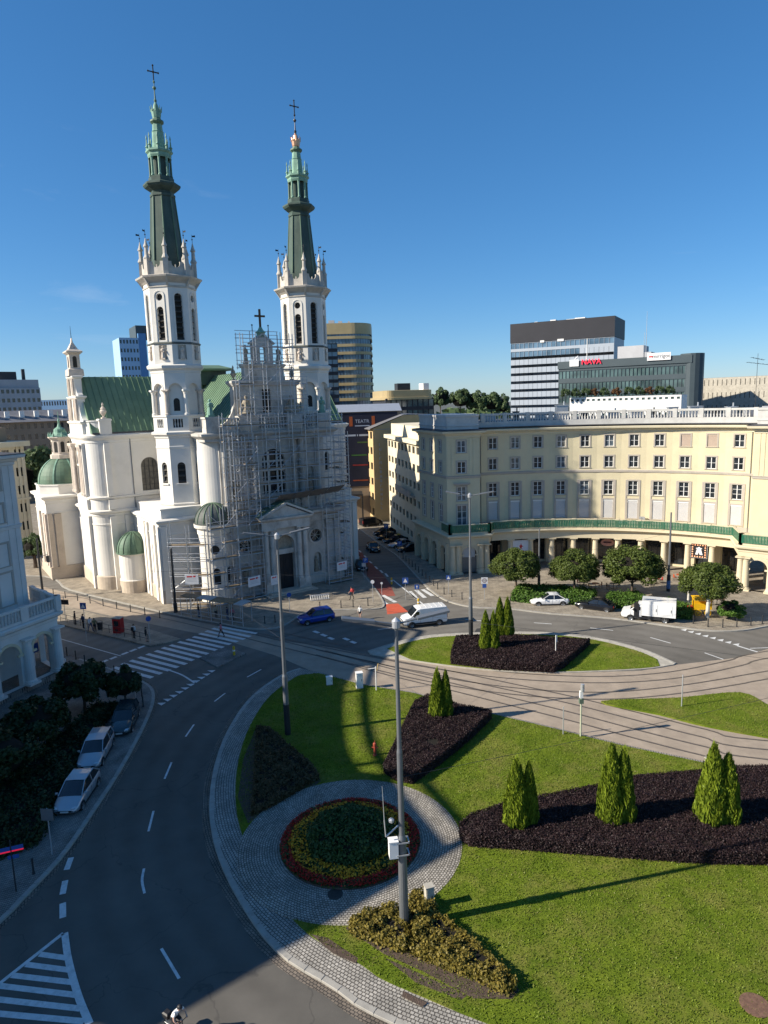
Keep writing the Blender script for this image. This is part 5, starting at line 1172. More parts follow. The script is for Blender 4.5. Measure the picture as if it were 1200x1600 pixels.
for xx in (-3.0, -2.05, 2.05, 3.0):
    MB().box(-0.45, 0.45, -0.45, 0.3, 0.1, 1.7).lathe(0, 0, [(0.46, 1.7), (0.46, 1.9), (0.38, 2.0), (0.33, 8.6), (0.38, 8.65), (0.36, 8.9), (0.48, 9.1)], 14).box(-0.5, 0.5, -0.5, 0.4, 9.08, 9.32).build('portal_column', 'church_stone', por, loc=(PX + xx, -9.85, 0))
pe = MB().loft([(PX - 3.6, -10.3), (PX + 3.6, -10.3), (PX + 3.6, -8.2), (PX - 3.6, -8.2)], [(0, 9.3), (0, 10.3), (0.35, 10.55), (0.4, 10.8), (0.0, 10.85)])
slab(pe, (PX, -10.3, 0), (1, 0, 0), (0, 0, 1), [(-3.6, 10.85), (3.6, 10.85), (0, 12.4)], 2.0)
for s in (-1, 1): pe.bar((PX + s * 4.15, -9.5, 10.9), (PX, -9.5, 12.72), 2.3, 0.28)
pe.build('portal_pediment', 'church_stone', por)
rs = MB()
for s in (-1, 1): rs.bar((PX + s * 4.2, -9.3, 11.1), (PX + s * 0.02, -9.3, 12.93), 2.1, 0.1)
rs.build('pediment_roof', 'copper_green', por)
MB().box(PX - 3.8, PX + 3.8, -11.6, -9.3, 0.0, 0.28).box(PX - 3.2, PX + 3.2, -11.1, -9.3, 0.28, 0.46).build('steps', 'church_plinth', por)
# bay with copper dome at the left of the front
by = MB().lathe(1.35, -6.7, [(2.3, 0.05), (2.3, 1.9), (2.15, 2.0), (2.15, 9.2), (2.25, 9.3), (2.25, 9.9), (2.6, 10.2), (2.65, 10.6), (2.3, 10.75)], 32).build('round_bay', 'church_white', church)
dome('bay_dome', 1.35, -6.7, 2.45, 10.8, 2.5, 'roof_slate', 14, church, 'copper_green')
for a_, z0, z1, w in ((-112, 2.6, 4.8, 1.0), (-112, 0.4, 1.6, 0.9), (-60, 2.6, 4.8, 1.0)):
    a = R(a_); n3 = Vector((math.cos(a), math.sin(a), 0)); e3 = Vector((-n3.y, n3.x, 0))
    MB().panel(Vector((1.35, -6.7, 0)) + n3 * 2.2, e3, (0, 0, 1), arch_pts(0, w, z0, z1), []).build('bay_opening', 'louvre_dark', by)
a = R(-112); n3 = Vector((math.cos(a), math.sin(a), 0)); e3 = Vector((-n3.y, n3.x, 0))
MB().panel(Vector((1.35, -6.7, 0)) + n3 * 2.22, e3, (0, 0, 1), circ_pts(0, 7.3, 0.6), []).build('bay_opening', 'louvre_dark', by)
# upper front
up = MB(); up.panel((2.6, FY, 0), (1, 0, 0), (0, 0, 1), [(0, 11), (15.3, 11), (15.3, 22), (0, 22)], [arch_pts(7.9, 3.5, 13.8, 20.0, 14), arch_pts(2.0, 1.2, 13.6, 17.2), arch_pts(13.6, 1.2, 13.6, 17.2)], 0.6)
up.box(2.6, 2.62, FY, -3, 11, 22).box(17.88, 17.9, FY, -3, 11, 22)
upw = up.build('front_upper_wall', 'church_stone', church)
MB().loft(arc2(3.3, -4.2, 2.7, 185, 262, 10) + [(3.2, -2.0), (1.0, -2.5)], [(0, 11), (0, 22.0)]).build('curved_bay_wall', 'church_white', upw)
MB().loft(arc2(TL - 3.1, -4.2, 2.7, 278, 355, 10) + [(TL - 1.0, -2.5), (TL - 3.2, -2.0)], [(0, 11), (0, 22.0)]).build('curved_bay_wall', 'church_stone', upw)
ww = MB().panel((2.6, FY + 0.55, 0), (1, 0, 0), (0, 0, 1), arch_pts(7.9, 3.5, 13.8, 20.0, 14), []).build('great_window', 'window_glass', upw)
tc = MB()
for s in (-0.62, 0.62): tc.box(10.5 + s - 0.1, 10.5 + s + 0.1, FY + 0.25, FY + 0.45, 13.8, 19.6)
for s in (-1.2, 1.2): tc.box(10.5 + s - 0.04, 10.5 + s + 0.04, FY + 0.3, FY + 0.45, 13.8, 18.9)
for z in (15.4, 17.0, 18.3): tc.box(8.75, 12.25, FY + 0.25, FY + 0.45, z - 0.09, z + 0.09)
tc.build('mullions', 'church_white', ww)
for s in (4.6, 16.2):
    MB().panel((s, FY + 0.5, 0), (1, 0, 0), (0, 0, 1), arch_pts(0, 1.24, 13.6, 17.22), []).build('niche_back', 'church_stone', upw); put('statue', STATUE_S, upw, (s, FY + 0.2, 13.7)).scale = (1.1, 1, 1.3)
hc = MB().box(-0.5, 0.5, -0.5, 0.5, 11, 12.6).lathe(0, 0, [(0.52, 12.6), (0.52, 12.85), (0.42, 12.95), (0.36, 20.3), (0.4, 20.4), (0.5, 21.2)], 14).box(-0.55, 0.55, -0.55, 0.55, 21.2, 21.45)
for xx in (3.2, 6.2, 7.3, 13.5, 14.7, 17.4): hc.build('half_column', 'church_stone', upw, loc=(xx, FY - 0.3, 0))
fu = [(1.0, FY), (19.6, FY), (19.6, -2.5), (1.0, -2.5)]
MB().loft(fu, [(0.3, 21.4), (0.35, 21.45), (0.35, 21.8), (0.5, 21.85), (0.95, 22.2), (1.0, 22.5), (0.3, 22.65)]).build('cornice', 'church_stone', upw)
at = MB()
for x0, x1 in ((0.9, 2.8), (5.6, 8.3), (12.6, 15.0), (17.6, 19.6)): at.box(x0, x1, FY - 0.6, FY + 0.9, 22.6, 24.7).box(x0 - 0.12, x1 + 0.12, FY - 0.72, FY + 1.0, 24.45, 24.7)
at.box(2.8, 17.6, FY - 0.3, FY, 22.6, 22.9).box(2.8, 17.6, FY - 0.35, FY + 0.05, 24.3, 24.5)
att = at.build('attic_pedestals', 'church_stone', upw)
for x in [2.95 + 0.42 * i for i in range(7)] + [8.5 + 0.42 * i for i in range(10)] + [15.2 + 0.42 * i for i in range(6)]:
    o = put('baluster', _balw, att, (x, FY - 0.15, 22.9)); o.scale = (1.3, 1.3, 1.75)
g1 = MB(); g1.panel((5.6, -6.2, 0), (1, 0, 0), (0, 0, 1), [(0, 22.6), (9.5, 22.6), (9.5, 29.0), (0, 29.0)], [rect_pts(4.75, 1.3, 25.0, 28.2)], 0.4)
g1.box(5.6, 5.62, -6.2, -4.8, 22.6, 29).box(15.08, 15.1, -6.2, -4.8, 22.6, 29)
gbl = g1.build('front_gable', 'church_stone', upw)
MB().panel((5.6, -5.82, 0), (1, 0, 0), (0, 0, 1), rect_pts(4.75, 1.3, 25.0, 28.2), []).build('gable_opening', 'louvre_dark', gbl)
MB().loft([(5.6, -6.2), (15.1, -6.2), (15.1, -4.8), (5.6, -4.8)], [(0, 28.6), (0.1, 28.65), (0.4, 29.1), (0.4, 29.35), (0, 29.45)]).loft([(7.4, -6.0), (13.3, -6.0), (13.3, -4.9), (7.4, -4.9)], [(0, 29.4), (0, 31.1), (0.25, 31.4), (0.25, 31.6), (0, 31.65)]).build('gable_cornice', 'church_stone', gbl)
for s in (-1, 1):      # concave scrolls beside the gable
    cv = [(4.7, 22.7)] + [(4.7 + 2.8 * (1 - math.cos(math.pi / 2 * i / 8)), 27.4 - 4.0 * math.sin(math.pi / 2 * i / 8)) for i in range(9)] + [(7.5, 22.7)]
    sc_ = MB(); vs = [(UC + 0.1 + s * p[0], -6.1, p[1]) for p in cv] + [(UC + 0.1 + s * p[0], -5.3, p[1]) for p in cv]; k = len(cv)
    sc_.add(vs, [tuple(range(k)), tuple(range(2 * k - 1, k - 1, -1))] + [(i, i + k, (i + 1) % k + k, (i + 1) % k) for i in range(k)]); sc_.build('gable_scroll', 'church_stone', gbl)
    URN.build('urn', 'statue_stone', gbl, loc=(UC + 0.1 + s * 4.4, -5.5, 29.4)).scale = (0.8, 0.8, 0.9)
    put('statue', STATUE_S, gbl, (UC + 0.1 + s * 2.45, -5.5, 31.6)).scale = (1.15, 1.1, 1.4)
    # seated stone groups on the attic
    gp_ = MB().box(-0.9, 0.9, -0.5, 0.5, 0, 0.3).lathe(0, 0, [(0.95, 0.3), (0.85, 0.8), (0.6, 1.3), (0.5, 1.8), (0.36, 2.1), (0.12, 2.2), (0.2, 2.35), (0.2, 2.6), (0.0, 2.75)], 9).lathe(0.6, -0.2, [(0.4, 0.3), (0.45, 0.9), (0.2, 1.2), (0.22, 1.4), (0.0, 1.6)], 8).lathe(-0.65, -0.1, [(0.35, 0.3), (0.4, 1.0), (0.15, 1.3), (0.18, 1.5), (0.0, 1.7)], 8)
    gp_.build('statue_group', 'statue_stone', att, loc=(UC + 0.1 + s * 3.4, FY + 0.1, 24.7))
    put('statue', STATUE_G, att, (UC + s * 8.4, FY + 0.1, 24.7)).scale = (1.5, 1.5, 1.25)
ae = MB(); ae.panel((8.9, -5.9, 0), (1, 0, 0), (0, 0, 1), [(0, 31.6), (2.9, 31.6), (2.9, 34.4), (1.45, 35.5), (0, 34.4)], [arch_pts(1.45, 0.95, 31.75, 34.1)], 0.9)
ae.panel((11.8, -5.0, 0), (-1, 0, 0), (0, 0, 1), [(0, 31.6), (2.9, 31.6), (2.9, 34.4), (1.45, 35.5), (0, 34.4)], [arch_pts(1.45, 0.95, 31.75, 34.1)], 0)
ae.box(8.88, 8.9, -5.9, -5.0, 31.6, 34.4).box(11.8, 11.82, -5.9, -5.0, 31.6, 34.4)
for s in (-1, 1): ae.bar((10.35 + s * 1.75, -5.45, 34.35), (10.35, -5.45, 35.7), 1.2, 0.2)
ael = ae.build('bell_aedicule', 'church_stone', gbl)
for s in (-1, 1): MB().tube((10.35 + s * 1.2, -5.4, 34.8), (10.35 + s * 1.2, -5.4, 36.9), 0.09, 0.05, 6).lathe(10.35 + s * 1.2, -5.4, [(0.0, 36.7), (0.16, 36.85), (0.0, 37.0)], 6).build('aedicule_spike', 'metal_dark', ael)
MB().lathe(10.35, -5.45, [(0.55, 35.3), (0.55, 35.7), (0.75, 35.9), (0.4, 36.2), (0.2, 36.6)], 8).build('cross_base', 'copper_pale', ael)
MB().box(10.23, 10.47, -5.57, -5.33, 36.5, 39.0).box(9.6, 11.1, -5.55, -5.35, 37.95, 38.2).build('gable_cross', mat('cross_wood', (0.10, 0.06, 0.035), var=0.2), ael)

# ------------------------------------------------------------------ lettering helper
def lettering(body, size, m, parent, loc, rot, extrude=0.01, align='CENTER', name='lettering'):
    cu = bpy.data.curves.new('lettering', 'FONT'); cu.body = body; cu.size = size; cu.extrude = extrude; cu.align_x = align; cu.align_y = 'CENTER'
    tmp = bpy.data.objects.new('tmp_text', cu); COL.objects.link(tmp)
    dg = bpy.context.evaluated_depsgraph_get(); me = bpy.data.meshes.new_from_object(tmp.evaluated_get(dg))
    bpy.data.objects.remove(tmp); bpy.data.curves.remove(cu)
    me.materials.clear(); me.materials.append(MATS[m] if isinstance(m, str) else m)
    o = put(name, me, parent); o.location = loc; o.rotation_euler = rot
    return o
# ------------------------------------------------------------------ scaffolding round the church front
mat('scaffold_tube', (0.50, 0.51, 0.52), rough=0.4, var=0.15, sc=3, metal=0.6)
mat('scaffold_board', (0.26, 0.20, 0.13), rough=0.85, var=0.3, sc=2.5)
mat('board_grey', (0.40, 0.39, 0.37), rough=0.8, var=0.15, sc=2.0)
mat('board_brown', (0.24, 0.165, 0.095), rough=0.85, var=0.3, sc=2.0)
sc_root = thing('scaffolding', 'tall grey tube scaffolding with board lifts wrapped round the church front', 'scaffolding', (T1[0], T1[1], 0), CH_ROT)
up_ = MB(); led = MB(); brc = MB(); rs_ = random.Random(11)
_plank = MB().box(-1.0, 1.0, -0.45, 0.45, 0, 0.05).box(-1.0, 1.0, -0.47, -0.44, 0.05, 0.17)
PL = _plank.mesh('plank_deck', [MATS['scaffold_board']])
def run(p0, p1, z0f, z1f, rows=(0.0, 1.1), bay=2.0, lift=2.0, decks=0.5, brace=0.35, rail=True):
    a, b = Vector(p0), Vector(p1); L = (b - a).length; e = (b - a) / L; n = Vector((e.y, -e.x)); k = max(1, round(L / bay))
    for j, ro in enumerate(rows):
        for i in range(k + 1):
            q = a + e * L * i / k + n * ro; zt = z1f(i / k) + rs_.uniform(0.2, 1.3); up_.tube((q.x, q.y, z0f), (q.x, q.y, zt), 0.06, n=5)
        z = z0f + 0.2
        while z < max(z1f(i / k) for i in range(k + 1)):
            for i in range(k):
                if z <= min(z1f(i / k), z1f((i + 1) / k)) + 0.2:
                    q0 = a + e * (L * i / k - 0.15) + n * ro; q1 = a + e * (L * (i + 1) / k + 0.15) + n * ro
                    led.tube((q0.x, q0.y, z), (q1.x, q1.y, z), 0.052, n=5)
                    if j == len(rows) - 1 and rail:
                        for dz in (0.5, 1.0): led.tube((q0.x, q0.y, z + dz), (q1.x, q1.y, z + dz), 0.036, n=4)
                    if j == 0 and len(rows) > 1:
                        qq = a + e * (L * i / k); led.tube((qq.x, qq.y, z), (qq.x + n.x * rows[1], qq.y + n.y * rows[1], z), 0.032, n=4)
                        if rs_.random() < decks:
                            c = a + e * (L * (i + 0.5) / k) + n * rows[1] / 2; o = put('plank_deck', PL, sc_root, (c.x, c.y, z + 0.05), math.atan2(e.y, e.x)); o.scale = (L / k / 2.0, 1, 1)
                    if j == len(rows) - 1 and rs_.random() < brace:
                        s = rs_.choice((0, 1)); qa = q0 if s else q1; qb = q1 if s else q0; brc.tube((qa.x, qa.y, z), (qb.x, qb.y, z + lift), 0.034, n=4)
            z += lift
# middle storey and gable
run((2.4, -8.4), (20.4, -8.4), 11.2, lambda t: 24.2, decks=0.75)
run((5.4, -7.6), (15.4, -7.6), 24.6, lambda t: 31.0 if 0.05 < t < 0.95 else 29.0, decks=0.25)
run((6.6, -7.0), (13.9, -7.0), 31.6, lambda t: 35.0, rows=(0.0, 0.9), decks=0.1, brace=0.15)
run((7.2, -4.2), (13.4, -4.2), 31.0, lambda t: 35.3, rows=(0.0,), decks=0, brace=0.1)
run((20.7, -8.6), (20.7, -4.4), 0.15, lambda t: 21.5, decks=0.3)
# round the bay and the lower left front
run((-4.4, -6.3), (-0.6, -9.4), 0.15, lambda t: 10.2, decks=0.6); run((-0.6, -9.6), (3.0, -9.6), 0.15, lambda t: 12.2, decks=0.6)
run((3.2, -9.4), (6.6, -9.4), 0.15, lambda t: 21.5, decks=0.5)
run((16.5, -9.6), (20.4, -9.6), 0.15, lambda t: 10.5, decks=0.2, brace=0.2)
# ladder tower at the left edge
for z in range(1, 23):
    led.tube((2.6, -9.6, z), (3.0, -9.6, z), 0.03, n=4); led.tube((2.6, -9.6, z + 0.5), (3.0, -9.6, z + 0.5), 0.03, n=4)
for x in (2.6, 3.0): up_.tube((x, -9.6, 0.2), (x, -9.6, 23.5), 0.04, n=5)
for nm, q in (('standards', up_), ('ledgers', led), ('braces', brc)): tag(q.build(nm, 'scaffold_tube', sc_root), kind='stuff')
# sloping protection fan above the portal
fan = MB()
for i in range(4):
    x0, x1 = 9.2 + i * 2.6, 11.65 + i * 2.6; dz = 0.12 * i
    p = MB().add([(x0, -9.3, 12.9 + dz), (x1, -9.3, 12.95 + dz), (x1, -11.2, 14.1 + dz), (x0, -11.2, 14.0 + dz), (x0, -9.3, 12.85 + dz), (x1, -9.3, 12.9 + dz), (x1, -11.2, 14.05 + dz), (x0, -11.2, 13.95 + dz)], [(0, 1, 2, 3), (7, 6, 5, 4), (0, 4, 5, 1), (1, 5, 6, 2), (2, 6, 7, 3), (3, 7, 4, 0)])
    p.build('fan_board', mat('fan_mesh', (0.13, 0.13, 0.13), var=0.2), sc_root)
# notice banners tied to the tubes
mat('banner_white', (0.70, 0.70, 0.70), rough=0.6, var=0.04)
mat('print_red', (0.55, 0.05, 0.05), rough=0.6, var=0.05); mat('print_grey', (0.42, 0.42, 0.44), rough=0.6, var=0.05)
def banner(loc, rz, w, h, label):
    o = tag(MB().box(-w / 2, w / 2, -0.012, 0.012, -h / 2, h / 2).build('notice_banner', 'banner_white', loc=loc, rotz=rz), label, 'banner', 'site notices on the scaffolding')
    MB().box(-0.35 * w, 0.05 * w, -0.018, -0.013, 0.2 * h, 0.34 * h).box(0.12 * w, 0.3 * w, -0.018, -0.013, 0.2 * h, 0.36 * h).build('red_heading', 'print_red', o)
    for k in range(3): MB().box(-0.34 * w, 0.34 * w, -0.018, -0.013, h * (0.06 - k * 0.13), h * (0.09 - k * 0.13)).build('text_line', 'print_grey', o)
def chl(u, v, z): return (T1[0] + u * math.cos(CH_ROT) - v * math.sin(CH_ROT), T1[1] + u * math.sin(CH_ROT) + v * math.cos(CH_ROT), z)
banner(chl(-3.0, -9.05, 4.0), CH_ROT - R(33), 1.75, 1.35, 'white site notice on the scaffolding beside the round bay of the church')
banner(chl(4.9, -10.8, 2.7), CH_ROT + R(8), 1.9, 1.35, 'white site notice low on the scaffolding left of the church portal')
banner(chl(7.6, -11.3, 2.5), CH_ROT + R(2), 1.0, 1.3, 'narrow white site notice closest to the church door')
banner(chl(18.6, -10.9, 2.6), CH_ROT + R(5), 1.75, 1.3, 'white site notice on the scaffolding at the right corner of the church')
# covered walkway along the pavement
cw = thing('covered_walkway', 'low boarded protective walkway roof on tubes along the church pavement', 'walkway', (0, 0, 0))
f0, f1 = Vector((-25.94,82.78)), Vector((-17.14,77.82)); b0, b1 = Vector((-25.49,84.04)), Vector((-16.44,79.72))
mm = ['board_brown', 'board_grey', 'board_brown', 'board_brown', 'board_grey']
for i, (t0, t1) in enumerate(((0.0, 0.27), (0.275, 0.5), (0.505, 0.7), (0.705, 0.86), (0.865, 1.0))):
    q = [f0.lerp(f1, t0), f0.lerp(f1, t1), b0.lerp(b1, t1), b0.lerp(b1, t0)]; dz = 0.05 * (i % 2)
    MB().prism(ccw([tuple(p) for p in q]), 2.62 + dz, 2.7 + dz, bottom=True).build('roof_board', mm[i], cw)
for i in range(7):
    for a, b in ((f0, f1), (b0, b1)):
        q = a.lerp(b, i / 6); MB().tube((q.x, q.y, 0.1), (q.x, q.y, 2.66), 0.05, n=6).build('post', 'scaffold_tube', cw)
for z in (0.55, 1.1): MB().bar((f0.x, f0.y, z), (f1.x, f1.y, z), 0.05, 0.08).build('guard_rail', 'board_grey', cw)

# ------------------------------------------------------------------ left hand building (twin of the curved one), mostly off the picture, which shades the road
mat('plaster_grey', (0.64, 0.62, 0.58), rough=0.9, var=0.06, sc=0.5, dirt=0.3, dsc=0.4, dcol=(0.38, 0.37, 0.36))
lb = thing('corner_building', 'pale building at the left edge with an arched portico and balustraded terrace in shade', 'building', (0, 0, 0.7))
A_, F2 = (-35.7, 65.8), (-38.4, 57.5)
arc_l = smooth_path([(-41.0, 56.6), (-41.7, 51), (-41.5, 44.5), (-40.8, 39), (-39.6, 35.6)], 4)
lw = MB()
facade(lb, lw, F2, A_, 6.2, 20.4, [q for s in (2.4, 6.3) for q in ((s, 18.1, 19.9, 1.3, 'cross'), (s, 15.0, 16.75, 1.3, 'cross'), (s, 10.8, 12.95, 1.36, 'tall'), (s, 7.0, 10.1, 1.5, 'french'))])
facade(lb, lw, A_, (-42.5, 69.8), 6.2, 20.4, [(4, 18.1, 19.9, 1.3, 'cross'), (4, 15.0, 16.75, 1.3, 'cross')])
for s in (0.4, 1.1, 4.3, 7.5, 8.3):
    e = (V2(A_) - V2(F2)).normalized(); q = V2(F2) + e * s; lw.obox((q.x, q.y, 13.5), (e.x * 0.22, e.y * 0.22, 0), (-e.y * 0.06, e.x * 0.06, 0), (0, 0, 6.8))
foot_l = ccw([A_, F2] + arc_l + [(-37.6, 35.0), (-34.5, 27.7), (-48, 17.4), (-66, 24), (-72, 60), (-58, 78), (-42.5, 69.8)])
lw.build('wall', 'plaster_grey', lb)
MB().loft(offset_poly(foot_l, -0.03), [(0, 0.0), (0, 20.4)]).build('rear_wall', 'plaster_grey', lb)
MB().loft(foot_l, CORNICE).build('cornice', 'plaster_grey', lb)
MB().loft(foot_l, [(0.92, 21.38), (0.92, 21.44), (-0.4, 21.55)]).build('cornice_flashing', 'roof_dark', lb)
MB().loft(foot_l, STRING, cap=False).build('string_course', 'plaster_grey', lb)
top_ = offset_poly(foot_l, -0.9)
pr_ = MB()
for i in range(len(top_)):
    a, b = Vector(top_[i]), Vector(top_[(i + 1) % len(top_)])
    pr_.bar((a.x, a.y, 23.55), (b.x, b.y, 23.55), 0.4, 0.36); pr_.box(a.x - 0.2, a.x + 0.2, a.y - 0.2, a.y + 0.2, 21.5, 23.5) if i % 9 == 0 else None
pr_.build('roof_balustrade', 'stone_grey_white', lb)
MB().loft(offset_poly(foot_l, -6), [(0, 21.5), (0, 22.6), (-2, 23.2)]).build('roof', 'roof_dark', lb)
# portico
PL0, PL1 = (-35.1, 57.3), (-32.35, 64.25)
al = MB(); arcade(lb, al, PL0, PL1, [(1.9, 2.2, 4.35), (5.55, 2.2, 4.35)]); arcade(lb, al, PL1, (-36.5, 68.0), [(2.6, 2.2, 4.35)])
al.build('portico_wall', 'plaster_grey', lb)
lcol = tuscan(4.5, 0.46).mesh('column', [MATS['plaster_grey']])
e = (V2(PL1) - V2(PL0)).normalized(); nn = V2((e.y, -e.x))
for s in (0.1, 3.72, 7.1):
    q = V2(PL0) + e * s + nn * 0.12; put('column', lcol, lb, (q.x, q.y, 0.12), math.atan2(e.y, e.x))
lfoot = ccw([PL0, PL1, (-36.5, 68.0), (-42.0, 69.6), (-43, 56.5), (-37.9, 56.0)])
MB().loft(lfoot, [(-0.08, 4.62), (0.02, 4.66), (0.02, 5.2), (0.1, 5.26), (0.1, 5.5), (0.5, 5.75), (0.55, 5.98), (0.4, 6.1), (0.0, 6.14)]).build('entablature', 'plaster_grey', lb)
MB().prism(ccw([(-38.0, 58.5), (-35.6, 65.5), (-39, 68), (-42, 60)]), 0.0, 5.6).build('portico_back_wall', 'plaster_grey', lb)
def rail_l(p0, p1):
    a, b = V2(p0), V2(p1); r_ = MB(); r_.bar((a.x, a.y, 6.27), (b.x, b.y, 6.27), 0.3, 0.25); r_.bar((a.x, a.y, 7.5), (b.x, b.y, 7.5), 0.34, 0.18)
    e = (b - a).normalized(); L = (b - a).length
    for s in (0.0, L * 0.5, L): q = a + e * s; r_.obox((q.x, q.y, 6.9), (e.x * 0.4, e.y * 0.4, 0), (-e.y * 0.2, e.x * 0.2, 0), (0, 0, 0.75))
    r_.build('terrace_rail', 'plaster_grey', lb); balusters(lb, [p0, p1], 0.34, 6.4, 1.28, _balw)
rail_l((-35.0, 57.2), (-32.2, 64.2)); rail_l((-32.2, 64.2), (-36.4, 68.0))
MB().prism(ccw([PL0, PL1, (-36.5, 68.0), (-43, 70), (-46, 56)]), -0.72, 0.0).build('podium', 'paving_setts', lb)
arcw = MB()
ap_ = [PL0] + smooth_path([(-37.8, 56.0), (-38.6, 51), (-38.4, 44.5), (-37.8, 39), (-36.6, 35.8)], 4)
arcw.loft(ccw(ap_ + [(-44, 34), (-45, 57)]), [(0, 4.6), (0, 5.6), (0.5, 5.9), (0.5, 6.1), (0, 6.15)]); arcw.build('colonnade_entablature', 'plaster_grey', lb)
for p in ap_[1::2]: put('column', lcol, lb, (p[0] - 0.6, p[1], 0.0))
tag(MB().box(-0.5, 0.5, -0.03, 0.03, -0.45, 0.45).build('wall_plaque', mat('sign_blue', (0.03, 0.09, 0.32), rough=0.5, var=0.05), loc=(-34.94,64.30,3.00), rotz=R(68)), 'small dark blue plaque seen through the portico arch', 'plaque')
# ------------------------------------------------------------------ street and skyline
def far_block(name, label, p0, p1, depth, z0, z1, floors, cols, wall_m, pane_m, sill=0.9, head=0.35, gap=0.35, wmin=None, roof='roof_grey', ground=0.0, side_cols=0, mulls=False, cat='building'):
    """office or apartment block: front from p0 to p1 seen left to right; every window is a pane set in a real opening"""
    a, b = V2(p0), V2(p1); L = (b - a).length; e = (b - a) / L; n = V2((e.y, -e.x))
    o = thing(name, label, cat, (a.x, a.y, 0), math.atan2(e.y, e.x))
    w = MB(); fh = (z1 - z0) / floors; cw_ = L / cols
    def front(org, ex, LL, nc):
        holes = []; cwid = LL / nc
        for f in range(floors):
            for c in range(nc): holes.append((cwid * (c + 0.5), cwid - gap, z0 + f * fh + sill, z0 + (f + 1) * fh - head))
        w.panel(org, ex, (0, 0, 1), [(0, ground), (LL, ground), (LL, z1), (0, z1)], [rect_pts(*h) for h in holes], 0.25)
        me = MB().add([(-(cwid - gap) / 2, 0.22, 0), ((cwid - gap) / 2, 0.22, 0), ((cwid - gap) / 2, 0.22, fh - sill - head), (-(cwid - gap) / 2, 0.22, fh - sill - head)], [(0, 1, 2, 3)])
        if mulls: me.box(-0.04, 0.04, 0.12, 0.2, 0, fh - sill - head)
        me = me.mesh('pane', [MATS[pane_m]]); rz = math.atan2(ex[1], ex[0])
        for (s, ww, za, zb) in holes: put('window', me, o, (org[0] + ex[0] * s, org[1] + ex[1] * s, za), rz)
    front((0, 0, 0), (1, 0, 0), L, cols)
    if side_cols: front((L, 0, 0), (0, 1, 0), depth, side_cols)
    else: w.add([(L, 0, ground), (L, depth, ground), (L, depth, z1), (L, 0, z1)], [(0, 1, 2, 3)])
    w.add([(0, depth, ground), (0, 0, ground), (0, 0, z1), (0, depth, z1)], [(0, 1, 2, 3)]); w.add([(L, depth, ground), (0, depth, ground), (0, depth, z1), (L, depth, z1)], [(0, 1, 2, 3)])
    w.build('wall', wall_m, o)
    MB().box(0.15, L - 0.15, 0.15, depth - 0.15, z1 - 0.02, z1 + 0.06).build('roof', roof, o)
    return o, L
mat('panel_pale', (0.36, 0.40, 0.45), rough=0.5, var=0.06, sc=0.2); mat('panel_white', (0.50, 0.52, 0.55), rough=0.5, var=0.06, sc=0.2); mat('panel_dark', (0.030, 0.030, 0.036), rough=0.55, var=0.1, sc=0.2)
mat('panel_gold', (0.44, 0.34, 0.18), rough=0.45, var=0.1, sc=0.15, metal=0.2); mat('panel_slate', (0.06, 0.08, 0.09), rough=0.5, var=0.1, sc=0.2)
mat('panel_blue', (0.33, 0.50, 0.68), rough=0.5, var=0.05, sc=0.2); mat('concrete_far', (0.42, 0.42, 0.43), rough=0.8, var=0.1, sc=0.2)
mat('plaster_ochre', (0.56, 0.41, 0.21), rough=0.9, var=0.08, sc=0.3, dirt=0.25, dsc=0.2); mat('plaster_cream', (0.66, 0.585, 0.43), rough=0.9, var=0.06, sc=0.3, dirt=0.3, dsc=0.25)
mat('plaster_brown', (0.25, 0.20, 0.15), rough=0.9, var=0.1, sc=0.3)
# wide white office slab with a black crown
o, L = far_block('office_slab', 'tall white banded office block with a black top storey behind the curved building', (60.01,318.00,20.71)[:2], (99.73,296.00,19.78)[:2], 24, 0, 50.4, 14, 22, 'panel_pale', 'glass_blue', sill=1.05, head=0.2, gap=0.12)
MB().box(-0.2, L + 0.2, -0.2, 24, 50.5, 59.0).build('crown', 'panel_dark', o); MB().box(0.3 * L, 0.34 * L, -0.25, 0, 50, 50.9).box(0.47 * L, 0.53 * L, -0.25, 0, 50, 51).box(0.75 * L, 0.755 * L, -0.12, 0, 0, 50.4).build('cleaning_gear', 'white_paint', o)
rt = MB()
for i, s in enumerate((0.2, 0.36, 0.52, 0.6)): rt.box(L * s, L * s + 1.5 + i, 6, 9, 59, 59.8 + 0.3 * (i % 2))
rt.build('roof_plant', 'white_paint', o)
# dark glass office with roof signs
o, L = far_block('sign_office', 'low dark glass office with a red roof sign and white roof banner', (55.65,216.00,21.97)[:2], (87.81,196.00,21.25)[:2], 20, 12.5, 34.6, 6, 34, 'panel_slate', 'glass_green', sill=0.5, head=0.9, gap=0.1)
MB().box(-0.2, L + 0.4, -0.3, 20, 34.4, 36.6).build('attic_band', 'panel_slate', o); MB().loft(ngon(L, 3.0, 3.2, 16, 0), [(0, 13), (0, 37.0)]).build('corner_drum', 'panel_slate', o)
s1 = MB().box(0, 2.8, -0.6, -0.35, 35.0, 37.0).build('white_sign', 'banner_white', o, loc=(3.6, 0, 0)); MB().tube((1.5, -0.45, 37.0), (2.6, -0.45, 38.0), 0.2, n=6).build('sign_stem', 'banner_white', s1)
lettering('NAVA', 2.2, mat('sign_red', (0.85, 0.02, 0.06), rough=0.5, var=0.02, emit=0.35), o, (10.2, -0.6, 36.1), (R(90), 0, 0), 0.1)
s2 = MB().box(0, 6.4, -0.7, -0.4, 35.5, 37.6).build('white_sign', 'banner_white', o, loc=(L - 11.6, 0, 0)); lettering('mirrigot', 1.45, 'panel_dark', s2, (3.8, -0.72, 36.6), (R(90), 0, 0), 0.02); MB().box(0.5, 1.5, -0.74, -0.7, 36.4, 36.8).build('red_mark', 'print_red', s2)
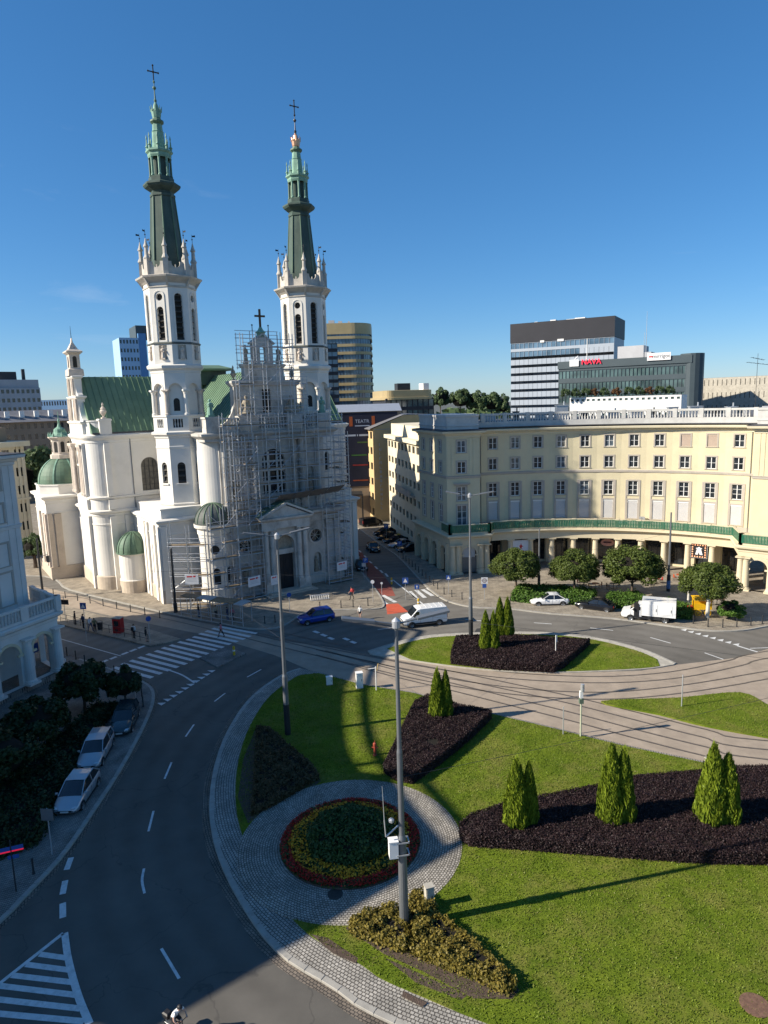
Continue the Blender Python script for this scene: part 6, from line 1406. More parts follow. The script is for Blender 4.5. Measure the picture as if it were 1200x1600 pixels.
MB().tube((L * 0.66, 4, 34), (L * 0.66, 4, 50), 0.12, 0.04, 6).tube((L * 0.645, 4, 34), (L * 0.645, 4, 44), 0.1, 0.04, 6).build('antenna_mast', 'metal_light', o)
MB().box(L * 0.42, L * 0.62, 8, 16, 34, 40.6).box(L * 0.63, L * 0.68, 8, 14, 34, 38.5).build('plant_room', 'concrete_far', o)
# white lower roof in front of it with planters
o, L = far_block('white_block', 'long low white rooftop storey with terrace plants behind the balustrade', (46.66,170.00,22.74)[:2], (69.01,158.00,22.22)[:2], 16, 8, 25.6, 5, 20, 'white_paint', 'glass_green', sill=2.6, head=0.4, gap=0.6)
# gold rounded tower and its dark neighbour
gt = thing('gold_tower', 'gold banded round cornered office tower right of the church', 'building', (-16.82,360.00,22.49))
gt.location.z = 0
def rounded(w, d, r): return [(-w / 2, d), (-w / 2, 0)] + arc2(w / 2 - r, r, r, -90, 0, 10) + [(w / 2, d)]
rp_ = rounded(26, 30, 10); rp_ = ccw(rp_)
MB().loft(rp_, [(-0.5, 0), (-0.5, 62)]).build('glass_core', 'glass_blue', gt)
for f in range(16): MB().loft(rp_, [(-0.4, 3.95 * f - 0.7), (0.1, 3.95 * f - 0.65), (0.1, 3.95 * f + 0.75), (-0.4, 3.95 * f + 0.8)], cap=False).build('spandrel_band', 'panel_gold', gt)
MB().loft(rp_, [(0, 61), (0, 66.5)]).build('crown', 'panel_gold', gt)
ml = MB(); P = offset_poly(rp_, -0.42); lens = 0
for i in range(len(P)):
    a, b = V2(P[i]), V2(P[(i + 1) % len(P)]); k = max(1, int((b - a).length / 1.7))
    for j in range(k): q = a.lerp(b, j / k); ml.box(q.x - 0.07, q.x + 0.07, q.y - 0.07, q.y + 0.07, 0, 62)
tag(ml.build('mullions', 'panel_dark', gt), kind='stuff')
MB().box(-9, -6, 3, 6, 66.5, 68.3).box(-4, -2, 3, 5, 66.5, 67.8).box(1, 2, 3, 5, 66.5, 67.6).build('roof_plant', 'concrete_far', gt)
far_block('dark_office', 'dark brown banded office block beside the gold tower', (-27.68,330.00,23.15)[:2], (-19.83,332.00,22.89)[:2], 20, 0, 54, 15, 3, 'panel_dark', 'glass_blue', sill=1.3, head=0.3, gap=0.2)
o, L = far_block('gold_lowrise', 'low gold roofed office with rounded corners in front of the tower', (1.80,250.00,23.17)[:2], (19.63,255.00,22.59)[:2], 18, 8, 27, 5, 9, 'panel_dark', 'glass_green', sill=0.8, head=0.5, gap=0.3)
MB().loft(ccw(arc2(3, 3, 3, 180, 270, 6) + arc2(L - 3, 3, 3, 270, 360, 6) + [(L, 18), (0, 18)]), [(0.8, 26.6), (0.8, 27.4), (0, 27.5), (0, 29.9), (-0.3, 30.0)]).build('gold_storey', 'panel_gold', o)
MB().box(L * 0.35, L * 0.62, 6, 10, 29.9, 32.6).build('plant_room', 'metal_dark', o); MB().box(L * 0.86, L * 0.98, 4, 9, 29.9, 32.4).build('plant_room', 'white_paint', o)
# blue tower behind the church
o, L = far_block('blue_tower', 'light blue office tower with dark window pairs behind the church roof', (-109.82,296.00,36.75)[:2], (-103.01,300.00,36.65)[:2], 16, 12, 56, 12, 6, 'panel_blue', 'window_glass', sill=1.3, head=0.8, gap=0.55, mulls=True)
MB().box(L + 0.05, L + 3.2, 0, 16, 0, 58).build('blue_core', mat('panel_blue_deep', (0.10, 0.24, 0.46), rough=0.4, var=0.05), o); MB().box(L - 0.4, L + 5.4, 2, 16, 56, 61.5).build('plant_room', 'panel_slate', o)
# left background
o, L = far_block('grey_slab', 'white and grey slab block on the skyline at far left', (-142.64,246.00,27.45)[:2], (-127.66,260.00,26.86)[:2], 20, 6, 35, 9, 12, 'concrete_far', 'window_glass', sill=1.2, head=0.6, gap=0.7)
MB().box(2, L, 1, 18, 35, 38).build('attic', 'concrete_far', o); MB().box(8, 14, 4, 9, 38, 41).box(16, 17, 4, 5, 38, 42).build('roof_plant', 'metal_dark', o)
far_block('blue_slab', 'distant low blue and white slab block behind the gable', (-148.97,300.00,27.04)[:2], (-133.74,302.00,26.57)[:2], 14, 6, 31, 7, 14, 'panel_blue', 'window_glass', sill=1.2, head=0.6, gap=0.5)
o, L = far_block('brown_block', 'long brown apartment block with a dark roof behind the chapel dome', (-112.36,190.00,23.69)[:2], (-90.41,205.00,22.60)[:2], 14, 2, 23.4, 7, 15, 'plaster_brown', 'window_glass', sill=1.0, head=0.6, gap=1.0)
rr = MB()
MB().add([(-1, -1, 23.3), (L + 1, -1, 23.3), (L + 1, 15, 23.3), (-1, 15, 23.3), (0, 7, 26.6), (L, 7, 26.6)], [(0, 1, 5, 4), (2, 3, 4, 5), (1, 2, 5), (3, 0, 4)]).build('pitched_roof', 'roof_grey', o)
for i in range(6): MB().box(4 + i * L / 7, 5.2 + i * L / 7, 2.0, 3.4, 24.2, 26.4).build('chimney', 'white_paint', o)
o, L = far_block('beige_house', 'beige apartment house with white windows between the portico and the chapel', (-68.55,118.00,11.22)[:2], (-65.01,124.00,10.25)[:2], 30, 0.5, 20.2, 6, 3, 'plaster_cream', 'window_glass', sill=1.0, head=0.7, gap=0.95, mulls=True)
MB().box(-0.8, L + 0.8, -0.8, 30, 20.0, 20.9).box(-0.2, L + 0.25, -0.22, 30, 10.3, 10.7).build('cornice', 'plaster_cream', o); MB().box(0.5, L - 1.5, 2.5, 28, 20.9, 23.4).build('attic', 'plaster_brown', o)
for s in (L - 0.5, L - 1.3): MB().box(s - 0.22, s + 0.22, -0.14, 0.0, 0.5, 20.0).build('pilaster', 'plaster_cream', o)
# side street: cream house, ochre house, poster house
def street_house(name, label, sfront, send, z1, floors, cols, wm, width=14, gap=0.9):
    """flank along the street: sfront = near end, send = far end (right hand side of the street)"""
    return far_block(name, label, send, sfront, width, 0.4, z1, floors, cols, wm, 'window_glass', sill=1.1, head=0.7, gap=gap)
o, L = street_house('cream_house', 'cream street house next to the curved building', (6.3, 114.2), (1.2, 141.0), 18.9, 6, 9, 'plaster_cream', gap=1.2)
MB().box(-0.5, L + 0.5, -0.7, 14, 18.7, 19.4).build('cornice', 'plaster_cream', o); MB().box(1, L - 0.5, 0.6, 13, 19.4, 21.6).build('attic', 'plaster_cream', o); MB().box(L * 0.4, L * 0.85, -1.0, 0, 9.2, 9.5).box(L * 0.4, L * 0.85, -1.0, -0.9, 9.5, 10.4).build('balcony', 'stone_trim', o)
o, L = street_house('ochre_house', 'ochre street house with a blank gable wall lettered down its corner', (-1.9, 146.5), (-9.2, 172.0), 20.4, 6, 9, 'plaster_ochre', gap=1.3)
# blank gable facing the square
MB().add([(L + 0.02, 0, 0.3), (L + 0.02, 14, 0.3), (L + 0.02, 14, 23.0), (L + 0.02, 7, 23.0), (L + 0.02, 0, 20.4)], [(0, 1, 2, 3, 4)]).build('gable_wall', 'plaster_ochre', o)
MB().add([(-0.5, -0.7, 20.4), (L + 0.3, -0.7, 20.4), (L + 0.3, 7, 23.2), (-0.5, 7, 23.2), (-0.5, -0.7, 20.2), (L + 0.3, -0.7, 20.2), (L + 0.3, 14, 23.0), (-0.5, 14, 23.0)], [(0, 1, 2, 3), (5, 1, 0, 4), (3, 2, 6, 7)]).build('pitched_roof', 'roof_grey', o)
for i in range(3): MB().box(L * 0.35 + i * 3.2, L * 0.35 + i * 3.2 + 2.6, 2.2, 3.4, 21.3, 24.0).build('chimney', 'concrete_far', o)
MB().box(L + 0.03, L + 0.08, 0.2, 13.8, 20.1, 20.25).box(L + 0.03, L + 0.08, 0.2, 13.8, 9.6, 9.72).build('wall_band', 'stone_trim', o)
for i in range(15):      # vertical row of raised letters, too small to read
    rs_i = random.Random(i); z = 16.6 - i * 0.98
    gl = MB(); gl.box(L + 0.03, L + 0.1, 1.3, 1.42, z, z + 0.62)
    if rs_i.random() < 0.8: gl.box(L + 0.03, L + 0.1, 1.42, 1.75, z + (0.5 if rs_i.random() < 0.6 else 0.0), z + (0.62 if rs_i.random() < 0.6 else 0.12))
    if rs_i.random() < 0.6: gl.box(L + 0.03, L + 0.1, 1.65, 1.77, z, z + 0.6)
    gl.build('wall_letter', 'stone_grey_white', o)
# houses further along and opposite, roofs only in view
far_block('far_house', 'grey roofed house deep in the side street', (-22.5, 196.0), (-10, 199.0), 16, 0.4, 21.5, 6, 6, 'plaster_brown', 'window_glass', sill=1.1, head=0.7, gap=0.9)
ph = thing('poster_house', 'house covered by a huge dark theatre poster beside the church', 'building', (-11.4, 150.0, 0), R(4))
MB().box(0, 15.8, 0, 18, 0, 24.0).build('wall', 'plaster_brown', ph); MB().box(-2.2, 0, 1, 16, 0, 21.5).build('annex', 'plaster_brown', ph)
MB().add([(-2.4, 1, 21.5), (0, 0.2, 25), (0, 17, 25), (-2.4, 17, 21.5)], [(0, 1, 2, 3)]).add([(0, -0.3, 24.0), (16, -0.3, 24.0), (16, 6, 25.6), (0, 6, 25.6)], [(0, 1, 2, 3)]).build('metal_roof', 'metal_light', ph)
pst = MB().box(0.3, 15.0, -0.12, -0.04, 7.6, 23.8).build('theatre_poster', mat('poster_navy', (0.012, 0.014, 0.03), rough=0.55, var=0.2, sc=0.3), ph)
mat('poster_print', (0.32, 0.36, 0.44), rough=0.6, var=0.05)
lettering('TEATR', 1.05, 'poster_print', pst, (7.2, -0.14, 21.9), (R(90), 0, 0), 0.005); MB().box(5.6, 8.8, -0.15, -0.125, 20.85, 21.05).build('print_line', 'poster_print', pst)
for x_ in (4.4, 9.3): MB().box(x_, x_ + 0.7, -0.15, -0.125, 20.9, 23.0).build('print_bar', mat('print_orange', (0.30, 0.07, 0.02), rough=0.6, var=0.1), pst)
MB().box(2.4, 5.7, -0.15, -0.125, 18.7, 19.1).box(5.95, 6.2, -0.15, -0.125, 18.7, 19.1).box(6.45, 11.6, -0.15, -0.125, 18.7, 19.1).build('print_line', 'poster_print', pst)
for k, (z_, x_, c_) in enumerate(((17.2, 6.0, (0.05, 0.10, 0.03)), (14.4, 4.6, (0.04, 0.12, 0.03)), (12.2, 4.8, (0.20, 0.02, 0.02)), (8.8, 4.8, (0.22, 0.05, 0.02)))): MB().box(x_, x_ + 3.4, -0.15, -0.125, z_, z_ + 0.28).build('print_line', mat('poster_tint_%d' % k, c_, rough=0.6), pst)
MB().box(0.2, 6.6, -6.0, -0.3, 6.3, 6.6).box(0.2, 0.5, -6, -5.7, 0, 6.3).box(6.3, 6.6, -6, -5.7, 0, 6.3).build('site_canopy', 'metal_dark', ph)
far_block('white_lowrise', 'low white and beige buildings on the skyline at the right edge', (104.33,230.00,20.38)[:2], (127.09,205.00,19.99)[:2], 20, 6, 30.5, 6, 24, 'concrete_light', 'window_glass', sill=1.6, head=0.6, gap=1.2)
# roof clutter on the curved building
for i, (px_, Y_, h_) in enumerate(((690, 112, 1.0), (720, 116, 0.7), (760, 114, 0.9), (800, 118, 1.3), (838, 117, 0.8), (870, 113, 2.2), (905, 118, 0.9), (950, 117, 0.8), (985, 112, 1.0), (1010, 113, 0.8), (1040, 111, 1.4), (1075, 108, 1.5), (1105, 107, 0.9), (1130, 106, 1.3), (1160, 104, 1.1), (1190, 103, 1.4))):
    p_ = V2(((px_ - 600) / 1063.0 * Y_ * 1.01 + 0.7, Y_)); w_ = 0.5 + 0.25 * (i % 3)
    cl_ = MB().box(-w_, w_, -0.4, 0.4, 0, h_).box(-w_ - 0.1, w_ + 0.1, -0.5, 0.5, h_, h_ + 0.12)
    if i % 2: cl_.tube((w_ * 0.4, 0, h_), (w_ * 0.4, 0, h_ + 0.7), 0.12, n=8)
    cl_.build('roof_vent', 'metal_light' if i % 3 else 'metal_dark', cb, loc=(p_.x, p_.y, 22.3))
am = thing('roof_antenna', 'tall rooftop television antenna at the right edge above the balustrade', 'antenna', (56.65,104.00,23.95)[:2] + (22.3,))
MB().tube((0, 0, 0), (0, 0, 9.2), 0.05, 0.03, 6).build('mast', 'metal_dark', am)
for z_, l_ in ((7.6, 2.6), (8.3, 1.6)):
    el = MB().tube((-l_ * 0.6, 0, z_ + 0.35), (l_ * 0.6, 0, z_ - 0.1), 0.03, n=5)
    for k in range(5): x_ = -l_ * 0.55 + k * l_ * 0.27; el.tube((x_, -0.5, z_ + 0.32 - k * 0.09), (x_, 0.5, z_ + 0.32 - k * 0.09), 0.02, n=4)
    el.build('aerial_boom', 'metal_dark', am)

# ------------------------------------------------------------------ plants
import numpy as np
def inside(poly, xs, ys):
    res = np.zeros(len(xs), bool); n = len(poly); j = n - 1
    for i in range(n):
        xi, yi = poly[i]; xj, yj = poly[j]
        c = ((yi > ys) != (yj > ys)) & (xs < (xj - xi) * (ys - yi) / (yj - yi + 1e-12) + xi); res ^= c; j = i
    return res
def quads_mesh(name, centres, us, vs, m):
    """n small four-cornered leaves; us, vs = half axes"""
    n = len(centres); P = np.empty((n, 4, 3)); P[:, 0] = centres - us * 0.25 - vs; P[:, 1] = centres + us - vs * 0.15; P[:, 2] = centres + us * 0.25 + vs; P[:, 3] = centres - us + vs * 0.15
    me = bpy.data.meshes.new(name); me.vertices.add(n * 4); me.vertices.foreach_set('co', P.reshape(-1))
    me.loops.add(n * 4); me.loops.foreach_set('vertex_index', np.arange(n * 4, dtype=np.int32)); me.polygons.add(n)
    me.polygons.foreach_set('loop_start', np.arange(0, n * 4, 4, dtype=np.int32)); me.polygons.foreach_set('loop_total', np.full(n, 4, dtype=np.int32))
    me.materials.append(MATS[m]); me.update(calc_edges=True); return me
def rand_axes(rg, n, nrm, size, tilt=0.8):
    """leaf axes roughly facing nrm, jittered"""
    d = nrm + rg.normal(0, tilt, (n, 3)); d /= np.linalg.norm(d, axis=1)[:, None] + 1e-9
    t = rg.normal(0, 1, (n, 3)); u = np.cross(d, t); u /= np.linalg.norm(u, axis=1)[:, None] + 1e-9; v = np.cross(d, u)
    s = size * rg.uniform(0.6, 1.35, (n, 1)); return u * s, v * s * rg.uniform(0.7, 1.3, (n, 1))
# grass: blades over the lawns, denser near the window
def grass_blades(name, poly, dens, h, seed, holes=()):
    rg = np.random.default_rng(seed); xs = [p[0] for p in poly]; ys = [p[1] for p in poly]
    A = (max(xs) - min(xs)) * (max(ys) - min(ys)); n = int(A * dens); X = rg.uniform(min(xs), max(xs), n); Y = rg.uniform(min(ys), max(ys), n)
    k = inside(poly, X, Y) & (np.hypot(X - BED[0], Y - BED[1]) > 6.6)
    for q in holes: k &= ~inside(q, X, Y)
    k &= (X > -16) & (X < 0.62 * Y + 3) & (Y < 80); X, Y = X[k], Y[k]; n = len(X)
    a = rg.uniform(0, 2 * np.pi, n); w = rg.uniform(0.02, 0.05, n); hh = h * rg.uniform(0.5, 1.5, n); la = rg.uniform(0, 2 * np.pi, n); ll = hh * rg.uniform(0.2, 0.9, n)
    P = np.zeros((n, 3, 3)); P[:, 0] = np.stack([X - np.cos(a) * w, Y - np.sin(a) * w, np.full(n, 0.16)], 1); P[:, 1] = np.stack([X + np.cos(a) * w, Y + np.sin(a) * w, np.full(n, 0.16)], 1)
    P[:, 2] = np.stack([X + np.cos(la) * ll, Y + np.sin(la) * ll, 0.16 + hh], 1)
    me = bpy.data.meshes.new(name); me.vertices.add(n * 3); me.vertices.foreach_set('co', P.reshape(-1)); me.loops.add(n * 3); me.loops.foreach_set('vertex_index', np.arange(n * 3, dtype=np.int32)); me.polygons.add(n)
    me.polygons.foreach_set('loop_start', np.arange(0, n * 3, 3, dtype=np.int32)); me.polygons.foreach_set('loop_total', np.full(n, 3, dtype=np.int32)); me.materials.append(MATS['grass_blade']); me.update(calc_edges=True)
    return tag(put(name, me), 'short mown grass blades on the lawns of the square', 'grass', kind='stuff')
leaf_mat('barberry_leaf', (0.012, 0.007, 0.008), (0.046, 0.026, 0.026), trans=0.15)
leaf_mat('barberry_dull', (0.040, 0.035, 0.014), (0.13, 0.085, 0.035), trans=0.15)
leaf_mat('spirea_leaf', (0.080, 0.075, 0.012), (0.26, 0.20, 0.040), trans=0.25, sc=1.6)
leaf_mat('thuja_leaf', (0.050, 0.085, 0.006), (0.21, 0.27, 0.022), trans=0.2, sc=1.4)
leaf_mat('maple_leaf', (0.034, 0.056, 0.010), (0.115, 0.150, 0.030), trans=0.25, sc=1.0)
leaf_mat('hedge_leaf', (0.030, 0.075, 0.012), (0.12, 0.22, 0.035), trans=0.3, sc=1.2)
leaf_mat('dark_leaf', (0.010, 0.022, 0.008), (0.036, 0.060, 0.018), trans=0.15, sc=1.0)  # leaf colour set dark to deepen the shade on the left plants
leaf_mat('far_leaf', (0.050, 0.085, 0.035), (0.12, 0.17, 0.07), trans=0.2, sc=0.15)  # lightened green, distance haze put into the leaf colour
leaf_mat('autumn_leaf', (0.09, 0.045, 0.02), (0.20, 0.10, 0.04), trans=0.2, sc=0.3)
leaf_mat('red_bloom', (0.20, 0.016, 0.012), (0.62, 0.035, 0.022), trans=0.15, sc=3.0)
leaf_mat('orange_bloom', (0.52, 0.16, 0.01), (0.85, 0.45, 0.03), trans=0.15, sc=3.0)
leaf_mat('bed_leaf', (0.022, 0.045, 0.012), (0.075, 0.120, 0.028), trans=0.15, sc=2.0)
mat('bark', (0.10, 0.075, 0.055), rough=0.95, var=0.3, sc=5, bump=0.5, bsc=14); mat('hedge_core', (0.012, 0.010, 0.007), rough=1.0, var=0.3)
def hedge(name, label, poly, h, m, leaf, dens, seed, group=None, core=True, z0=0.14, cat='hedge', lump=0.10, ragged=0.12, open_spots=()):
    """clipped hedge: dark core with a coat of small leaves on top and sides"""
    poly = ccw(poly); rg = np.random.default_rng(seed)
    root = thing(name, label, cat, (0, 0, 0), 0, group)
    MB().loft(offset_poly(poly, -0.12), [(0, 0.05), (0.0, z0 + h - 0.12)]).build('branches', 'hedge_core', root)
    xs = [p[0] for p in poly]; ys = [p[1] for p in poly]; A = (max(xs) - min(xs)) * (max(ys) - min(ys)); n = int(A * dens)
    X = rg.uniform(min(xs), max(xs), n); Y = rg.uniform(min(ys), max(ys), n); k = inside(poly, X, Y)
    for (ox, oy, orr) in open_spots: k &= np.hypot(X - ox, Y - oy) > orr * rg.uniform(0.7, 1.1, n)
    X, Y = X[k], Y[k]; n = len(X)
    Z = z0 + h + lump * (np.sin(X * 2.1 + seed) * np.cos(Y * 1.7) * 0.5 + np.sin(X * 5.3) * np.sin(Y * 4.7 + seed) * 0.5) + rg.normal(0, ragged * 0.45, n) - 0.06
    C = [np.stack([X, Y, Z], 1)]; N_ = [np.tile((0, 0, 1.0), (n, 1))]
    for i in range(len(poly)):
        a, b = np.array(poly[i]), np.array(poly[(i + 1) % len(poly)]); L = np.linalg.norm(b - a); e = (b - a) / L; nn = np.array((e[1], -e[0])); k = int(L * h * dens * 1.25)
        if k < 1: continue
        t = rg.uniform(0, L, k); z = z0 + rg.uniform(0.0, h, k); off = rg.normal(0, ragged * 0.5, k) - 0.04
        C.append(np.stack([a[0] + e[0] * t + nn[0] * off, a[1] + e[1] * t + nn[1] * off, z], 1)); N_.append(np.tile((nn[0], nn[1], 0.35), (k, 1)))
    C = np.concatenate(C); N_ = np.concatenate(N_); u, v = rand_axes(rg, len(C), N_, leaf, 0.7)
    put('foliage', quads_mesh('foliage', C, u, v, m), root)
    return root
PURPLE = 'clipped purple barberry hedges'
H1 = [(-0.55,44.44), (0.24,43.42), (1.41,42.88), (3.61,45.49), (6.12,48.80), (8.29,52.18), (8.17,52.41), (5.83,53.53), (3.30,55.60), (2.13,54.40)]
H2 = [(4.01,36.69), (4.47,36.14), (6.84,35.80), (10.39,35.19), (13.83,34.60), (17.19,34.08), (21.95,33.71), (27.15,42.50), (22.94,42.73), (20.11,42.24), (16.57,41.96), (11.89,40.53), (7.54,39.46), (4.83,38.24), (3.97,37.26)]
H3 = [(6.21,64.10), (10.66,62.31), (15.66,61.30), (16.80,62.16), (21.16,68.22), (20.90,68.08), (17.24,68.99), (12.06,70.46), (7.40,70.25), (6.49,66.10)]
hedge('barberry_hedge', 'small dark purple hedge with a round gap beside the flower bed', H1, 0.8, 'barberry_leaf', 0.036, 950, 1, PURPLE, open_spots=[(3.12,47.38) + (0.55,)])
hedge('barberry_hedge', 'largest dark purple hedge, in the foreground with three conifers in it', H2, 0.85, 'barberry_leaf', 0.036, 950, 2, PURPLE)
hedge('barberry_hedge', 'dark purple hedge on the lens shaped island beyond the tram tracks', H3, 0.8, 'barberry_leaf', 0.05, 520, 3, PURPLE)
hedge('brown_shrub_bed', 'low brownish shrub bed in shade at the left edge of the lawn', [(-10.76,51.50), (-9.65,51.00), (-7.98,48.56), (-5.76,45.41), (-5.11,43.87), (-7.62,40.95), (-8.99,39.77), (-9.44,43.14), (-10.07,47.07)], 0.45, 'barberry_dull', 0.06, 330, 4, cat='shrub bed', lump=0.18)
hedge('yellow_shrub', 'low yellow green shrub left of the foreground lamp post', [(-2.28,30.20), (-1.66,30.76), (-0.22,31.23), (0.49,30.77), (0.52,29.04), (0.38,28.51), (-0.87,29.09), (-2.13,29.70)], 0.5, 'spirea_leaf', 0.055, 620, 5, 'yellow green shrubs at the foreground lamp post', cat='shrub', lump=0.3, ragged=0.2)
hedge('yellow_shrub', 'long low yellow green shrub right of the foreground lamp post', [(0.68,28.42), (0.92,30.24), (1.71,30.63), (2.39,30.27), (3.70,28.61), (4.87,26.97), (5.20,26.29), (4.65,26.08), (3.69,26.81), (2.31,27.49)], 0.5, 'spirea_leaf', 0.055, 620, 6, 'yellow green shrubs at the foreground lamp post', cat='shrub', lump=0.3, ragged=0.2)
hedge('yellow_shrub', 'small yellow green shrub behind the foreground lamp post by the concrete box', [(0.72,31.55), (0.91,32.23), (1.48,32.07), (2.08,31.14), (1.59,30.64), (0.95,30.83)], 0.45, 'spirea_leaf', 0.055, 620, 7, 'yellow green shrubs at the foreground lamp post', cat='shrub', lump=0.25, ragged=0.2)
for i, (nm, po, dn, hh) in enumerate((('grass', lawn_w_poly, 130, 0.055), ('grass', lawn_n_poly, 60, 0.06), ('grass', lawn_e_poly, 70, 0.06))):
    grass_blades(nm, po, dn, hh, 20 + i, (H1, H2, H3))
# flower bed: red rim, orange and yellow marigolds, green mound
fb = thing('flower_bed', 'round flower bed with red rim, orange marigolds and a green mound', 'flower bed', (BED[0], BED[1], 0))
MB().lathe(0, 0, [(4.15, 0.17), (4.1, 0.26), (0, 0.27)], 60).build('soil', 'soil', fb)
def ring_flowers(name, r0, r1, z, m, n, size, seed, hump=0.1, frac=1.0):
    rg = np.random.default_rng(seed); r = np.sqrt(rg.uniform(r0 ** 2, r1 ** 2, n)); a = rg.uniform(0, 2 * np.pi, n)
    t = (r - r0) / (r1 - r0); zz = z + hump * np.sin(np.pi * t) * rg.uniform(0.2, 1.2, n) + rg.normal(0, 0.03, n)
    k = np.sin(a * 9 + 3 * np.sin(r * 4 + seed)) * np.sin(a * 4 - r * 5) + rg.uniform(-1, 1, n) * 0.8 > -0.45; r, a, zz = r[k], a[k], zz[k]; n = len(r)
    C = np.stack([r * np.cos(a), r * np.sin(a), zz], 1); u, v = rand_axes(rg, n, np.tile((0, 0, 1.0), (n, 1)), size, 0.6)
    o = put(name, quads_mesh(name, C, u, v, m), fb); o['kind'] = 'stuff'; return o
ring_flowers('red_flowers', 3.45, 4.15, 0.36, 'red_bloom', 6500, 0.045, 1, 0.14); ring_flowers('red_flower_leaves', 3.45, 4.15, 0.29, 'bed_leaf', 5000, 0.07, 2, 0.12)
ring_flowers('marigold_leaves', 2.45, 3.5, 0.33, 'bed_leaf', 7000, 0.07, 3, 0.12); ring_flowers('marigolds', 2.5, 3.65, 0.43, 'orange_bloom', 4200, 0.055, 4, 0.12)
MB().lathe(0, 0, [(2.35, 0.2), (2.3, 0.7), (1.9, 1.2), (1.1, 1.5), (0, 1.6)], 40).build('mound_branches', 'hedge_core', fb)
rg = np.random.default_rng(9); n = 11000; ph_ = rg.uniform(0, 2 * np.pi, n); el_ = np.arcsin(rg.uniform(0.0, 1, n)); rr_ = rg.uniform(0.93, 1.08, n) * (1 + 0.06 * np.sin(ph_ * 7) * np.cos(el_ * 5))
C = np.stack([2.45 * np.cos(ph_) * np.cos(el_) * rr_, 2.45 * np.sin(ph_) * np.cos(el_) * rr_, 0.3 + 1.4 * np.sin(el_) * rr_], 1); N_ = C / np.array((2.45 ** 2, 2.45 ** 2, 1.1)); N_ /= np.linalg.norm(N_, axis=1)[:, None]
u, v = rand_axes(rg, n, N_, 0.075, 0.8); put('mound_foliage', quads_mesh('mound_foliage', C, u, v, 'bed_leaf'), fb)
# ------------------------------------------------------------------ trees
def crown_mesh(seed, rx, rz, n, leaf, m, lumps=26, depth=0.35, flat=1.0):
    """globe crown: leaves gathered in clumps over an uneven shell, with gaps between the clumps"""
    rg = np.random.default_rng(seed); d = rg.normal(0, 1, (lumps, 3)); d /= np.linalg.norm(d, axis=1)[:, None]; d[:, 2] = np.abs(d[:, 2]) * 1.1 - 0.35; d /= np.linalg.norm(d, axis=1)[:, None]
    cr = rg.uniform(0.70, 0.86, lumps); cs = rg.uniform(0.20, 0.34, lumps); idx = rg.integers(0, lumps, n); q = rg.normal(0, 1, (n, 3)); q /= np.linalg.norm(q, axis=1)[:, None]
    P = d[idx] * cr[idx][:, None] + q * (cs[idx] * rg.uniform(1 - depth, 1.05, n))[:, None]
    k = P[:, 2] > -0.62; P = P[k]; q = q[k]; C = P * np.array((rx, rx, rz)); N_ = P * 0.6 + q * 0.6; u, v = rand_axes(rg, len(C), N_, leaf, 0.75)
    return quads_mesh('crown', C, u, v, m)
def trunk_mesh(h, r, spread, seed, m='bark'):
    rd = random.Random(seed); t = MB().tube((0, 0, 0), (0.04, 0.02, h * 0.55), r * 1.2, r, 8).tube((0.04, 0.02, h * 0.55), (0, 0, h), r, r * 0.8, 8)
    for k in range(6):
        a = 2 * math.pi * k / 6 + rd.uniform(-0.3, 0.3); l = spread * rd.uniform(0.5, 0.8); t.tube((0, 0, h * rd.uniform(0.85, 1.0)), (l * math.cos(a), l * math.sin(a), h + spread * rd.uniform(0.15, 0.6)), r * 0.45, r * 0.15, 6)
    t.tube((0, 0, h), (0, 0, h + spread * 0.8), r * 0.6, r * 0.2, 6); return t.mesh('trunk', [MATS[m]])
mat('trunk_white', (0.55, 0.52, 0.46), rough=0.9, var=0.12, sc=4)
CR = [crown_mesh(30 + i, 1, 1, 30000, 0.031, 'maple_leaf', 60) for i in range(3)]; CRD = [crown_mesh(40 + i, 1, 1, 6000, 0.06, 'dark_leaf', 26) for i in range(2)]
CORE = MB().lathe(0, 0, [(0.0, -0.45), (0.4, -0.4), (0.66, -0.1), (0.66, 0.3), (0.42, 0.6), (0.0, 0.72)], 12).mesh('crown_core', [MATS['hedge_core']])
def globe_tree(name, label, base, h, rx, rz, crown, group, tm='bark', r=0.16, rz0=0.0):
    t = thing(name, label, 'tree', (base[0], base[1], 0.1), 0, group)
    put('trunk', trunk_mesh(h - rz * 0.55, r, rx * 0.5, int(base[0] * 10), tm), t); c = put('crown', crown, t, (0, 0, h), rz0); c.scale = (rx, rx, rz); put('inner_branches', CORE, c)
    return t
GT = 'round clipped street trees before the colonnade'
globe_tree('globe_tree', 'round street tree nearest the lamp post and corner arch', (17.21,87.51), 3.7, 3.15, 2.55, CR[0], GT)
globe_tree('globe_tree', 'round street tree behind the white parked car', (24.66,86.43), 3.6, 3.0, 2.5, CR[1], GT, rz0=1.0)
globe_tree('globe_tree', 'largest round street tree, behind the black parked car', (31.55,84.54), 3.9, 3.75, 2.9, CR[2], GT, rz0=2.0)
globe_tree('globe_tree', 'round street tree with a whitened trunk beside the yellow cart', (37.29,76.12), 4.1, 3.15, 2.35, CR[0], GT, 'trunk_white', 0.2, rz0=2.6)
LT = 'dark trees in shade by the left pavement'
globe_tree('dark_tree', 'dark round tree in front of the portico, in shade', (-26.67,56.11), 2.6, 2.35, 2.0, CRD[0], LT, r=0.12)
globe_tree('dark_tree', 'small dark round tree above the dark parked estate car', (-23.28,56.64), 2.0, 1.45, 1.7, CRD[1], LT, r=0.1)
globe_tree('dark_tree', 'dark spreading tree at the left edge below the portico', (-27.58,49.51), 2.3, 2.4, 1.8, CRD[0], LT, r=0.12, rz0=1.5)
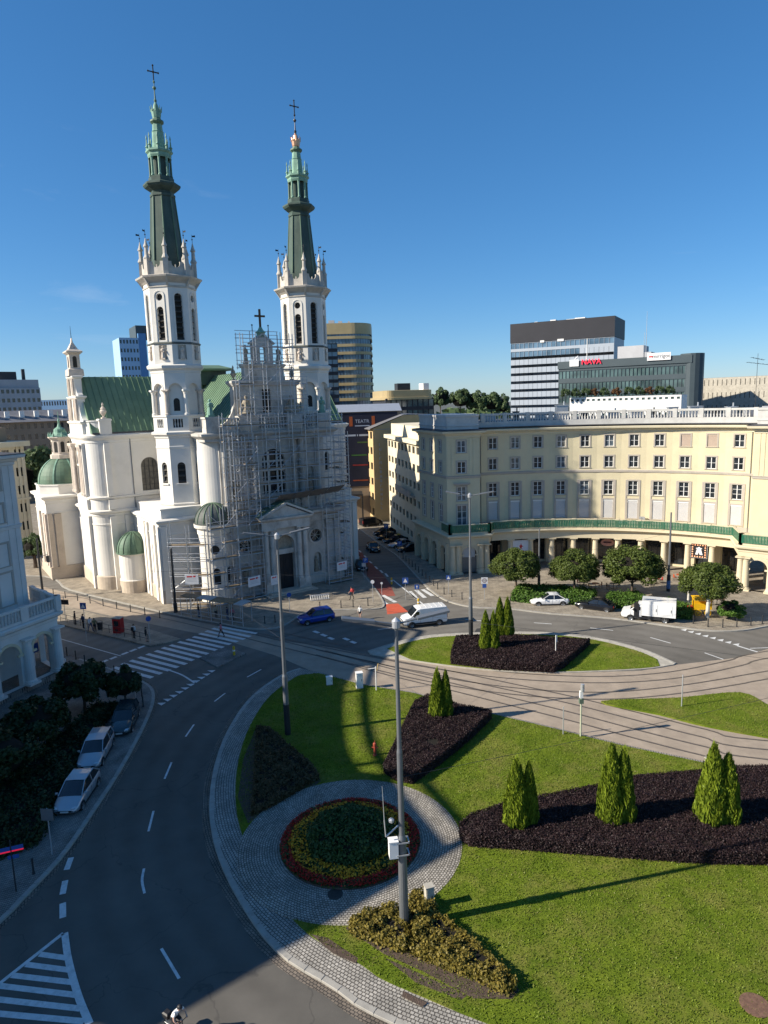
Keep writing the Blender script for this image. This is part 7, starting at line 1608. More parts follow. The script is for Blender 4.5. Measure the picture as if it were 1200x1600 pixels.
globe_tree('dark_tree', 'lowest dark tree at the left edge beside the silver cars', (-26.97,44.15), 2.2, 2.2, 1.8, CRD[1], LT, r=0.12, rz0=0.7)
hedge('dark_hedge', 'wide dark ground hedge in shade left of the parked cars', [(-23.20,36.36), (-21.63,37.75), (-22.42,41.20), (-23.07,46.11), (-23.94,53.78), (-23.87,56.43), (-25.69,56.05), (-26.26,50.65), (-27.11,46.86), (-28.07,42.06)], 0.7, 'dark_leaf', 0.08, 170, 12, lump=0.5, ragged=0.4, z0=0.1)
# hedges between parked cars and trees
RH = 'green hedges behind the cars parked by the colonnade'
hedge('green_hedge', 'leafy green hedge behind the white parked car', [(16.16,84.69), (18.40,83.62), (25.68,82.07), (27.17,85.57), (23.66,88.05), (17.90,89.29)], 1.0, 'hedge_leaf', 0.09, 170, 13, RH, z0=0.1, lump=0.3, ragged=0.35)
hedge('green_hedge', 'leafy green hedge behind the black parked car', [(27.12,80.85), (30.80,79.71), (32.14,81.15), (32.16,84.19), (28.57,84.27)], 1.0, 'hedge_leaf', 0.09, 170, 14, RH, z0=0.1, lump=0.3, ragged=0.35)
hedge('green_hedge', 'leafy green hedge half hidden behind the white box truck', [(32.26,76.60), (34.95,75.40), (36.34,78.16), (34.36,80.40)], 1.0, 'hedge_leaf', 0.09, 170, 15, RH, z0=0.1, lump=0.3, ragged=0.35)
bs = thing('round_bush', 'round green bush on the pavement behind the bollards', 'bush', (39.69,75.42) + (0.1,))
c = put('foliage', crown_mesh(51, 1, 1, 5000, 0.07, 'hedge_leaf', 24), bs, (0, 0, 0.95)); c.scale = (1.55, 1.55, 1.15); put('inner_branches', CORE, c)
# conifers standing in the hedges
def conifer_mesh(seed, n=9000):
    rg = np.random.default_rng(seed); t = rg.uniform(0, 1, n) ** 1.25; a = rg.uniform(0, 2 * np.pi, n)
    prof = np.minimum(1.0, 0.78 + 1.3 * t) * np.clip(1 - t ** 1.6, 0, 1) ** 0.68; lob = 1 + 0.05 * np.sin(a * 3 + seed + t * 4) + 0.07 * np.sin(a * 7 - t * 15) + 0.05 * np.sin(t * 40 + a * 5)
    r = prof * lob * rg.uniform(0.82, 1.05, n); C = np.stack([r * np.cos(a), r * np.sin(a), t], 1); N_ = np.stack([np.cos(a), np.sin(a), np.full(n, 0.5)], 1)
    s = rg.uniform(0.6, 1.3, (n, 1)); tang = np.stack([-np.sin(a), np.cos(a), np.zeros(n)], 1) + rg.normal(0, 0.5, (n, 3)); up = np.stack([np.cos(a) * 0.4, np.sin(a) * 0.4, np.full(n, 0.9)], 1) + rg.normal(0, 0.35, (n, 3))
    return quads_mesh('crown', C, tang * 0.07 * s, up * np.array((0.07, 0.07, 0.022)) * s, 'thuja_leaf')
CM = [conifer_mesh(60 + i) for i in range(3)]
CCORE = MB().lathe(0, 0, [(0.6, 0.0), (0.75, 0.15), (0.7, 0.35), (0.48, 0.65), (0.2, 0.88), (0.0, 0.96)], 10).mesh('inner_branches', [MATS['hedge_core']])
mat('thuja_core', (0.03, 0.045, 0.008), rough=1.0, var=0.3); CCORE.materials.clear(); CCORE.materials.append(MATS['thuja_core'])
CG = 'columnar conifers growing out of the hedges'
def conifer(label, base, h, r, i):
    t = thing('columnar_conifer', label, 'tree', (base[0], base[1], 0.15), 0, CG); put('trunk', MB().tube((0, 0, 0), (0, 0, h * 0.8), 0.09, 0.03, 7).mesh('trunk', [MATS['bark']]), t)
    c = put('crown', CM[i % 3], t, (0, 0, 0.12), i * 1.3); c.scale = (r * 0.94, r * 0.94, h); put('inner_branches', CCORE, c)
conifer('left taller spire of the conifer pair in the leftmost part of the foreground hedge', (7.39,37.25), 4.6, 0.85, 0)
conifer('right shorter spire of the conifer pair in the leftmost part of the foreground hedge', (8.14,37.34), 4.35, 0.62, 1)
conifer('left spire of the middle conifer pair in the foreground hedge', (13.07,37.41), 5.2, 0.85, 2)
conifer('right spire of the middle conifer pair in the foreground hedge', (13.81,37.44), 4.9, 0.82, 0)
conifer('left taller spire of the rightmost conifer pair in the foreground hedge', (19.00,37.13), 5.2, 1.0, 1)
conifer('right shorter spire of the rightmost conifer pair in the foreground hedge', (19.83,37.09), 4.6, 0.9, 2)
conifer('left spire of the conifer pair in the small purple hedge by the flower bed', (3.86,51.90), 4.3, 0.75, 0)
conifer('right spire of the conifer pair in the small purple hedge by the flower bed', (4.55,51.96), 4.15, 0.62, 2)
conifer('left spire of the nearer conifer pair in the far hedge beside the tall lamp post', (10.03,66.73), 4.3, 0.72, 1)
conifer('right spire of the nearer conifer pair in the far hedge beside the tall lamp post', (10.82,66.67), 4.2, 0.7, 0)
conifer('left spire of the farther conifer pair in the far hedge', (12.14,70.54), 4.5, 0.7, 2)
conifer('right spire of the farther conifer pair in the far hedge', (12.96,70.47), 4.5, 0.75, 1)
# background trees
FC = [crown_mesh(70 + i, 1, 1, 5000, 0.06, 'far_leaf', 24) for i in range(2)]; AC = crown_mesh(75, 1, 1, 4000, 0.06, 'autumn_leaf', 20)
def far_tree(label, p, h, rx, rz, cm, group):
    t = thing('background_tree', label, 'tree', (p[0], p[1], 0), 0, group); put('trunk', trunk_mesh(h - rz * 0.5, 0.3, rx * 0.5, int(p[0])), t); c = put('crown', cm, t, (0, 0, h), p[0]); c.scale = (rx, rx, rz); put('inner_branches', CORE, c)
far_tree('green tree standing between the beige house and the chapel dome', (-72, 142), 12.0, 5.5, 6.5, FC[0], None)
far_tree('brown leaved autumn tree beside the chapel dome', (-65.5, 143), 12.0, 4.5, 5.5, AC, None)
far_tree('small green tree on the pavement behind the portico terrace', (-59.0, 112.0), 3.4, 2.2, 2.4, FC[1], None)
SK = 'row of trees on the skyline above the roofs'
for i, (px_, top_, w_) in enumerate(((572, 624, 10), (690, 617, 10), (720, 619, 12), (747, 622, 11), (768, 624, 10), (785, 627, 9))):
    Y_ = 420; X_ = (px_ - 600) / 1063.0 * Y_ * 1.02; far_tree('skyline tree, %s from the left above the curved building and street roofs' % ('first', 'second', 'third', 'fourth', 'fifth', 'sixth')[i], (X_, Y_), 20.5 + (628 - top_) * 0.5, w_ * 0.62, 7.0, FC[i % 2], SK)
rg = np.random.default_rng(77); n = 9000; xs = rg.uniform(-420, 520, n); ys = rg.uniform(560, 640, n); zs = rg.uniform(4, 17, n) + 3 * np.sin(xs * 0.09) + 3 * np.sin(xs * 0.23)
C = np.stack([xs, ys, zs], 1); u, v = rand_axes(rg, n, np.tile((0, -0.6, 0.8), (n, 1)), 3.0, 0.7); tag(put('distant_wood', quads_mesh('distant_wood', C, u, v, 'far_leaf')), 'belt of distant trees along the horizon with haze in the leaf colour', 'wood', kind='stuff')
tp = thing('terrace_planting', 'row of bushy terrace plants on the white rooftop storey', 'planting', (60.17,168.00,23.91)[:2] + (25.6,))
for k, (dx, m_) in enumerate(((-15, 0), (-12.5, 1), (-10, 0), (-8, 2), (-5.5, 1), (-2.5, 2), (0.5, 0), (3, 1), (5.5, 2), (8, 0), (10.5, 1))):
    c = put('potted_shrub', [FC[0], FC[1], AC][m_], tp, (dx, 0.5, 0.9)); c.scale = (1.3, 0.9, 1.3)

# ------------------------------------------------------------------ vehicles
glass_mat('car_glass', (0.012, 0.015, 0.018), rough=0.04, spec=0.8, var=0.3, sc=1.0)
mat('lamp_clear', (0.55, 0.57, 0.60), rough=0.15, var=0.1, spec=0.8); mat('lamp_red', (0.30, 0.01, 0.01), rough=0.2, var=0.1); mat('alloy', (0.36, 0.37, 0.38), rough=0.35, var=0.08, metal=0.8); mat('trim_black', (0.02, 0.02, 0.022), rough=0.5, var=0.2); mat('plate_white', (0.6, 0.6, 0.58), rough=0.5, var=0.05)
paint_mat('paint_white', (0.72, 0.72, 0.71)); paint_mat('paint_black', (0.010, 0.011, 0.014), 0.18); paint_mat('paint_silver', (0.40, 0.42, 0.45), 0.3, 0.5); paint_mat('paint_blue', (0.010, 0.045, 0.30), 0.2, 0.2); paint_mat('paint_teal', (0.030, 0.050, 0.055), 0.25, 0.3); paint_mat('paint_red', (0.33, 0.02, 0.02), 0.25)
_tyre = MB(); _rim = MB()
def _wheel(mb, prof, n=16):
    k = len(prof); vs = []
    for i in range(n):
        t = 2 * math.pi * i / n
        for r, y in prof: vs.append((r * math.cos(t), y, r * math.sin(t)))
    mb.add(vs, [(i * k + q, i * k + q + 1, ((i + 1) % n) * k + q + 1, ((i + 1) % n) * k + q) for i in range(n) for q in range(k - 1)])
_wheel(_tyre, [(0.21, 0.09), (0.30, 0.105), (0.325, 0.07), (0.325, -0.07), (0.30, -0.105), (0.21, -0.09)]); TYRE = _tyre.mesh('tyre', [MATS['black_rubber']], True)
_wheel(_rim, [(0.0, 0.07), (0.06, 0.085), (0.10, 0.06), (0.19, 0.075), (0.215, 0.095), (0.215, -0.09), (0.0, -0.09)])
for i in range(5):
    t = 2 * math.pi * i / 5; _rim.bar((0.03 * math.cos(t), 0.085, 0.03 * math.sin(t)), (0.205 * math.cos(t), 0.09, 0.205 * math.sin(t)), 0.03, 0.045)
RIM = _rim.mesh('rim', [MATS['alloy']])
def loft_x(mb, st, sec):
    k = None
    for i, s in enumerate(st):
        P = sec(s); k = len(P); mb.v += P
    n = len(st); o = len(mb.v) - n * k
    for i in range(n - 1):
        for q in range(k): mb.f.append((o + i * k + q, o + i * k + (q + 1) % k, o + (i + 1) * k + (q + 1) % k, o + (i + 1) * k + q)); mb.m.append(0)
    mb.f.append(tuple(o + q for q in reversed(range(k)))); mb.m.append(0); mb.f.append(tuple(o + (n - 1) * k + q for q in range(k))); mb.m.append(0)
def body_sec(s):
    x, w, zl, zt = s; h = [(w * 0.86, zl), (w * 0.97, zl + 0.10), (w, zl + 0.28 * (zt - zl)), (w * 0.995, zl + 0.62 * (zt - zl)), (w * 0.955, zt - 0.05), (w * 0.86, zt), (w * 0.4, zt + 0.02)]
    return [(x, y, z) for y, z in h] + [(x, -y, z) for y, z in reversed(h)]
def cab_sec(s):
    x, wb, zb, wt, zt = s; h = [(wb, zb), (wb + (wt - wb) * 0.6, zb + (zt - zb) * 0.6), (wt, zt - 0.02 * (zt > zb + 0.05)), (wt * 0.5, zt + 0.015)]
    return [(x, y, z) for y, z in h] + [(x, -y, z) for y, z in reversed(h)]
SHAPES = {   # length, width, height, belt, hood front z, cabin: rear base, rear roof, front roof, front base (as fractions from the tail)
    'sedan': (4.75, 1.82, 1.45, 0.93, 0.70, 0.10, 0.29, 0.52, 0.71, 0.99), 'hatch': (4.4, 1.76, 1.49, 0.95, 0.68, 0.015, 0.20, 0.54, 0.76, 1.0), 'wagon': (4.6, 1.78, 1.50, 0.94, 0.70, 0.02, 0.08, 0.55, 0.73, 1.0), 'suv': (4.4, 1.84, 1.62, 1.02, 0.82, 0.02, 0.11, 0.54, 0.72, 1.0)}
def car(kind, paint, label, rear, front, group=None, detail=True, roofbox=None):
    L, W, H, B, HF, c0, c1, c2, c3, tb = SHAPES[kind]; w = W / 2; a, b = Vector(rear), Vector(front); c = (a + b) / 2; ang = math.atan2(b.y - a.y, b.x - a.x)
    t = thing('parked_car' if group else 'car', label, 'car', (c.x, c.y, 0.0), ang, group); X = lambda f: (f - 0.5) * L
    bd = MB(); tr = B * tb
    loft_x(bd, [(X(0), w * 0.78, 0.42, tr - 0.16), (X(0.015), w * 0.90, 0.32, tr - 0.05), (X(0.06), w * 0.965, 0.25, tr), (X(0.18), w, 0.2, B), (X(0.5), w, 0.19, B - 0.01), (X(0.70), w, 0.19, B - 0.02), (X(0.80), w * 0.99, 0.2, B - 0.07), (X(0.91), w * 0.95, 0.22, HF + 0.06), (X(0.965), w * 0.87, 0.26, HF - 0.03), (X(0.99), w * 0.76, 0.32, HF - 0.13), (X(1.0), w * 0.62, 0.38, HF - 0.22)], body_sec)
    bo = bd.build('body', paint, t, smooth=True)
    gl = MB(); e = 0.008
    loft_x(gl, [(X(c0), w * 0.84, B - 0.02, w * 0.80, B - 0.01), (X(c1), w * 0.91, B - 0.02, w * 0.70, H - 0.04), (X((c1 + c2) / 2), w * 0.93, B - 0.02, w * 0.735, H), (X(c2), w * 0.93, B - 0.02, w * 0.71, H - 0.04), (X(c3), w * 0.88, B - 0.04, w * 0.82, B - 0.03)], cab_sec)
    gl.build('windows', 'car_glass', t, smooth=False)
    rf = MB(); mid = (c1 + c2) / 2
    for (f0, z0, w0), (f1, z1, w1) in (((c1 - 0.02, H - 0.06, 0.70), (c1 + 0.03, H - 0.01, 0.715)), ((c1 + 0.03, H - 0.01, 0.715), (mid, H + 0.025, 0.745)), ((mid, H + 0.025, 0.745), (c2, H - 0.01, 0.72))):
        rf.add([(X(f0), -w * w0, z0), (X(f1), -w * w1, z1), (X(f1), 0, z1 + 0.03), (X(f0), 0, z0 + 0.03), (X(f0), w * w0, z0), (X(f1), w * w1, z1)], [(0, 1, 2, 3), (3, 2, 5, 4)])
    for s in (-1, 1):
        rf.bar((X(c3), s * w * 0.875, B - 0.02), (X(c2), s * w * 0.725, H - 0.02), 0.05, 0.06); rf.bar((X(c0 + 0.01), s * w * 0.85, B - 0.01), (X(c1), s * w * 0.71, H - 0.03), 0.10, 0.08); rf.bar((X(mid), s * w * 0.94, B - 0.02), (X(mid - 0.005), s * w * 0.75, H - 0.0), 0.04, 0.07)
        rf.bar((X(c1), s * w * 0.715, H - 0.02), (X(c2), s * w * 0.725, H - 0.02), 0.07, 0.05)
    rf.build('roof', paint, t)
    for f in (0.175, 0.815):
        for s in (-1, 1):
            ar = MB(); n = 12
            ar.add([(X(f), s * (w + 0.004), 0.33)] + [(X(f) + 0.40 * math.cos(math.pi * i / n), s * (w + 0.004), 0.30 + 0.40 * math.sin(math.pi * i / n)) for i in range(n + 1)] , [(0, i + 1, i + 2) if s < 0 else (0, i + 2, i + 1) for i in range(n)])
            ar.build('wheel_arch', 'trim_black', bo)
            wh = put('wheel', TYRE, t, (X(f), s * (w - 0.085), 0.325)); rm = put('rim', RIM, wh); wh.rotation_euler = (0, 0, 0 if s > 0 else math.pi)
    for s in (-1, 1):
        MB().obox((X(0.972), s * w * 0.66, HF - 0.08), (0.09, -s * 0.05, -0.02), (-0.03, s * 0.12, 0), (0.02, 0, 0.06)).build('headlight', 'lamp_clear', t)
        MB().obox((X(0.012), s * w * 0.72, tr - 0.16), (0.04, 0, 0), (0, 0.13, 0), (0, 0, 0.08)).build('taillight', 'lamp_red', t)
        MB().obox((X(c3 - 0.05), s * (w + 0.07), B + 0.04), (0.05, 0, 0), (0, 0.09, 0), (0, 0, 0.06)).build('mirror', paint, t)
        if detail:
            MB().obox((X(0.5), s * (w + 0.002), 0.27), (L * 0.26, 0, 0), (0, 0.012, 0), (0, 0, 0.05)).build('sill_trim', 'trim_black', t)
            for f in (0.36, 0.55): MB().obox((X(f), s * (w * 0.99), B - 0.12), (0.09, 0, 0), (0, 0.02, 0), (0, 0, 0.014)).build('door_handle', paint, t)
            for f in (0.28, 0.455, 0.645): MB().obox((X(f), s * (w * 0.998), 0.6), (0.006, 0, 0), (0, 0.006, 0), (0, 0, 0.27)).build('door_gap', 'trim_black', t)
    MB().obox((X(1.0) - 0.01, 0, HF - 0.24), (0.015, 0, 0), (0, w * 0.5, 0), (0, 0, 0.06)).build('grille', 'trim_black', t)
    MB().obox((X(1.0) - 0.0, 0, 0.42), (0.02, 0, 0), (0, 0.26, 0), (0, 0, 0.055)).build('number_plate', 'plate_white', t); MB().obox((X(0) - 0.005, 0, 0.62), (0.012, 0, 0), (0, 0.26, 0), (0, 0, 0.055)).build('number_plate', 'plate_white', t)
    if roofbox: MB().box(X(0.3), X(0.42), -0.25, 0.25, H + 0.04, H + 0.16).build('taxi_sign', roofbox, t)
    return t
KC = 'cars parked half on the pavement by the colonnade'
car('sedan', 'paint_white', 'white saloon car parked before the round trees', (22.85,83.17), (18.34,83.35), KC)
car('sedan', 'paint_black', 'black saloon car parked between the white car and the box truck', (27.77,79.50), (23.58,82.01), KC)
car('suv', 'paint_blue', 'bright blue sport utility car turning at the church corner', (-6.64,80.02), (-10.57,78.20))
LC = 'cars parked on the setts in the shade at the left'
car('hatch', 'paint_silver', 'nearest silver hatchback parked in the shade at the left', (-21.46,45.16), (-21.21,40.03), LC)
car('wagon', 'paint_silver', 'silver estate car parked behind the nearest silver hatchback', (-22.69,50.64), (-22.06,45.70), LC)
car('wagon', 'paint_teal', 'dark estate car parked farthest up the left kerb', (-22.60,56.35), (-21.59,50.16), LC)
SCs = 'cars parked along the side street'
car('sedan', 'paint_black', 'dark car driving in the middle of the side street', (-3.00,122.17), (-1.21,114.03), None, False)
for i, (x_, p_, k_, l_) in enumerate((((-0.01,132.03), 'paint_black', 'hatch', 'farthest black car of the angled row in the side street'), ((0.70,127.49), 'paint_black', 'sedan', 'second farthest black car of the angled row in the side street'), ((1.98,124.31), 'paint_black', 'sedan', 'black taxi with a yellow roof sign in the angled row'), ((2.93,120.22), 'paint_silver', 'sedan', 'silver car in the angled row of the side street'), ((4.27,116.31), 'paint_black', 'sedan', 'nearest black car of the angled row in the side street'))):
    d_ = Vector((0.93, 0.36)) * 2.0; car(k_, p_, l_, (x_[0] + d_.x, x_[1] + d_.y), (x_[0] - d_.x, x_[1] - d_.y), SCs, False, mat('taxi_yellow', (0.7, 0.42, 0.03), rough=0.5) if i == 2 else None)
for x0, x1, p_, l_ in (((-7.38,120.57), (-6.21,115.19), 'paint_red', 'dark red car parked first behind the church corner'), ((-5.94,114.17), (-4.73,107.96), 'paint_black', 'dark car parked behind the church between red and nearest car'), ((-4.52,107.93), (-3.33,101.54), 'paint_black', 'nearest dark car parked beside the red cycle lane')): car('hatch', p_, l_, x0, x1, SCs, False)
car('hatch', 'paint_red', 'small red car far down the side street', (-10.54,148.31), (-8.66,144.82), None, False)
def van(paint, label, rear, front, L=5.3, W=2.0, H=2.25, cargo=False, name='van', group=None):
    w = W / 2; a, b = Vector(rear), Vector(front); c = (a + b) / 2; t = thing(name, label, 'van' if not cargo else 'truck', (c.x, c.y, 0.0), math.atan2(b.y - a.y, b.x - a.x), group); X = lambda f: (f - 0.5) * L
    bd = MB(); B = 1.25
    st = [(X(0), w * 0.94, 0.45, H - 0.12), (X(0.02), w * 0.98, 0.35, H - 0.02), (X(0.3), w, 0.32, H), (X(0.62), w, 0.32, H - 0.02)] if not cargo else [(X(0.62), w * 0.98, 0.35, H - 0.1)]
    st += [(X(0.68), w * 0.98, 0.32, H - 0.1), (X(0.83), w * 0.97, 0.32, B + 0.08), (X(0.93), w * 0.93, 0.32, B - 0.08), (X(0.985), w * 0.86, 0.36, B - 0.3), (X(1.0), w * 0.76, 0.42, B - 0.45)]
    loft_x(bd, st, body_sec); bo = bd.build('body', paint, t, smooth=False)
    e_ = Vector((X(0.83) - X(0.68), 0, B + 0.08 - (H - 0.1))).normalized(); n_ = Vector((-e_.z, 0, e_.x)); n_ = n_ if n_.x > 0 else -n_
    MB().obox(Vector(((X(0.68) + X(0.83)) / 2, 0, (H + B) / 2 - 0.01)) + n_ * 0.02, e_ * 0.52, Vector((0, w * 0.82, 0)), n_ * 0.012).build('windscreen', 'car_glass', t)
    for s in (-1, 1):
        pts = [(X(0.64), B + 0.12), (X(0.80), B + 0.12), (X(0.71), H - 0.32), (X(0.64), H - 0.32)]
        MB().add([(x, s * (w * 0.985 + 0.012), z) for x, z in pts], [(0, 1, 2, 3) if s < 0 else (3, 2, 1, 0)]).build('side_window', 'car_glass', t)
        MB().obox((X(0.955), s * w * 0.72, B - 0.22), (0.12, -s * 0.05, -0.05), (0, s * 0.12, 0), (0, 0, 0.1)).build('headlight', 'lamp_clear', t); MB().obox((X(0.0), s * w * 0.9, 1.2), (0.02, 0, 0), (0, 0.05, 0), (0, 0, 0.3)).build('taillight', 'lamp_red', t)
        MB().obox((X(0.76), s * (w + 0.14), B + 0.22), (0.05, 0, 0), (0, 0.1, 0), (0, 0, 0.15)).build('mirror', 'trim_black', t); MB().obox((X(0.5), s * (w + 0.003), 0.5), (L * 0.36, 0, 0), (0, 0.014, 0), (0, 0, 0.09)).build('side_trim', 'trim_black', t)
        for f in (0.34, 0.62, 0.825) if not cargo else (0.64, 0.82): MB().obox((X(f), s * (w * 1.0), 1.1), (0.007, 0, 0), (0, 0.006, 0), (0, 0, 0.65 if f < 0.8 else 0.4)).build('door_gap', 'trim_black', t)
        if not cargo: MB().obox((X(0.32), s * (w * 1.0), 1.32), (L * 0.3, 0, 0), (0, 0.006, 0), (0, 0, 0.012)).build('slide_rail', 'trim_black', t)
        for f in (0.19, 0.815):
            ar = MB(); n = 12; ar.add([(X(f), s * (w + 0.018), 0.36)] + [(X(f) + 0.44 * math.cos(math.pi * i / n), s * (w + 0.018), 0.34 + 0.44 * math.sin(math.pi * i / n)) for i in range(n + 1)], [(0, i + 1, i + 2) if s < 0 else (0, i + 2, i + 1) for i in range(n)]); ar.build('wheel_arch', 'trim_black', bo)
            wh = put('wheel', TYRE, t, (X(f), s * (w - 0.07), 0.36)); put('rim', RIM, wh); wh.scale = (1.1, 1.1, 1.1); wh.rotation_euler = (0, 0, 0 if s > 0 else math.pi)
    MB().obox((X(1.0) - 0.02, 0, 0.5), (0.03, 0, 0), (0, w * 0.82, 0), (0, 0, 0.13)).build('bumper', 'trim_black', t); MB().obox((X(1.0), 0, B - 0.42), (0.02, 0, 0), (0, w * 0.5, 0), (0, 0, 0.06)).build('grille', 'trim_black', t)
    if cargo:
        MB().box(X(0.0), X(0.615), -w - 0.06, w + 0.06, 0.78, H + 0.45).build('cargo_box', paint, t); MB().box(X(0.01), X(0.64), -w * 0.5, w * 0.5, 0.45, 0.74).build('chassis', 'trim_black', t)
        for s in (-1, 1):
            for x0, x1 in ((0.06, 0.27), (0.33, 0.54)):
                MB().box(X(x0), X(x1), s * (w + 0.06), s * (w + 0.085), 1.0, 2.2).build('hatch_door', paint, t)
                MB().box(X(x0) + 0.1, X(x0) + 0.16, s * (w + 0.085), s * (w + 0.11), 1.35, 1.7).build('hatch_handle', 'trim_black', t)
            MB().box(X(0.27), X(0.5), s * w * 0.7, s * (w + 0.02), 0.36, 0.76).build('underbox', 'metal_dark', t)
        MB().box(X(0.0) - 0.02, X(0.0), -0.012, 0.012, 0.85, 2.6).build('rear_door_gap', 'trim_black', t)
        MB().obox((X(0.71), w * 0.99, 1.35), (0.28, 0, 0), (0, 0.03, 0), (0, 0, 0.82)).build('open_door', 'trim_black', t)
    else:
        for f in (0.1, 0.22, 0.34, 0.46, 0.58): MB().obox((X(f), 0, H + 0.02), (0.02, 0, 0), (0, w * 0.8, 0), (0, 0, 0.012)).build('roof_rib', paint, t)
    return t
van('paint_white', 'white panel van driving past the far lawn island', (6.75,77.55), (1.77,76.38))
van('paint_white', 'white box truck with an open cab door parked at the pavement', (32.77,75.14), (28.05,77.23), 5.9, 2.0, 2.1, True, 'box_truck')
van('paint_black', 'black van standing across the far end of the angled parking row', (-4.82,141.15), (-0.77,143.50), 4.9, 1.9, 1.95)

# ------------------------------------------------------------------ street furniture
def lamp_mast(label, base, h, rz, extras=False):
    t = thing('lamp_mast', label, 'lamp post', (base[0], base[1], 0.1), rz, 'tall double arm lamp masts')
    MB().lathe(0, 0, [(0.23, 0), (0.23, 2.0), (0.205, 4.9), (0.15, 5.1), (0.145, 6.0), (0.14, 9.4), (0.115, 9.6), (0.085, h)], 14).build('mast', 'metal_grey', t, smooth=False)
    MB().lathe(0, 0, [(0.15, h - 0.05), (0.2, h), (0.2, h + 0.32), (0.12, h + 0.4), (0.0, h + 0.5)], 12).build('mast_head', 'metal_light', t)
    for s in (-1, 1):
        ar = MB().tube((0, 0, h + 0.15), (s * 1.0, 0, h + 0.35), 0.05, 0.045, 6).build('arm', 'metal_grey', t)
        MB().obox((s * 1.75, 0, h + 0.5), (0.75, 0, s * 0.13), (0, 0.2, 0), (0, 0, 0.05)).build('lamp_head', 'metal_grey', ar); MB().obox((s * 1.8, 0, h + 0.455), (0.5, 0, s * 0.09), (0, 0.15, 0), (0, 0, 0.012)).build('lens', 'lamp_clear', ar)
    if extras:
        bx = MB().box(-0.66, -0.22, -0.25, 0.18, 4.0, 4.85).build('control_box', 'white_paint', t); MB().box(-0.68, -0.2, -0.27, 0.2, 4.85, 4.9).build('box_lid', 'white_paint', bx)
        for z in (4.1, 4.75): MB().box(-0.3, 0.34, -0.27, -0.23, z, z + 0.06).box(0.28, 0.34, -0.27, 0.25, z, z + 0.06).box(-0.3, 0.34, 0.23, 0.27, z, z + 0.06).build('clamp', 'metal_light', t)
        MB().tube((-0.15, 0, 5.6), (-0.8, -0.1, 5.15), 0.035, n=6).tube((-0.8, -0.1, 5.15), (-0.85, -0.1, 6.0), 0.035, n=6).tube((-0.85, -0.1, 6.0), (-0.9, -0.1, 7.8), 0.022, 0.012, 6).lathe(-0.5, -0.05, [(0.0, 5.75), (0.14, 5.88), (0.14, 5.98), (0.0, 6.1)], 8).build('aerial', 'metal_light', t)
        MB().lathe(0, 0, [(0.222, 2.3), (0.226, 2.3), (0.226, 2.42), (0.222, 2.42)], 14).build('sticker', 'white_paint', t)
    else: MB().lathe(0, 0, [(0.24, 0.02), (0.24, 2.6), (0.225, 2.6)], 14).build('dark_sleeve', 'metal_dark', t)
lamp_mast('nearest tall lamp mast with a white control box beside the flower bed', (0.40,30.18), 15.6, R(8), True)
lamp_mast('tall lamp mast at the left edge of the lawn before the church door', (-8.16,50.59), 15.9, R(15))
lamp_mast('tall lamp mast in the far purple hedge before the curved building', (8.97,70.21), 15.8, R(-12))
def pole(name, label, base, h, r0, r1=None, m='metal_grey', sleeve=None, sm='metal_dark', cat='pole', group=None):
    t = thing(name, label, cat, (base[0], base[1], 0.1), 0, group); r1 = r1 or r0 * 0.7
    MB().lathe(0, 0, [(r0, 0), (r0 * 0.95, h * 0.3), (r1, h), (0, h + 0.03)], 10).build('shaft', m, t)
    if sleeve: MB().lathe(0, 0, [(r0 * 1.5, 0), (r0 * 1.5, sleeve), (r0, sleeve + 0.08)], 10).build('sleeve', sm, t)
    return t
t = pole('tram_pole', 'dark tram wire pole on the pavement before the round bay of the church', (-27.09,84.30), 8.2, 0.17, 0.13, 'metal_dark', 1.2)
MB().lathe(0, 0, [(0.17, 8.1), (0.1, 8.4), (0.0, 8.6)], 8).build('finial', 'metal_dark', t)
t = pole('tram_pole', 'dark tram wire pole with a signal by the chapel corner', (-48.28,92.81), 8.6, 0.17, 0.12, 'metal_dark', 1.0); MB().tube((0, 0, 6.0), (1.3, 0, 6.3), 0.05, n=6).box(1.1, 1.5, -0.2, 0.2, 5.2, 6.1).build('signal_arm', 'metal_dark', t)
pole('grey_pole', 'grey pole rising between the first two round trees', (20.62,89.00), 8.6, 0.13, 0.09, 'metal_grey', 2.2)
t = pole('grey_pole', 'grey pole with blue stickers between the last two round trees', (37.36,87.20), 10.6, 0.16, 0.1, 'metal_grey', 2.2, cat='pole'); MB().lathe(0, 0, [(0.25, 0.4), (0.25, 1.5), (0.2, 1.5)], 10).build('stickers', mat('sticker_blue', (0.12, 0.22, 0.42), var=0.5, sc=6), t)
t = pole('signal_post', 'pale green tram signal post with lamps on the lawn edge', (14.62,48.89), 4.3, 0.07, 0.06, mat('pale_green', (0.42, 0.44, 0.32), var=0.1), cat='signal')
MB().box(-0.16, 0.16, -0.14, 0.14, 2.75, 3.1).build('lower_box', mat('dark_green_box', (0.10, 0.14, 0.10), var=0.1), t); MB().box(-0.14, 0.1, -0.16, 0.06, 3.2, 3.75).build('upper_box', 'white_paint', t)
for z_ in (3.9, 4.2): MB().lathe(0.05, -0.12, [(0.0, z_ - 0.16), (0.15, z_ - 0.12), (0.15, z_ + 0.12), (0.0, z_ + 0.16)], 10).build('signal_lamp', 'metal_light', t)
TP = 'thin grey marker posts beside the tram tracks'
pole('marker_post', 'thin grey post just left of the tram signal', (13.38,49.27), 2.3, 0.045, 0.04, 'metal_light', group=TP, cat='post')
pole('marker_post', 'thin grey post on the right hand lawn island', (24.40,53.46), 2.8, 0.05, 0.045, 'metal_light', group=TP, cat='post')
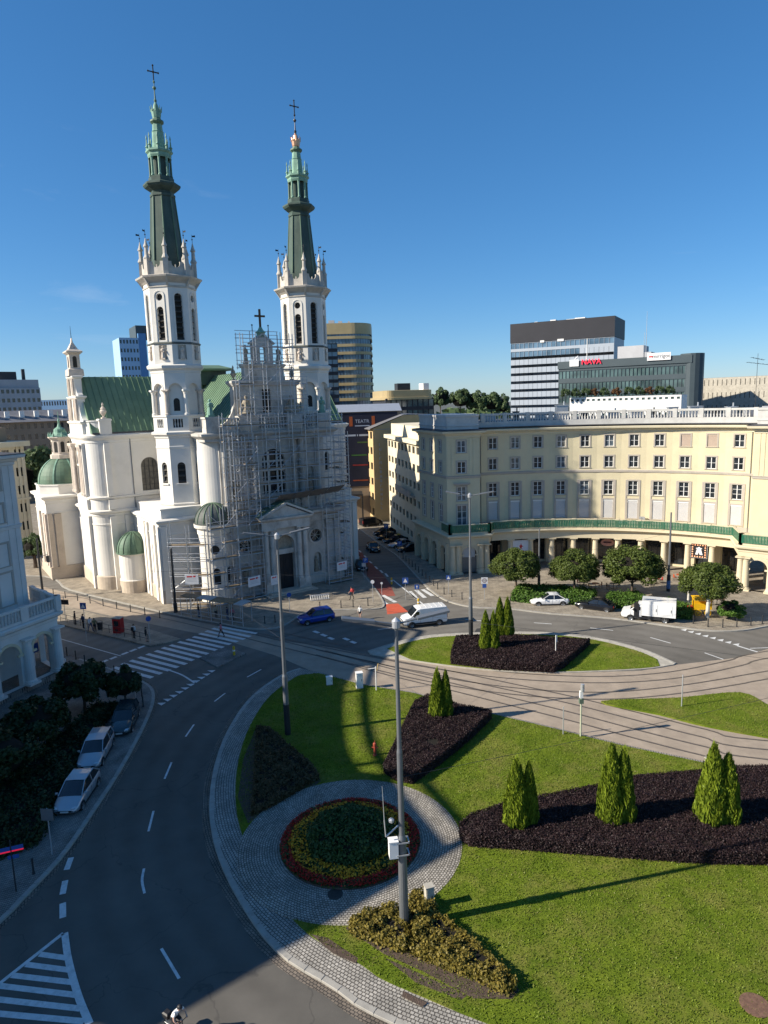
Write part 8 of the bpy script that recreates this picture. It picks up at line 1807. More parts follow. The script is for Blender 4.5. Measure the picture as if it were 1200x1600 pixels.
t = pole('marker_post', 'thin white post standing in the far purple hedge', (16.77,64.96), 2.4, 0.045, 0.04, 'white_paint', group=TP, cat='post'); MB().box(-0.02, 0.14, -0.01, 0.01, 1.7, 2.4).build('flag', 'white_paint', t)
t = pole('stop_post', 'white post with a yellow arm at the tram track by the white cabinets', (-1.18,58.44), 2.3, 0.045, 0.045, 'white_paint', cat='post'); MB().tube((-0.7, 0, 2.1), (0.1, 0, 2.2), 0.03, n=6).build('arm', 'white_paint', t); MB().tube((0.1, 0, 1.9), (0.25, 0, 2.6), 0.045, n=6).build('yellow_tip', mat('pale_wood', (0.5, 0.36, 0.16), var=0.1), t)
def cabinet(label, base, w, d, h, m, rz=0.2):
    t = thing('utility_cabinet', label, 'cabinet', (base[0], base[1], 0.14), rz, 'utility cabinets on the lawn'); MB().box(-w / 2 - 0.03, w / 2 + 0.03, -d / 2 - 0.03, d / 2 + 0.03, 0, 0.08).build('plinth', 'concrete_light', t)
    MB().box(-w / 2, w / 2, -d / 2, d / 2, 0.08, h).build('housing', m, t); MB().box(-w / 2 - 0.03, w / 2 + 0.03, -d / 2 - 0.03, d / 2 + 0.03, h, h + 0.07).build('lid', m, t); MB().box(-w / 2 + 0.05, w / 2 - 0.05, -d / 2 - 0.015, -d / 2, 0.16, h - 0.08).build('door', m, t); MB().box(w / 2 - 0.14, w / 2 - 0.1, -d / 2 - 0.035, -d / 2 - 0.015, h * 0.5, h * 0.65).build('handle', 'metal_dark', t)
cabinet('small white utility cabinet on the lawn near the track', (-5.55,60.03), 0.55, 0.35, 0.75, 'white_paint'); cabinet('taller white utility cabinet on the lawn near the track', (-2.72,59.11), 0.6, 0.5, 1.45, 'white_paint'); cabinet('grey concrete cabinet at the edge of the round paving', (1.74,31.51), 0.42, 0.36, 1.15, 'concrete_light', 0.3); cabinet('pale cabinet behind the rightmost conifers', (21.80,42.97), 0.7, 0.4, 1.2, 'concrete_light', 0.1)
t = thing('fire_hydrant', 'red fire hydrant on the lawn by the small purple hedge', 'hydrant', (-1.20,46.93) + (0.15,)); mat('hydrant_red', (0.36, 0.07, 0.04), rough=0.5, var=0.15)
MB().lathe(0, 0, [(0.16, 0), (0.16, 0.06), (0.1, 0.1), (0.09, 0.75), (0.13, 0.8), (0.12, 0.95), (0.0, 1.05)], 10).build('barrel', 'hydrant_red', t); MB().tube((-0.22, 0, 0.62), (0.22, 0, 0.62), 0.06, n=8).build('outlets', 'hydrant_red', t); MB().box(-0.03, 0.03, -0.03, 0.03, 1.0, 1.15).build('spindle', 'hydrant_red', t)
# bollards
BOL = MB().lathe(0, 0, [(0.085, 0), (0.085, 0.1), (0.06, 0.14), (0.055, 0.82), (0.075, 0.86), (0.06, 0.96), (0.0, 1.0)], 8).mesh('bollard', [MATS['metal_dark']])
ORD = 'first second third fourth fifth sixth seventh eighth ninth tenth eleventh'.split()
def bollards(pts, label, group):
    for i, p in enumerate(pts): tag(put('bollard', BOL, None, (p[0], p[1], 0.115)), ORD[i] + ' ' + label, 'bollard', group)
def along(p0, p1, n): a, b = Vector(p0), Vector(p1); return [tuple(a.lerp(b, i / max(1, n - 1))) for i in range(n)]
bollards([(-35.86,71.02), (-34.45,69.77), (-32.95,68.55), (-31.42,67.19), (-30.16,66.24), (-28.60,65.12), (-27.15,64.04)], 'black bollard from the portico in the row to the zebra', 'black bollards by the portico')
bollards([(-22.58,58.70), (-21.71,56.54), (-20.51,34.98)], 'black bollard, counting towards the viewer, on the left pavement', 'black bollards on the left pavement')
bollards(along((-49.81,95.56), (-28.43,82.07), 10), 'black post from the left along the tram side of the church', 'posts along the church pavement')
bollards([(-14.70,78.58), (-13.52,78.95), (-8.54,83.84), (-5.86,84.12), (-4.31,84.24), (-2.42,84.60)], 'black bollard from the left at the church corner kerb', 'bollards at the church corner')
bollards(along((2.96,110.61), (7.13,91.41), 11), 'black bollard towards the viewer lining the side street pavement', 'bollards lining the side street')
bollards([(7.78,88.81), (8.69,87.50), (9.89,86.20), (15.71,83.61)], 'black bollard from the left at the corner arch', 'bollards at the corner arch')
rb_ = [(34.71,74.05), (35.81,72.84), (37.28,72.49), (38.88,72.56), (40.60,72.84), (42.18,73.36)]
bollards(rb_, 'black bollard from the left before the round bush', 'bollards before the round bush')
# signs
mat('sign_red', (0.5, 0.03, 0.03)); mat('yellow_paint', (0.62, 0.40, 0.03), rough=0.5, var=0.08)
def sign(label, base, h, shape, m, size=0.6, rz=0.0, glyph=None, post='metal_light', cat='sign'):
    t = thing('road_sign', label, cat, (base[0], base[1], 0.1), rz); MB().tube((0, 0, 0), (0, 0, h), 0.035, n=7).build('post', post, t); s = size / 2; z = h - s
    if shape == 'sq': p = MB().box(-s, s, -0.06, -0.04, z - s, z + s)
    elif shape == 'wide': p = MB().box(-s, s, -0.06, -0.04, z - s * 0.45, z + s * 0.45)
    else: p = slab(MB(), (0, -0.04, 0), (1, 0, 0), (0, 0, 1), circ_pts(0, z, s, 16), 0.02)
    pl_ = p.build('plate', m, t)
    if glyph: glyph(pl_, z, s)
    return t
def g_tri(p, z, s): MB().add([(-s * 0.7, -0.065, z - s * 0.6), (s * 0.7, -0.065, z - s * 0.6), (0, -0.065, z + s * 0.7)], [(0, 1, 2)]).build('symbol', 'white_paint', p)
def g_P(p, z, s): lettering('P', s * 1.7, 'white_paint', p, (0, -0.066, z), (R(90), 0, 0), 0.002)
def g_arrow(p, z, s): MB().add([(-s * 0.15, -0.066, z - s * 0.7), (s * 0.15, -0.066, z - s * 0.7), (s * 0.15, -0.066, z), (s * 0.45, -0.066, z), (0, -0.066, z + s * 0.75), (-s * 0.45, -0.066, z), (-s * 0.15, -0.066, z)], [(0, 1, 2, 3, 4, 5, 6)]).build('symbol', 'white_paint', p)
def g_ring(p, z, s): slab(MB(), (0, -0.064, 0), (1, 0, 0), (0, 0, 1), circ_pts(0, z, s * 0.72, 16), 0.003).build('ring', mat('zone_grey', (0.25, 0.16, 0.17)), p); slab(MB(), (0, -0.069, 0), (1, 0, 0), (0, 0, 1), circ_pts(0, z, s * 0.5, 16), 0.003).build('ring_centre', 'shutter_grey', p)
sign('blue pedestrian crossing sign at the side street zebra, left one', (2.53,86.95), 3.0, 'sq', 'sign_blue', 0.8, 0, g_tri); sign('small blue sign at the side street zebra, right one', (3.94,84.80), 2.6, 'sq', 'sign_blue', 0.6, 0, g_arrow)
sign('blue parking sign beside the red cycle lane', (-2.98,99.19), 3.0, 'sq', 'sign_blue', 0.75, 0, g_P); sign('blue parking sign at the angled parking row', (2.43,110.68), 3.0, 'sq', 'sign_blue', 0.75, 0, g_P); sign('blue parking sign behind the angled parking row', (0.32,126.33), 3.1, 'sq', 'sign_blue', 0.8, 0, g_P); sign('pale blue parking sign at the far end of the side street', (-0.77,147.45), 3.4, 'sq', 'sign_blue', 0.8, 0, g_P)
t = sign('square white zone sign with a blue arrow plate near the corner arch', (12.79,85.90), 3.0, 'sq', 'banner_white', 0.85, 0, g_ring); MB().box(-0.26, 0.26, -0.06, -0.04, 1.6, 2.12).build('arrow_plate', 'sign_blue', t)
sign('blue pedestrian crossing sign at the corner arch', (8.41,89.06), 2.6, 'sq', 'sign_blue', 0.65, 0, g_tri); sign('blue and white tram stop sign on the platform at the left', (-34.16,74.07), 4.6, 'sq', 'sign_blue', 0.75, R(-10), g_tri); sign('dark sign post at the zebra end of the tram platform', (-26.53,72.81), 3.2, 'round', 'sign_blue', 0.6, R(40)); sign('black direction sign on a post behind the portico', (-40.14,81.91), 3.2, 'wide', 'trim_black', 1.4, R(-12)); sign('back of a grey road sign behind the dark estate car', (-22.54,57.11), 2.7, 'sq', 'metal_grey', 0.75, R(15)); sign('back of a square grey sign in front of the silver hatchback', (-20.24,36.62), 3.0, 'sq', 'metal_grey', 0.75, R(-5))
sign('blue sign on a post at the church portal by the lamp mast', (-12.26,82.86), 2.6, 'round', 'sign_blue', 0.6, R(20)); sign('white sign post at the church corner crossing, left one', (-1.78,86.23), 3.0, 'round', 'banner_white', 0.5); sign('thin white post at the church corner crossing, right one', (-0.60,87.28), 2.4, 'round', 'banner_white', 0.3); sign('grey sign board beside the nearest dark parked car', (-3.25,98.48), 2.4, 'sq', 'metal_light', 0.55)
t = thing('street_name_sign', 'blue and red street name blades on a post at the left edge', 'sign', (-20.75,33.56) + (0.1,), R(20)); MB().tube((0, 0, 0), (0, 0, 3.1), 0.04, n=7).build('post', 'metal_dark', t); MB().box(-1.1, 0.6, -0.02, 0.02, 2.5, 2.72).build('name_blade', 'sign_blue', t); MB().box(-1.1, 0.6, -0.022, 0.022, 2.42, 2.5).build('red_edge', 'sign_red', t); MB().box(-0.2, 0.35, -0.015, 0.015, 2.0, 2.2).build('lower_blade', 'sign_blue', t)
for b_, l_ in (((-16.24,68.49), 'yellow marker post on the traffic refuge'), ((0.79,94.80), 'yellow marker post beside the red cycle lane'), ((4.06,83.95), 'yellow marker post at the bitumen patch before the van')):
    t = thing('marker_bollard', l_, 'marker post', (b_[0], b_[1], 0.1), 0, 'yellow marker posts'); MB().lathe(0, 0, [(0.13, 0), (0.13, 0.9), (0.09, 1.0), (0, 1.02)], 8).build('post', 'yellow_paint', t); MB().lathe(0, 0, [(0.14, 0.45), (0.14, 0.6), (0.13, 0.6)], 8).build('band', 'white_paint', t)
# tram stop things
t = thing('ticket_machine', 'red ticket machine on the tram stop platform', 'ticket machine', (-31.58,76.87) + (0.16,), R(-12)); MB().box(-0.5, 0.5, -0.4, 0.4, 0, 1.75).build('housing', mat('machine_red', (0.40, 0.02, 0.02), rough=0.45, var=0.06), t); MB().box(-0.52, 0.52, -0.42, 0.42, 1.75, 1.85).build('roof', 'concrete_light', t); MB().box(-0.3, 0.3, -0.42, -0.4, 0.9, 1.5).build('screen', 'car_glass', t); MB().box(-0.2, 0.2, -0.43, -0.4, 0.35, 0.5).build('slot', 'trim_black', t)
t = thing('litter_bin', 'round dark litter bin on the tram stop platform', 'bin', (-34.33,78.25) + (0.16,)); MB().lathe(0, 0, [(0.28, 0), (0.33, 0.8), (0.36, 0.85), (0.36, 0.95), (0.28, 0.95), (0.26, 0.6)], 12).build('barrel', 'metal_dark', t); MB().lathe(0, 0, [(0.37, 0.86), (0.38, 0.92), (0.36, 0.92)], 12).build('rim', 'metal_grey', t)
t = thing('platform_railing', 'low grey railing along the tram stop platform', 'railing', (0, 0, 0)); a_, b_ = Vector((-40.81,81.97)), Vector((-26.83,73.04))
for i in range(13): q = a_.lerp(b_, i / 12); MB().tube((q.x, q.y, 0.15), (q.x, q.y, 1.15), 0.03, n=6).build('post', 'metal_dark', t)
for z_ in (0.6, 1.12): MB().tube((a_.x, a_.y, z_), (b_.x, b_.y, z_), 0.025, n=6).build('rail', 'metal_dark', t)
t = thing('bicycle_rack_barrier', 'stack of grey metal barriers at the church corner', 'barrier', (-8.87,87.54) + (0.12,), R(10))
for k in range(3):
    f = MB(); f.tube((-1.3, k * 0.25, 0.1 + k * 0.1), (1.3, k * 0.25, 0.2), 0.03, n=5).tube((-1.3, k * 0.25 + 0.5, 0.55), (1.3, k * 0.25 + 0.5, 0.6), 0.03, n=5)
    for i in range(9): x_ = -1.2 + i * 0.3; f.tube((x_, k * 0.25, 0.14), (x_, k * 0.25 + 0.5, 0.57), 0.018, n=4)
    f.build('barrier_panel', 'metal_light', t)
# yellow cart by the tree
t = thing('yellow_cart', 'small bright yellow wooden cart under the last round tree', 'cart', (37.07,77.10) + (0.12,), R(-8)); mat('cart_yellow', (0.72, 0.42, 0.01), rough=0.5, var=0.08)
MB().box(-1.0, 1.0, -0.45, 0.45, 0.75, 0.9).build('deck', 'cart_yellow', t); MB().box(-1.0, 1.0, -0.45, -0.39, 0.9, 1.45).box(-1.0, 1.0, 0.39, 0.45, 0.9, 1.55).build('side_board', 'cart_yellow', t); MB().add([(-1.1, -0.6, 1.95), (1.1, -0.6, 1.95), (1.1, 0.6, 2.2), (-1.1, 0.6, 2.2), (-1.1, -0.6, 1.9), (1.1, -0.6, 1.9), (1.1, 0.6, 2.15), (-1.1, 0.6, 2.15)], [(0, 1, 2, 3), (7, 6, 5, 4), (0, 4, 5, 1), (2, 6, 7, 3)]).build('awning', 'cart_yellow', t)
for x_ in (-0.95, 0.95): MB().box(x_ - 0.04, x_ + 0.04, -0.42, -0.34, 0.9, 1.95).box(x_ - 0.04, x_ + 0.04, 0.34, 0.42, 0.9, 2.15).build('awning_post', 'cart_yellow', t)
for x_ in (-0.55, 0.55):
    wm = MB(); _wheel(wm, [(0.32, 0.03), (0.38, 0.03), (0.38, -0.03), (0.32, -0.03), (0.32, 0.03)])
    for i in range(4): q = math.pi * i / 4; wm.bar((-0.33 * math.cos(q), 0, -0.33 * math.sin(q)), (0.33 * math.cos(q), 0, 0.33 * math.sin(q)), 0.03, 0.05)
    for s in (-1, 1): wm.build('spoked_wheel', 'cart_yellow', t, loc=(x_, s * 0.5, 0.38))
MB().box(-1.6, -1.1, -0.3, 0.3, 0.5, 1.1).build('red_crate', 'machine_red', t)
# shop signs on the colonnade
def col_at(r, th, z): return polar(r, th) + (z,)
t = thing('lit_board_sign', 'square black sign with a border of small lamps and a white letter shape', 'sign', col_at(RF - 0.1, 38.0, 3.55), -R(38)); MB().box(-1.05, 1.05, -0.08, 0.08, -1.0, 1.0).build('board', 'trim_black', t); MB().box(-1.12, 1.12, -0.06, 0.1, 1.0, 1.06).box(-1.12, 1.12, -0.06, 0.1, -1.06, -1.0).box(-1.12, -1.05, -0.06, 0.1, -1.0, 1.0).box(1.05, 1.12, -0.06, 0.1, -1.0, 1.0).build('frame', 'metal_light', t)
mat('bulb_warm', (0.9, 0.42, 0.22), emit=0.5, var=0.05); bl_ = MB().lathe(0, 0, [(0.0, -0.1), (0.09, -0.06), (0.1, 0.0), (0.06, 0.08), (0.0, 0.1)], 8).mesh('bulb', [MATS['bulb_warm']])
for i in range(6):
    for q in ((-0.85 + i * 0.34, -0.85), (-0.85 + i * 0.34, 0.85)) + (((-0.85, -0.85 + i * 0.34), (0.85, -0.85 + i * 0.34)) if 0 < i < 5 else ()): put('bulb', bl_, t, (q[0], -0.1, q[1]))
slab(MB(), (0, -0.12, 0), (1, 0, 0), (0, 0, 1), [(-0.48, -0.55), (-0.12, -0.55), (0, -0.1), (0.12, -0.55), (0.52, -0.55), (0.26, 0.3), (0.4, 0.32), (0.4, 0.42), (0.2, 0.45), (0, 0.62), (-0.2, 0.45), (-0.4, 0.42), (-0.4, 0.32), (-0.26, 0.3)], 0.04).build('white_letter', 'banner_white', t)
t = thing('oval_sign', 'oval pinkish hanging sign over a dark shop doorway', 'sign', col_at(RF + 0.6, 17.0, 3.75), -R(17)); slab(MB(), (0, 0, 0), (1, 0, 0), (0, 0, 1), [(1.0 * math.cos(2 * math.pi * i / 24), 0.55 * math.sin(2 * math.pi * i / 24)) for i in range(24)], 0.08).build('board', mat('oval_pink', (0.45, 0.22, 0.17), var=0.1), t); MB().box(-0.6, 0.6, -0.02, -0.003, -0.1, 0.16).build('print', mat('oval_dark', (0.08, 0.03, 0.03)), t)
t = thing('white_poster', 'large white poster with a red figure hung between the columns', 'poster', col_at(RF - 0.05, -4.6, 3.3), R(4.6)); MB().box(-1.25, 1.25, -0.04, 0.04, -1.05, 1.05).build('sheet', 'banner_white', t); slab(MB(), (0, -0.045, 0), (1, 0, 0), (0, 0, 1), [(-0.3, -0.35), (-0.1, -0.1), (-0.25, 0.15), (-0.05, 0.3), (0.05, 0.6), (0.15, 0.25), (0.4, 0.05), (0.12, -0.05), (0.3, -0.4), (0.0, -0.2)], 0.003).build('red_figure', 'print_red', t)
MB().box(-0.9, 0.9, -0.05, -0.041, -0.75, -0.62).build('print_line', 'print_red', t)
# café corner: closed parasols, tables, planters under the trees
t = thing('closed_parasol', 'closed white parasol standing beside the whitened tree', 'parasol', (36.85,80.15) + (0.12,)); MB().lathe(0, 0, [(0.25, 0), (0.25, 0.06), (0.03, 0.08), (0.03, 0.8)], 10).build('stand', 'metal_grey', t); MB().lathe(0, 0, [(0.03, 0.8), (0.16, 0.9), (0.12, 1.8), (0.05, 2.6), (0.0, 2.7)], 8).build('canopy', 'trunk_white', t)
for i, (b_, c_) in enumerate((((28.37,89.43), (0.35, 0.10, 0.03)), ((30.72,89.17), (0.10, 0.05, 0.04)), ((27.41,91.49), (0.12, 0.03, 0.03)), ((41.25,92.65), (0.36, 0.06, 0.02)), ((37.29,91.05), (0.35, 0.03, 0.02)), ((40.70,80.83), (0.08, 0.05, 0.04)))):
    t = thing('cafe_table', ('orange café table behind the green hedge', 'dark café table behind the green hedge', 'dark red café table by the second round tree', 'orange café table before the lit sign', 'red café table by the stickered pole', 'dark café bench under the last round tree')[i], 'table', (b_[0], b_[1], 0.12), 0.3 * i, 'café tables under the trees'); m_ = mat('cafe_%d' % i, c_, rough=0.6, var=0.15)
    MB().lathe(0, 0, [(0.0, 0.72), (0.5, 0.72), (0.5, 0.76), (0.0, 0.77)], 12).build('table_top', m_, t); MB().lathe(0, 0, [(0.28, 0), (0.28, 0.03), (0.04, 0.06), (0.04, 0.72)], 8).build('pedestal', 'metal_dark', t)
    for s in (-1, 1):
        ch = thing('cafe_chair', ('right' if s > 0 else 'left') + ' chair of the ' + t['label'], 'chair', (b_[0] + s * 0.75, b_[1] + 0.2 * s, 0.12), 0 if s > 0 else math.pi, 'café chairs under the trees'); MB().box(-0.2, 0.2, -0.2, 0.2, 0.42, 0.46).build('seat', m_, ch); MB().box(0.17, 0.21, -0.2, 0.2, 0.46, 0.85).build('backrest', m_, ch)
        for x_ in (-0.18, 0.18):
            for y_ in (-0.18, 0.18): MB().box(x_ - 0.015, x_ + 0.015, y_ - 0.015, y_ + 0.015, 0, 0.42).build('leg', 'metal_dark', ch)
# overhead wires
def wire(label, p0, p1, sag=0.35, r=0.012):
    a, b = Vector(p0), Vector(p1); mb = MB(); n = 14; q = [a.lerp(b, i / n) - Vector((0, 0, 4 * sag * (i / n) * (1 - i / n))) for i in range(n + 1)]
    for i in range(n): mb.tube(q[i], q[i + 1], r, n=4, cap=False)
    tag(mb.build('overhead_wire', 'metal_dark'), label, 'wire', 'overhead tram wires and span cables')
pn, p2, p3 = (0.40,30.18), (-8.16,50.59), (8.97,70.21); ps, pg, pc = (14.62,48.89), (37.36,87.20), (-27.09,84.30)
wire('span cable from the nearest mast to the right over the hedge', pn + (8.2,), (42, 44, 9.0)); wire('span cable between the left lawn mast and the far hedge mast', p2 + (8.2,), p3 + (8.4,)); wire('span cable from the far hedge mast to the stickered pole', p3 + (8.2,), pg + (8.0,)); wire('span cable from the left lawn mast to the church pole', p2 + (8.0,), pc + (7.8,))
wire('contact wire over the upper tram track', (48, 67.5, 5.6), (-30, 84.5, 5.6), 0.1); wire('contact wire over the lower tram branch', (44, 42.5, 5.6), (-6, 68, 5.6), 0.1)

# ------------------------------------------------------------------ people
def skin_body(name, joints, edges, mats, regions, parent, subdiv=1):
    """one continuous surface grown over a posed skeleton; joints = name: (pos, radius, region)"""
    names = list(joints); me = bpy.data.meshes.new('tmp'); me.from_pydata([joints[k][0] for k in names], [(names.index(a), names.index(b)) for a, b in edges], [])
    ob = bpy.data.objects.new('tmp', me); COL.objects.link(ob); md = ob.modifiers.new('skin', 'SKIN'); md.use_smooth_shade = True
    for i, k in enumerate(names):
        r = joints[k][1]; r = r if isinstance(r, tuple) else (r, r); me.skin_vertices[0].data[i].radius = r; me.skin_vertices[0].data[i].use_root = (k == 'pelvis')
    sb = ob.modifiers.new('sub', 'SUBSURF'); sb.levels = subdiv; sb.render_levels = subdiv
    dg = bpy.context.evaluated_depsgraph_get(); out = bpy.data.meshes.new_from_object(ob.evaluated_get(dg)); bpy.data.objects.remove(ob); bpy.data.meshes.remove(me)
    out.materials.clear()
    for m in mats: out.materials.append(MATS[m] if isinstance(m, str) else m)
    J = np.array([joints[k][0] for k in names]); RG = [joints[k][2] for k in names]
    for p in out.polygons:
        d = np.linalg.norm(J - np.array(p.center), axis=1); p.material_index = regions.index(RG[int(np.argmin(d))]); p.use_smooth = True
    return put(name, out, parent)
mat('skin_tone', (0.50, 0.31, 0.23), rough=0.6, var=0.05); mat('hair_dark', (0.03, 0.02, 0.015), rough=0.6, var=0.2); mat('hair_grey', (0.45, 0.42, 0.38), rough=0.6, var=0.1); mat('shoe_dark', (0.03, 0.03, 0.03), rough=0.6, var=0.1)
CL = {'white': (0.68, 0.68, 0.67), 'black': (0.02, 0.02, 0.025), 'navy': (0.03, 0.045, 0.10), 'red': (0.45, 0.06, 0.06), 'grey': (0.22, 0.22, 0.23), 'jeans': (0.06, 0.09, 0.17), 'beige': (0.45, 0.38, 0.28), 'pink': (0.5, 0.16, 0.18), 'olive': (0.12, 0.12, 0.06)}
for k_, c_ in CL.items(): mat('cloth_' + k_, c_, rough=0.9, var=0.1, sc=6)
def head_parts(t, c, fwd, hair, r=0.105, cap=None):
    c = Vector(c); f = Vector(fwd).normalized(); s = Vector((-f.y, f.x, 0)); u = f.cross(s) * -1 if f.cross(s).z < 0 else f.cross(s)
    mb = MB()                                        # hair or helmet as an open shell over the skull
    n = 10; k = 6; vs = []
    for i in range(n):
        a = 2 * math.pi * i / n
        for j in range(k):
            el = math.pi / 2 * j / (k - 1); lo = -0.35 if math.cos(a) < 0.3 else 0.25; e2 = lo + (math.pi / 2 - lo) * j / (k - 1)
            d = f * math.cos(a) * math.cos(e2) * 1.12 + s * math.sin(a) * math.cos(e2) * 0.92 + u * math.sin(e2) * 1.1; vs.append(c + d * r * (1.22 if cap else 1.1))
    mb.add(vs, [(i * k + j, ((i + 1) % n) * k + j, ((i + 1) % n) * k + j + 1, i * k + j + 1) for i in range(n) for j in range(k - 1)]); mb.build('helmet' if cap else 'hair', cap or hair, t, smooth=True)
def person(label, loc, heading, top, legs, hair='hair_dark', pose='stand', h=1.74, shorts=False, bag=None, sleeves=True):
    t = thing('person', label, 'person', (loc[0], loc[1], loc[2] if len(loc) > 2 else 0.12), heading); k = h / 1.74; st = {'stand': 0.04, 'walk': 0.30}[pose]
    legr = 'skin' if shorts else 'legs'; armr = 'top' if sleeves else 'skin'; S = lambda x, y, z: (x * k, y * k, z * k)
    J = {'pelvis': (S(0, 0, 0.95), (0.16 * k, 0.11 * k), 'legs'), 'waist': (S(0.0, 0, 1.12), (0.145 * k, 0.10 * k), 'top'), 'chest': (S(0.01, 0, 1.32), (0.17 * k, 0.115 * k), 'top'), 'neckb': (S(0.01, 0, 1.47), (0.08 * k, 0.07 * k), 'top'), 'neck': (S(0.02, 0, 1.53), 0.05 * k, 'skin'), 'head': (S(0.035, 0, 1.62), (0.082 * k, 0.095 * k), 'skin'), 'top': (S(0.02, 0, 1.70), (0.07 * k, 0.08 * k), 'skin'), 'nose': (S(0.125, 0, 1.61), 0.018 * k, 'skin')}
    E = [('pelvis', 'waist'), ('waist', 'chest'), ('chest', 'neckb'), ('neckb', 'neck'), ('neck', 'head'), ('head', 'top'), ('head', 'nose')]
    for s, n in ((1, 'l'), (-1, 'r')):
        f = s * st; sw = -s * st * 0.8
        J.update({'hip' + n: (S(0, s * 0.09, 0.88), (0.095 * k, 0.1 * k), 'legs'), 'knee' + n: (S(f * 0.6 + 0.03, s * 0.1, 0.49), 0.062 * k, legr), 'calf' + n: (S(f * 0.8, s * 0.1, 0.32), 0.055 * k, legr), 'ankle' + n: (S(f - 0.02, s * 0.1, 0.09), 0.042 * k, legr), 'toe' + n: (S(f + 0.17, s * 0.12, 0.035), 0.038 * k, 'shoe'), 'heel' + n: (S(f - 0.03, s * 0.1, 0.04), 0.04 * k, 'shoe'),
            'sho' + n: (S(0.0, s * 0.18, 1.43), 0.072 * k, 'top'), 'elb' + n: (S(sw * 0.45 - 0.03, s * 0.25, 1.13), 0.046 * k, armr), 'wri' + n: (S(sw + 0.08, s * 0.24, 0.90), 0.030 * k, 'skin'), 'palm' + n: (S(sw + 0.10, s * 0.235, 0.83), (0.036 * k, 0.018 * k), 'skin'), 'thumb' + n: (S(sw + 0.155, s * 0.215, 0.80), 0.011 * k, 'skin')})
        for q, (dx, ln) in enumerate(((0.03, 0.085), (0.01, 0.095), (-0.01, 0.09), (-0.028, 0.072))): J['fin%d%s' % (q, n)] = (S(sw + 0.105 + dx, s * 0.222, 0.83 - ln), 0.0095 * k, 'skin'); E.append(('palm' + n, 'fin%d%s' % (q, n)))
        E += [('pelvis', 'hip' + n), ('hip' + n, 'knee' + n), ('knee' + n, 'calf' + n), ('calf' + n, 'ankle' + n), ('ankle' + n, 'toe' + n), ('ankle' + n, 'heel' + n), ('chest', 'sho' + n), ('sho' + n, 'elb' + n), ('elb' + n, 'wri' + n), ('wri' + n, 'palm' + n), ('palm' + n, 'thumb' + n)]
    skin_body('body', J, E, ['skin_tone', 'cloth_' + top, 'cloth_' + legs, 'shoe_dark'], ['skin', 'top', 'legs', 'shoe'], t)
    head_parts(t, J['head'][0], (1, 0, 0), hair, 0.1 * k)
    if bag: MB().loft([(-0.3, -0.14), (-0.12, -0.14), (-0.12, 0.14), (-0.3, 0.14)], [(-0.03, 1.02), (0, 1.08), (0, 1.38), (-0.04, 1.45)]).build('backpack', 'cloth_' + bag, t)
    return t
person('person in a red top walking past the church corner with dark trousers', (-4.61,87.69), R(200), 'red', 'black', pose='walk', bag='red')
person('grey haired person in white shirt and dark shorts standing at the church corner kerb', (-3.26,79.46) + (0.02,), R(250), 'white', 'black', 'hair_grey', shorts=True)
person('person in pink and dark clothes crossing the zebra', (-18.97,74.46) + (0.02,), R(170), 'pink', 'black', pose='walk')
person('person in black standing leftmost at the tram stop', (-38.20,80.26) + (0.16,), R(20), 'black', 'black'); person('tall person in dark clothes second from left at the tram stop', (-36.51,78.68) + (0.16,), R(60), 'navy', 'black', h=1.82); person('person in a white shirt next to the tram stop sign', (-35.22,77.65) + (0.16,), R(-30), 'white', 'jeans', pose='walk'); person('person in olive beside the white shirted one at the tram stop', (-34.48,77.13) + (0.16,), R(120), 'olive', 'black')
person('person in white with a black backpack on the platform right of the red machine', (-28.91,74.46) + (0.16,), R(75), 'white', 'black', bag='black'); person('person in black with bare legs at the platform end', (-27.12,73.27) + (0.16,), R(30), 'black', 'black', shorts=True)
person('person in white shirt and shorts beside the portico column', (-32.58,65.09), R(80), 'white', 'beige', shorts=True)
for i, (b_, c_, l_) in enumerate((((-23.48,81.86), 'black', 'person in black under the left part of the covered walkway'), ((-21.15,81.14), 'beige', 'person in beige under the middle of the covered walkway'), ((-19.52,80.24), 'navy', 'person in navy under the right part of the covered walkway'), ((-18.83,79.93), 'pink', 'person in pink under the right end of the covered walkway'))): person(l_, b_, R(30 + 70 * i), c_, 'black' if i % 2 else 'jeans', pose='walk' if i % 2 else 'stand')
# cyclist at the bottom edge
cy_ = (-9.24,24.60); CYH = math.atan2(-0.55, 0.83)
bk = thing('bicycle', 'black bicycle under the cyclist at the bottom edge', 'bicycle', (cy_[0], cy_[1], 0.0), CYH)
for x_, nm in ((-0.52, 'rear'), (0.54, 'front')):
    wm = MB(); n = 20; vs = []
    for i in range(n):
        a = 2 * math.pi * i / n
        for r_, y_ in ((0.345, 0), (0.33, 0.018), (0.31, 0), (0.33, -0.018)): vs.append((r_ * math.cos(a), y_, r_ * math.sin(a)))
    wm.add(vs, [(i * 4 + q, i * 4 + (q + 1) % 4, ((i + 1) % n) * 4 + (q + 1) % 4, ((i + 1) % n) * 4 + q) for i in range(n) for q in range(4)])
    w_ = wm.build('wheel', 'black_rubber', bk, loc=(x_, 0, 0.345)); sp_ = MB()
    for i in range(10): a = 2 * math.pi * i / 10; sp_.tube((0, 0, 0), (0.32 * math.cos(a), 0, 0.32 * math.sin(a)), 0.004, n=4)
    sp_.build('spokes', 'metal_light', w_)
fr_ = MB()
for a, b in (((-0.52, 0, 0.345), (-0.08, 0, 0.29)), ((-0.08, 0, 0.29), (-0.2, 0, 0.82)), ((-0.52, 0, 0.345), (-0.19, 0, 0.78)), ((-0.19, 0, 0.78), (0.36, 0, 0.84)), ((-0.08, 0, 0.29), (0.38, 0, 0.76)), ((0.54, 0, 0.345), (0.34, 0, 0.95))): fr_.tube(a, b, 0.02, n=6)
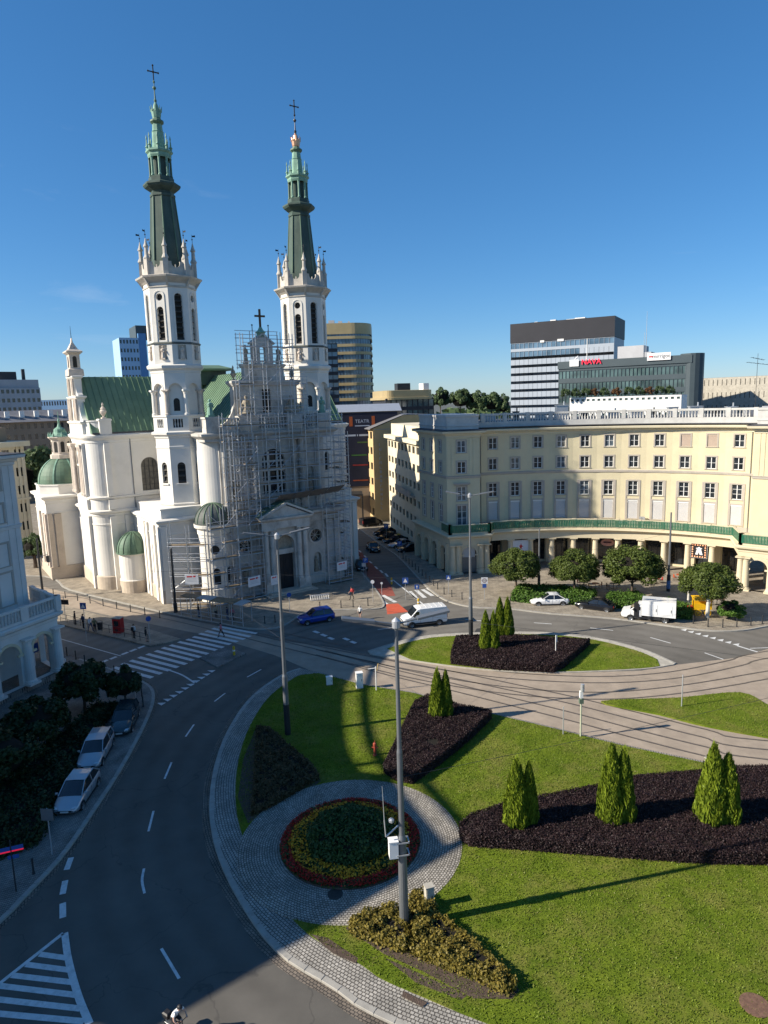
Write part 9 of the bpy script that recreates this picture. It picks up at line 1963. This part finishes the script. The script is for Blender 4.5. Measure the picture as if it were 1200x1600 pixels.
fr_.build('frame', 'trim_black', bk); MB().tube((0.34, 0, 0.95), (0.36, 0, 1.02), 0.018, n=6).tube((0.36, -0.27, 1.04), (0.36, 0.27, 1.04), 0.016, n=6).build('handlebar', 'trim_black', bk); MB().loft([(-0.34, -0.08), (-0.06, -0.025), (-0.06, 0.025), (-0.34, 0.08)], [(-0.02, 0.86), (0, 0.9), (-0.01, 0.93)]).build('saddle', 'trim_black', bk)
MB().loft([(-0.75, -0.13), (-0.45, -0.13), (-0.45, 0.13), (-0.75, 0.13)], [(0, 0.72), (0.02, 0.92), (-0.03, 0.97)]).build('rear_bag', 'trim_black', bk)
MB().tube((-0.08, -0.1, 0.29), (0.06, -0.1, 0.2), 0.014, n=5).box(0.0, 0.12, -0.2, -0.1, 0.18, 0.21).tube((-0.08, 0.1, 0.29), (-0.22, 0.1, 0.38), 0.014, n=5).box(-0.28, -0.16, 0.1, 0.2, 0.37, 0.4).build('pedals', 'trim_black', bk)
ct = thing('person', 'cyclist in white shirt, dark shorts and black helmet riding at the bottom edge', 'person', (cy_[0], cy_[1], 0.0), CYH)
J = {'pelvis': ((-0.2, 0, 1.0), (0.15, 0.13), 'legs'), 'waist': ((-0.1, 0, 1.14), (0.145, 0.11), 'top'), 'chest': ((0.08, 0, 1.34), (0.17, 0.12), 'top'), 'neckb': ((0.18, 0, 1.46), 0.075, 'top'), 'neck': ((0.22, 0, 1.51), 0.052, 'skin'), 'head': ((0.27, 0, 1.59), (0.082, 0.09), 'skin'), 'top': ((0.27, 0, 1.67), (0.07, 0.075), 'skin'), 'nose': ((0.365, 0, 1.575), 0.018, 'skin')}
E = [('pelvis', 'waist'), ('waist', 'chest'), ('chest', 'neckb'), ('neckb', 'neck'), ('neck', 'head'), ('head', 'top'), ('head', 'nose')]
for s, n, kx, kz, fx, fz in ((1, 'l', 0.17, 0.82, -0.22, 0.43), (-1, 'r', 0.2, 0.62, 0.06, 0.25)):
    J.update({'hip' + n: ((-0.16, s * 0.1, 0.95), 0.1, 'legs'), 'thigh' + n: (((kx - 0.16) / 2, s * 0.12, (kz + 0.95) / 2 + 0.01), 0.085, 'legs'), 'knee' + n: ((kx, s * 0.12, kz), 0.06, 'skin'), 'calf' + n: (((kx + fx) / 2 - 0.02, s * 0.13, (kz + fz) / 2), 0.055, 'skin'), 'ankle' + n: ((fx - 0.04, s * 0.13, fz + 0.05), 0.04, 'skin'), 'toe' + n: ((fx + 0.14, s * 0.14, fz), 0.036, 'shoe'),
        'sho' + n: ((0.1, s * 0.19, 1.41), 0.07, 'top'), 'elb' + n: ((0.2, s * 0.29, 1.19), 0.045, 'skin'), 'wri' + n: ((0.32, s * 0.25, 1.08), 0.03, 'skin'), 'palm' + n: ((0.37, s * 0.23, 1.065), (0.032, 0.02), 'skin'), 'thumb' + n: ((0.35, s * 0.17, 1.05), 0.011, 'skin')})
    for q in range(4): J['fin%d%s' % (q, n)] = ((0.405 - 0.004 * q, s * (0.20 + 0.022 * q), 1.04 - 0.006 * (q % 2)), 0.0095, 'skin'); J['tip%d%s' % (q, n)] = ((0.385, s * (0.20 + 0.022 * q), 1.012), 0.0085, 'skin'); E += [('palm' + n, 'fin%d%s' % (q, n)), ('fin%d%s' % (q, n), 'tip%d%s' % (q, n))]
    E += [('pelvis', 'hip' + n), ('hip' + n, 'thigh' + n), ('thigh' + n, 'knee' + n), ('knee' + n, 'calf' + n), ('calf' + n, 'ankle' + n), ('ankle' + n, 'toe' + n), ('chest', 'sho' + n), ('sho' + n, 'elb' + n), ('elb' + n, 'wri' + n), ('wri' + n, 'palm' + n), ('palm' + n, 'thumb' + n)]
skin_body('body', J, E, ['skin_tone', 'cloth_white', 'cloth_black', 'shoe_dark'], ['skin', 'top', 'legs', 'shoe'], ct, 2)
head_parts(ct, (0.265, 0, 1.61), (1, 0, -0.1), 'hair_dark', 0.1, 'trim_black')
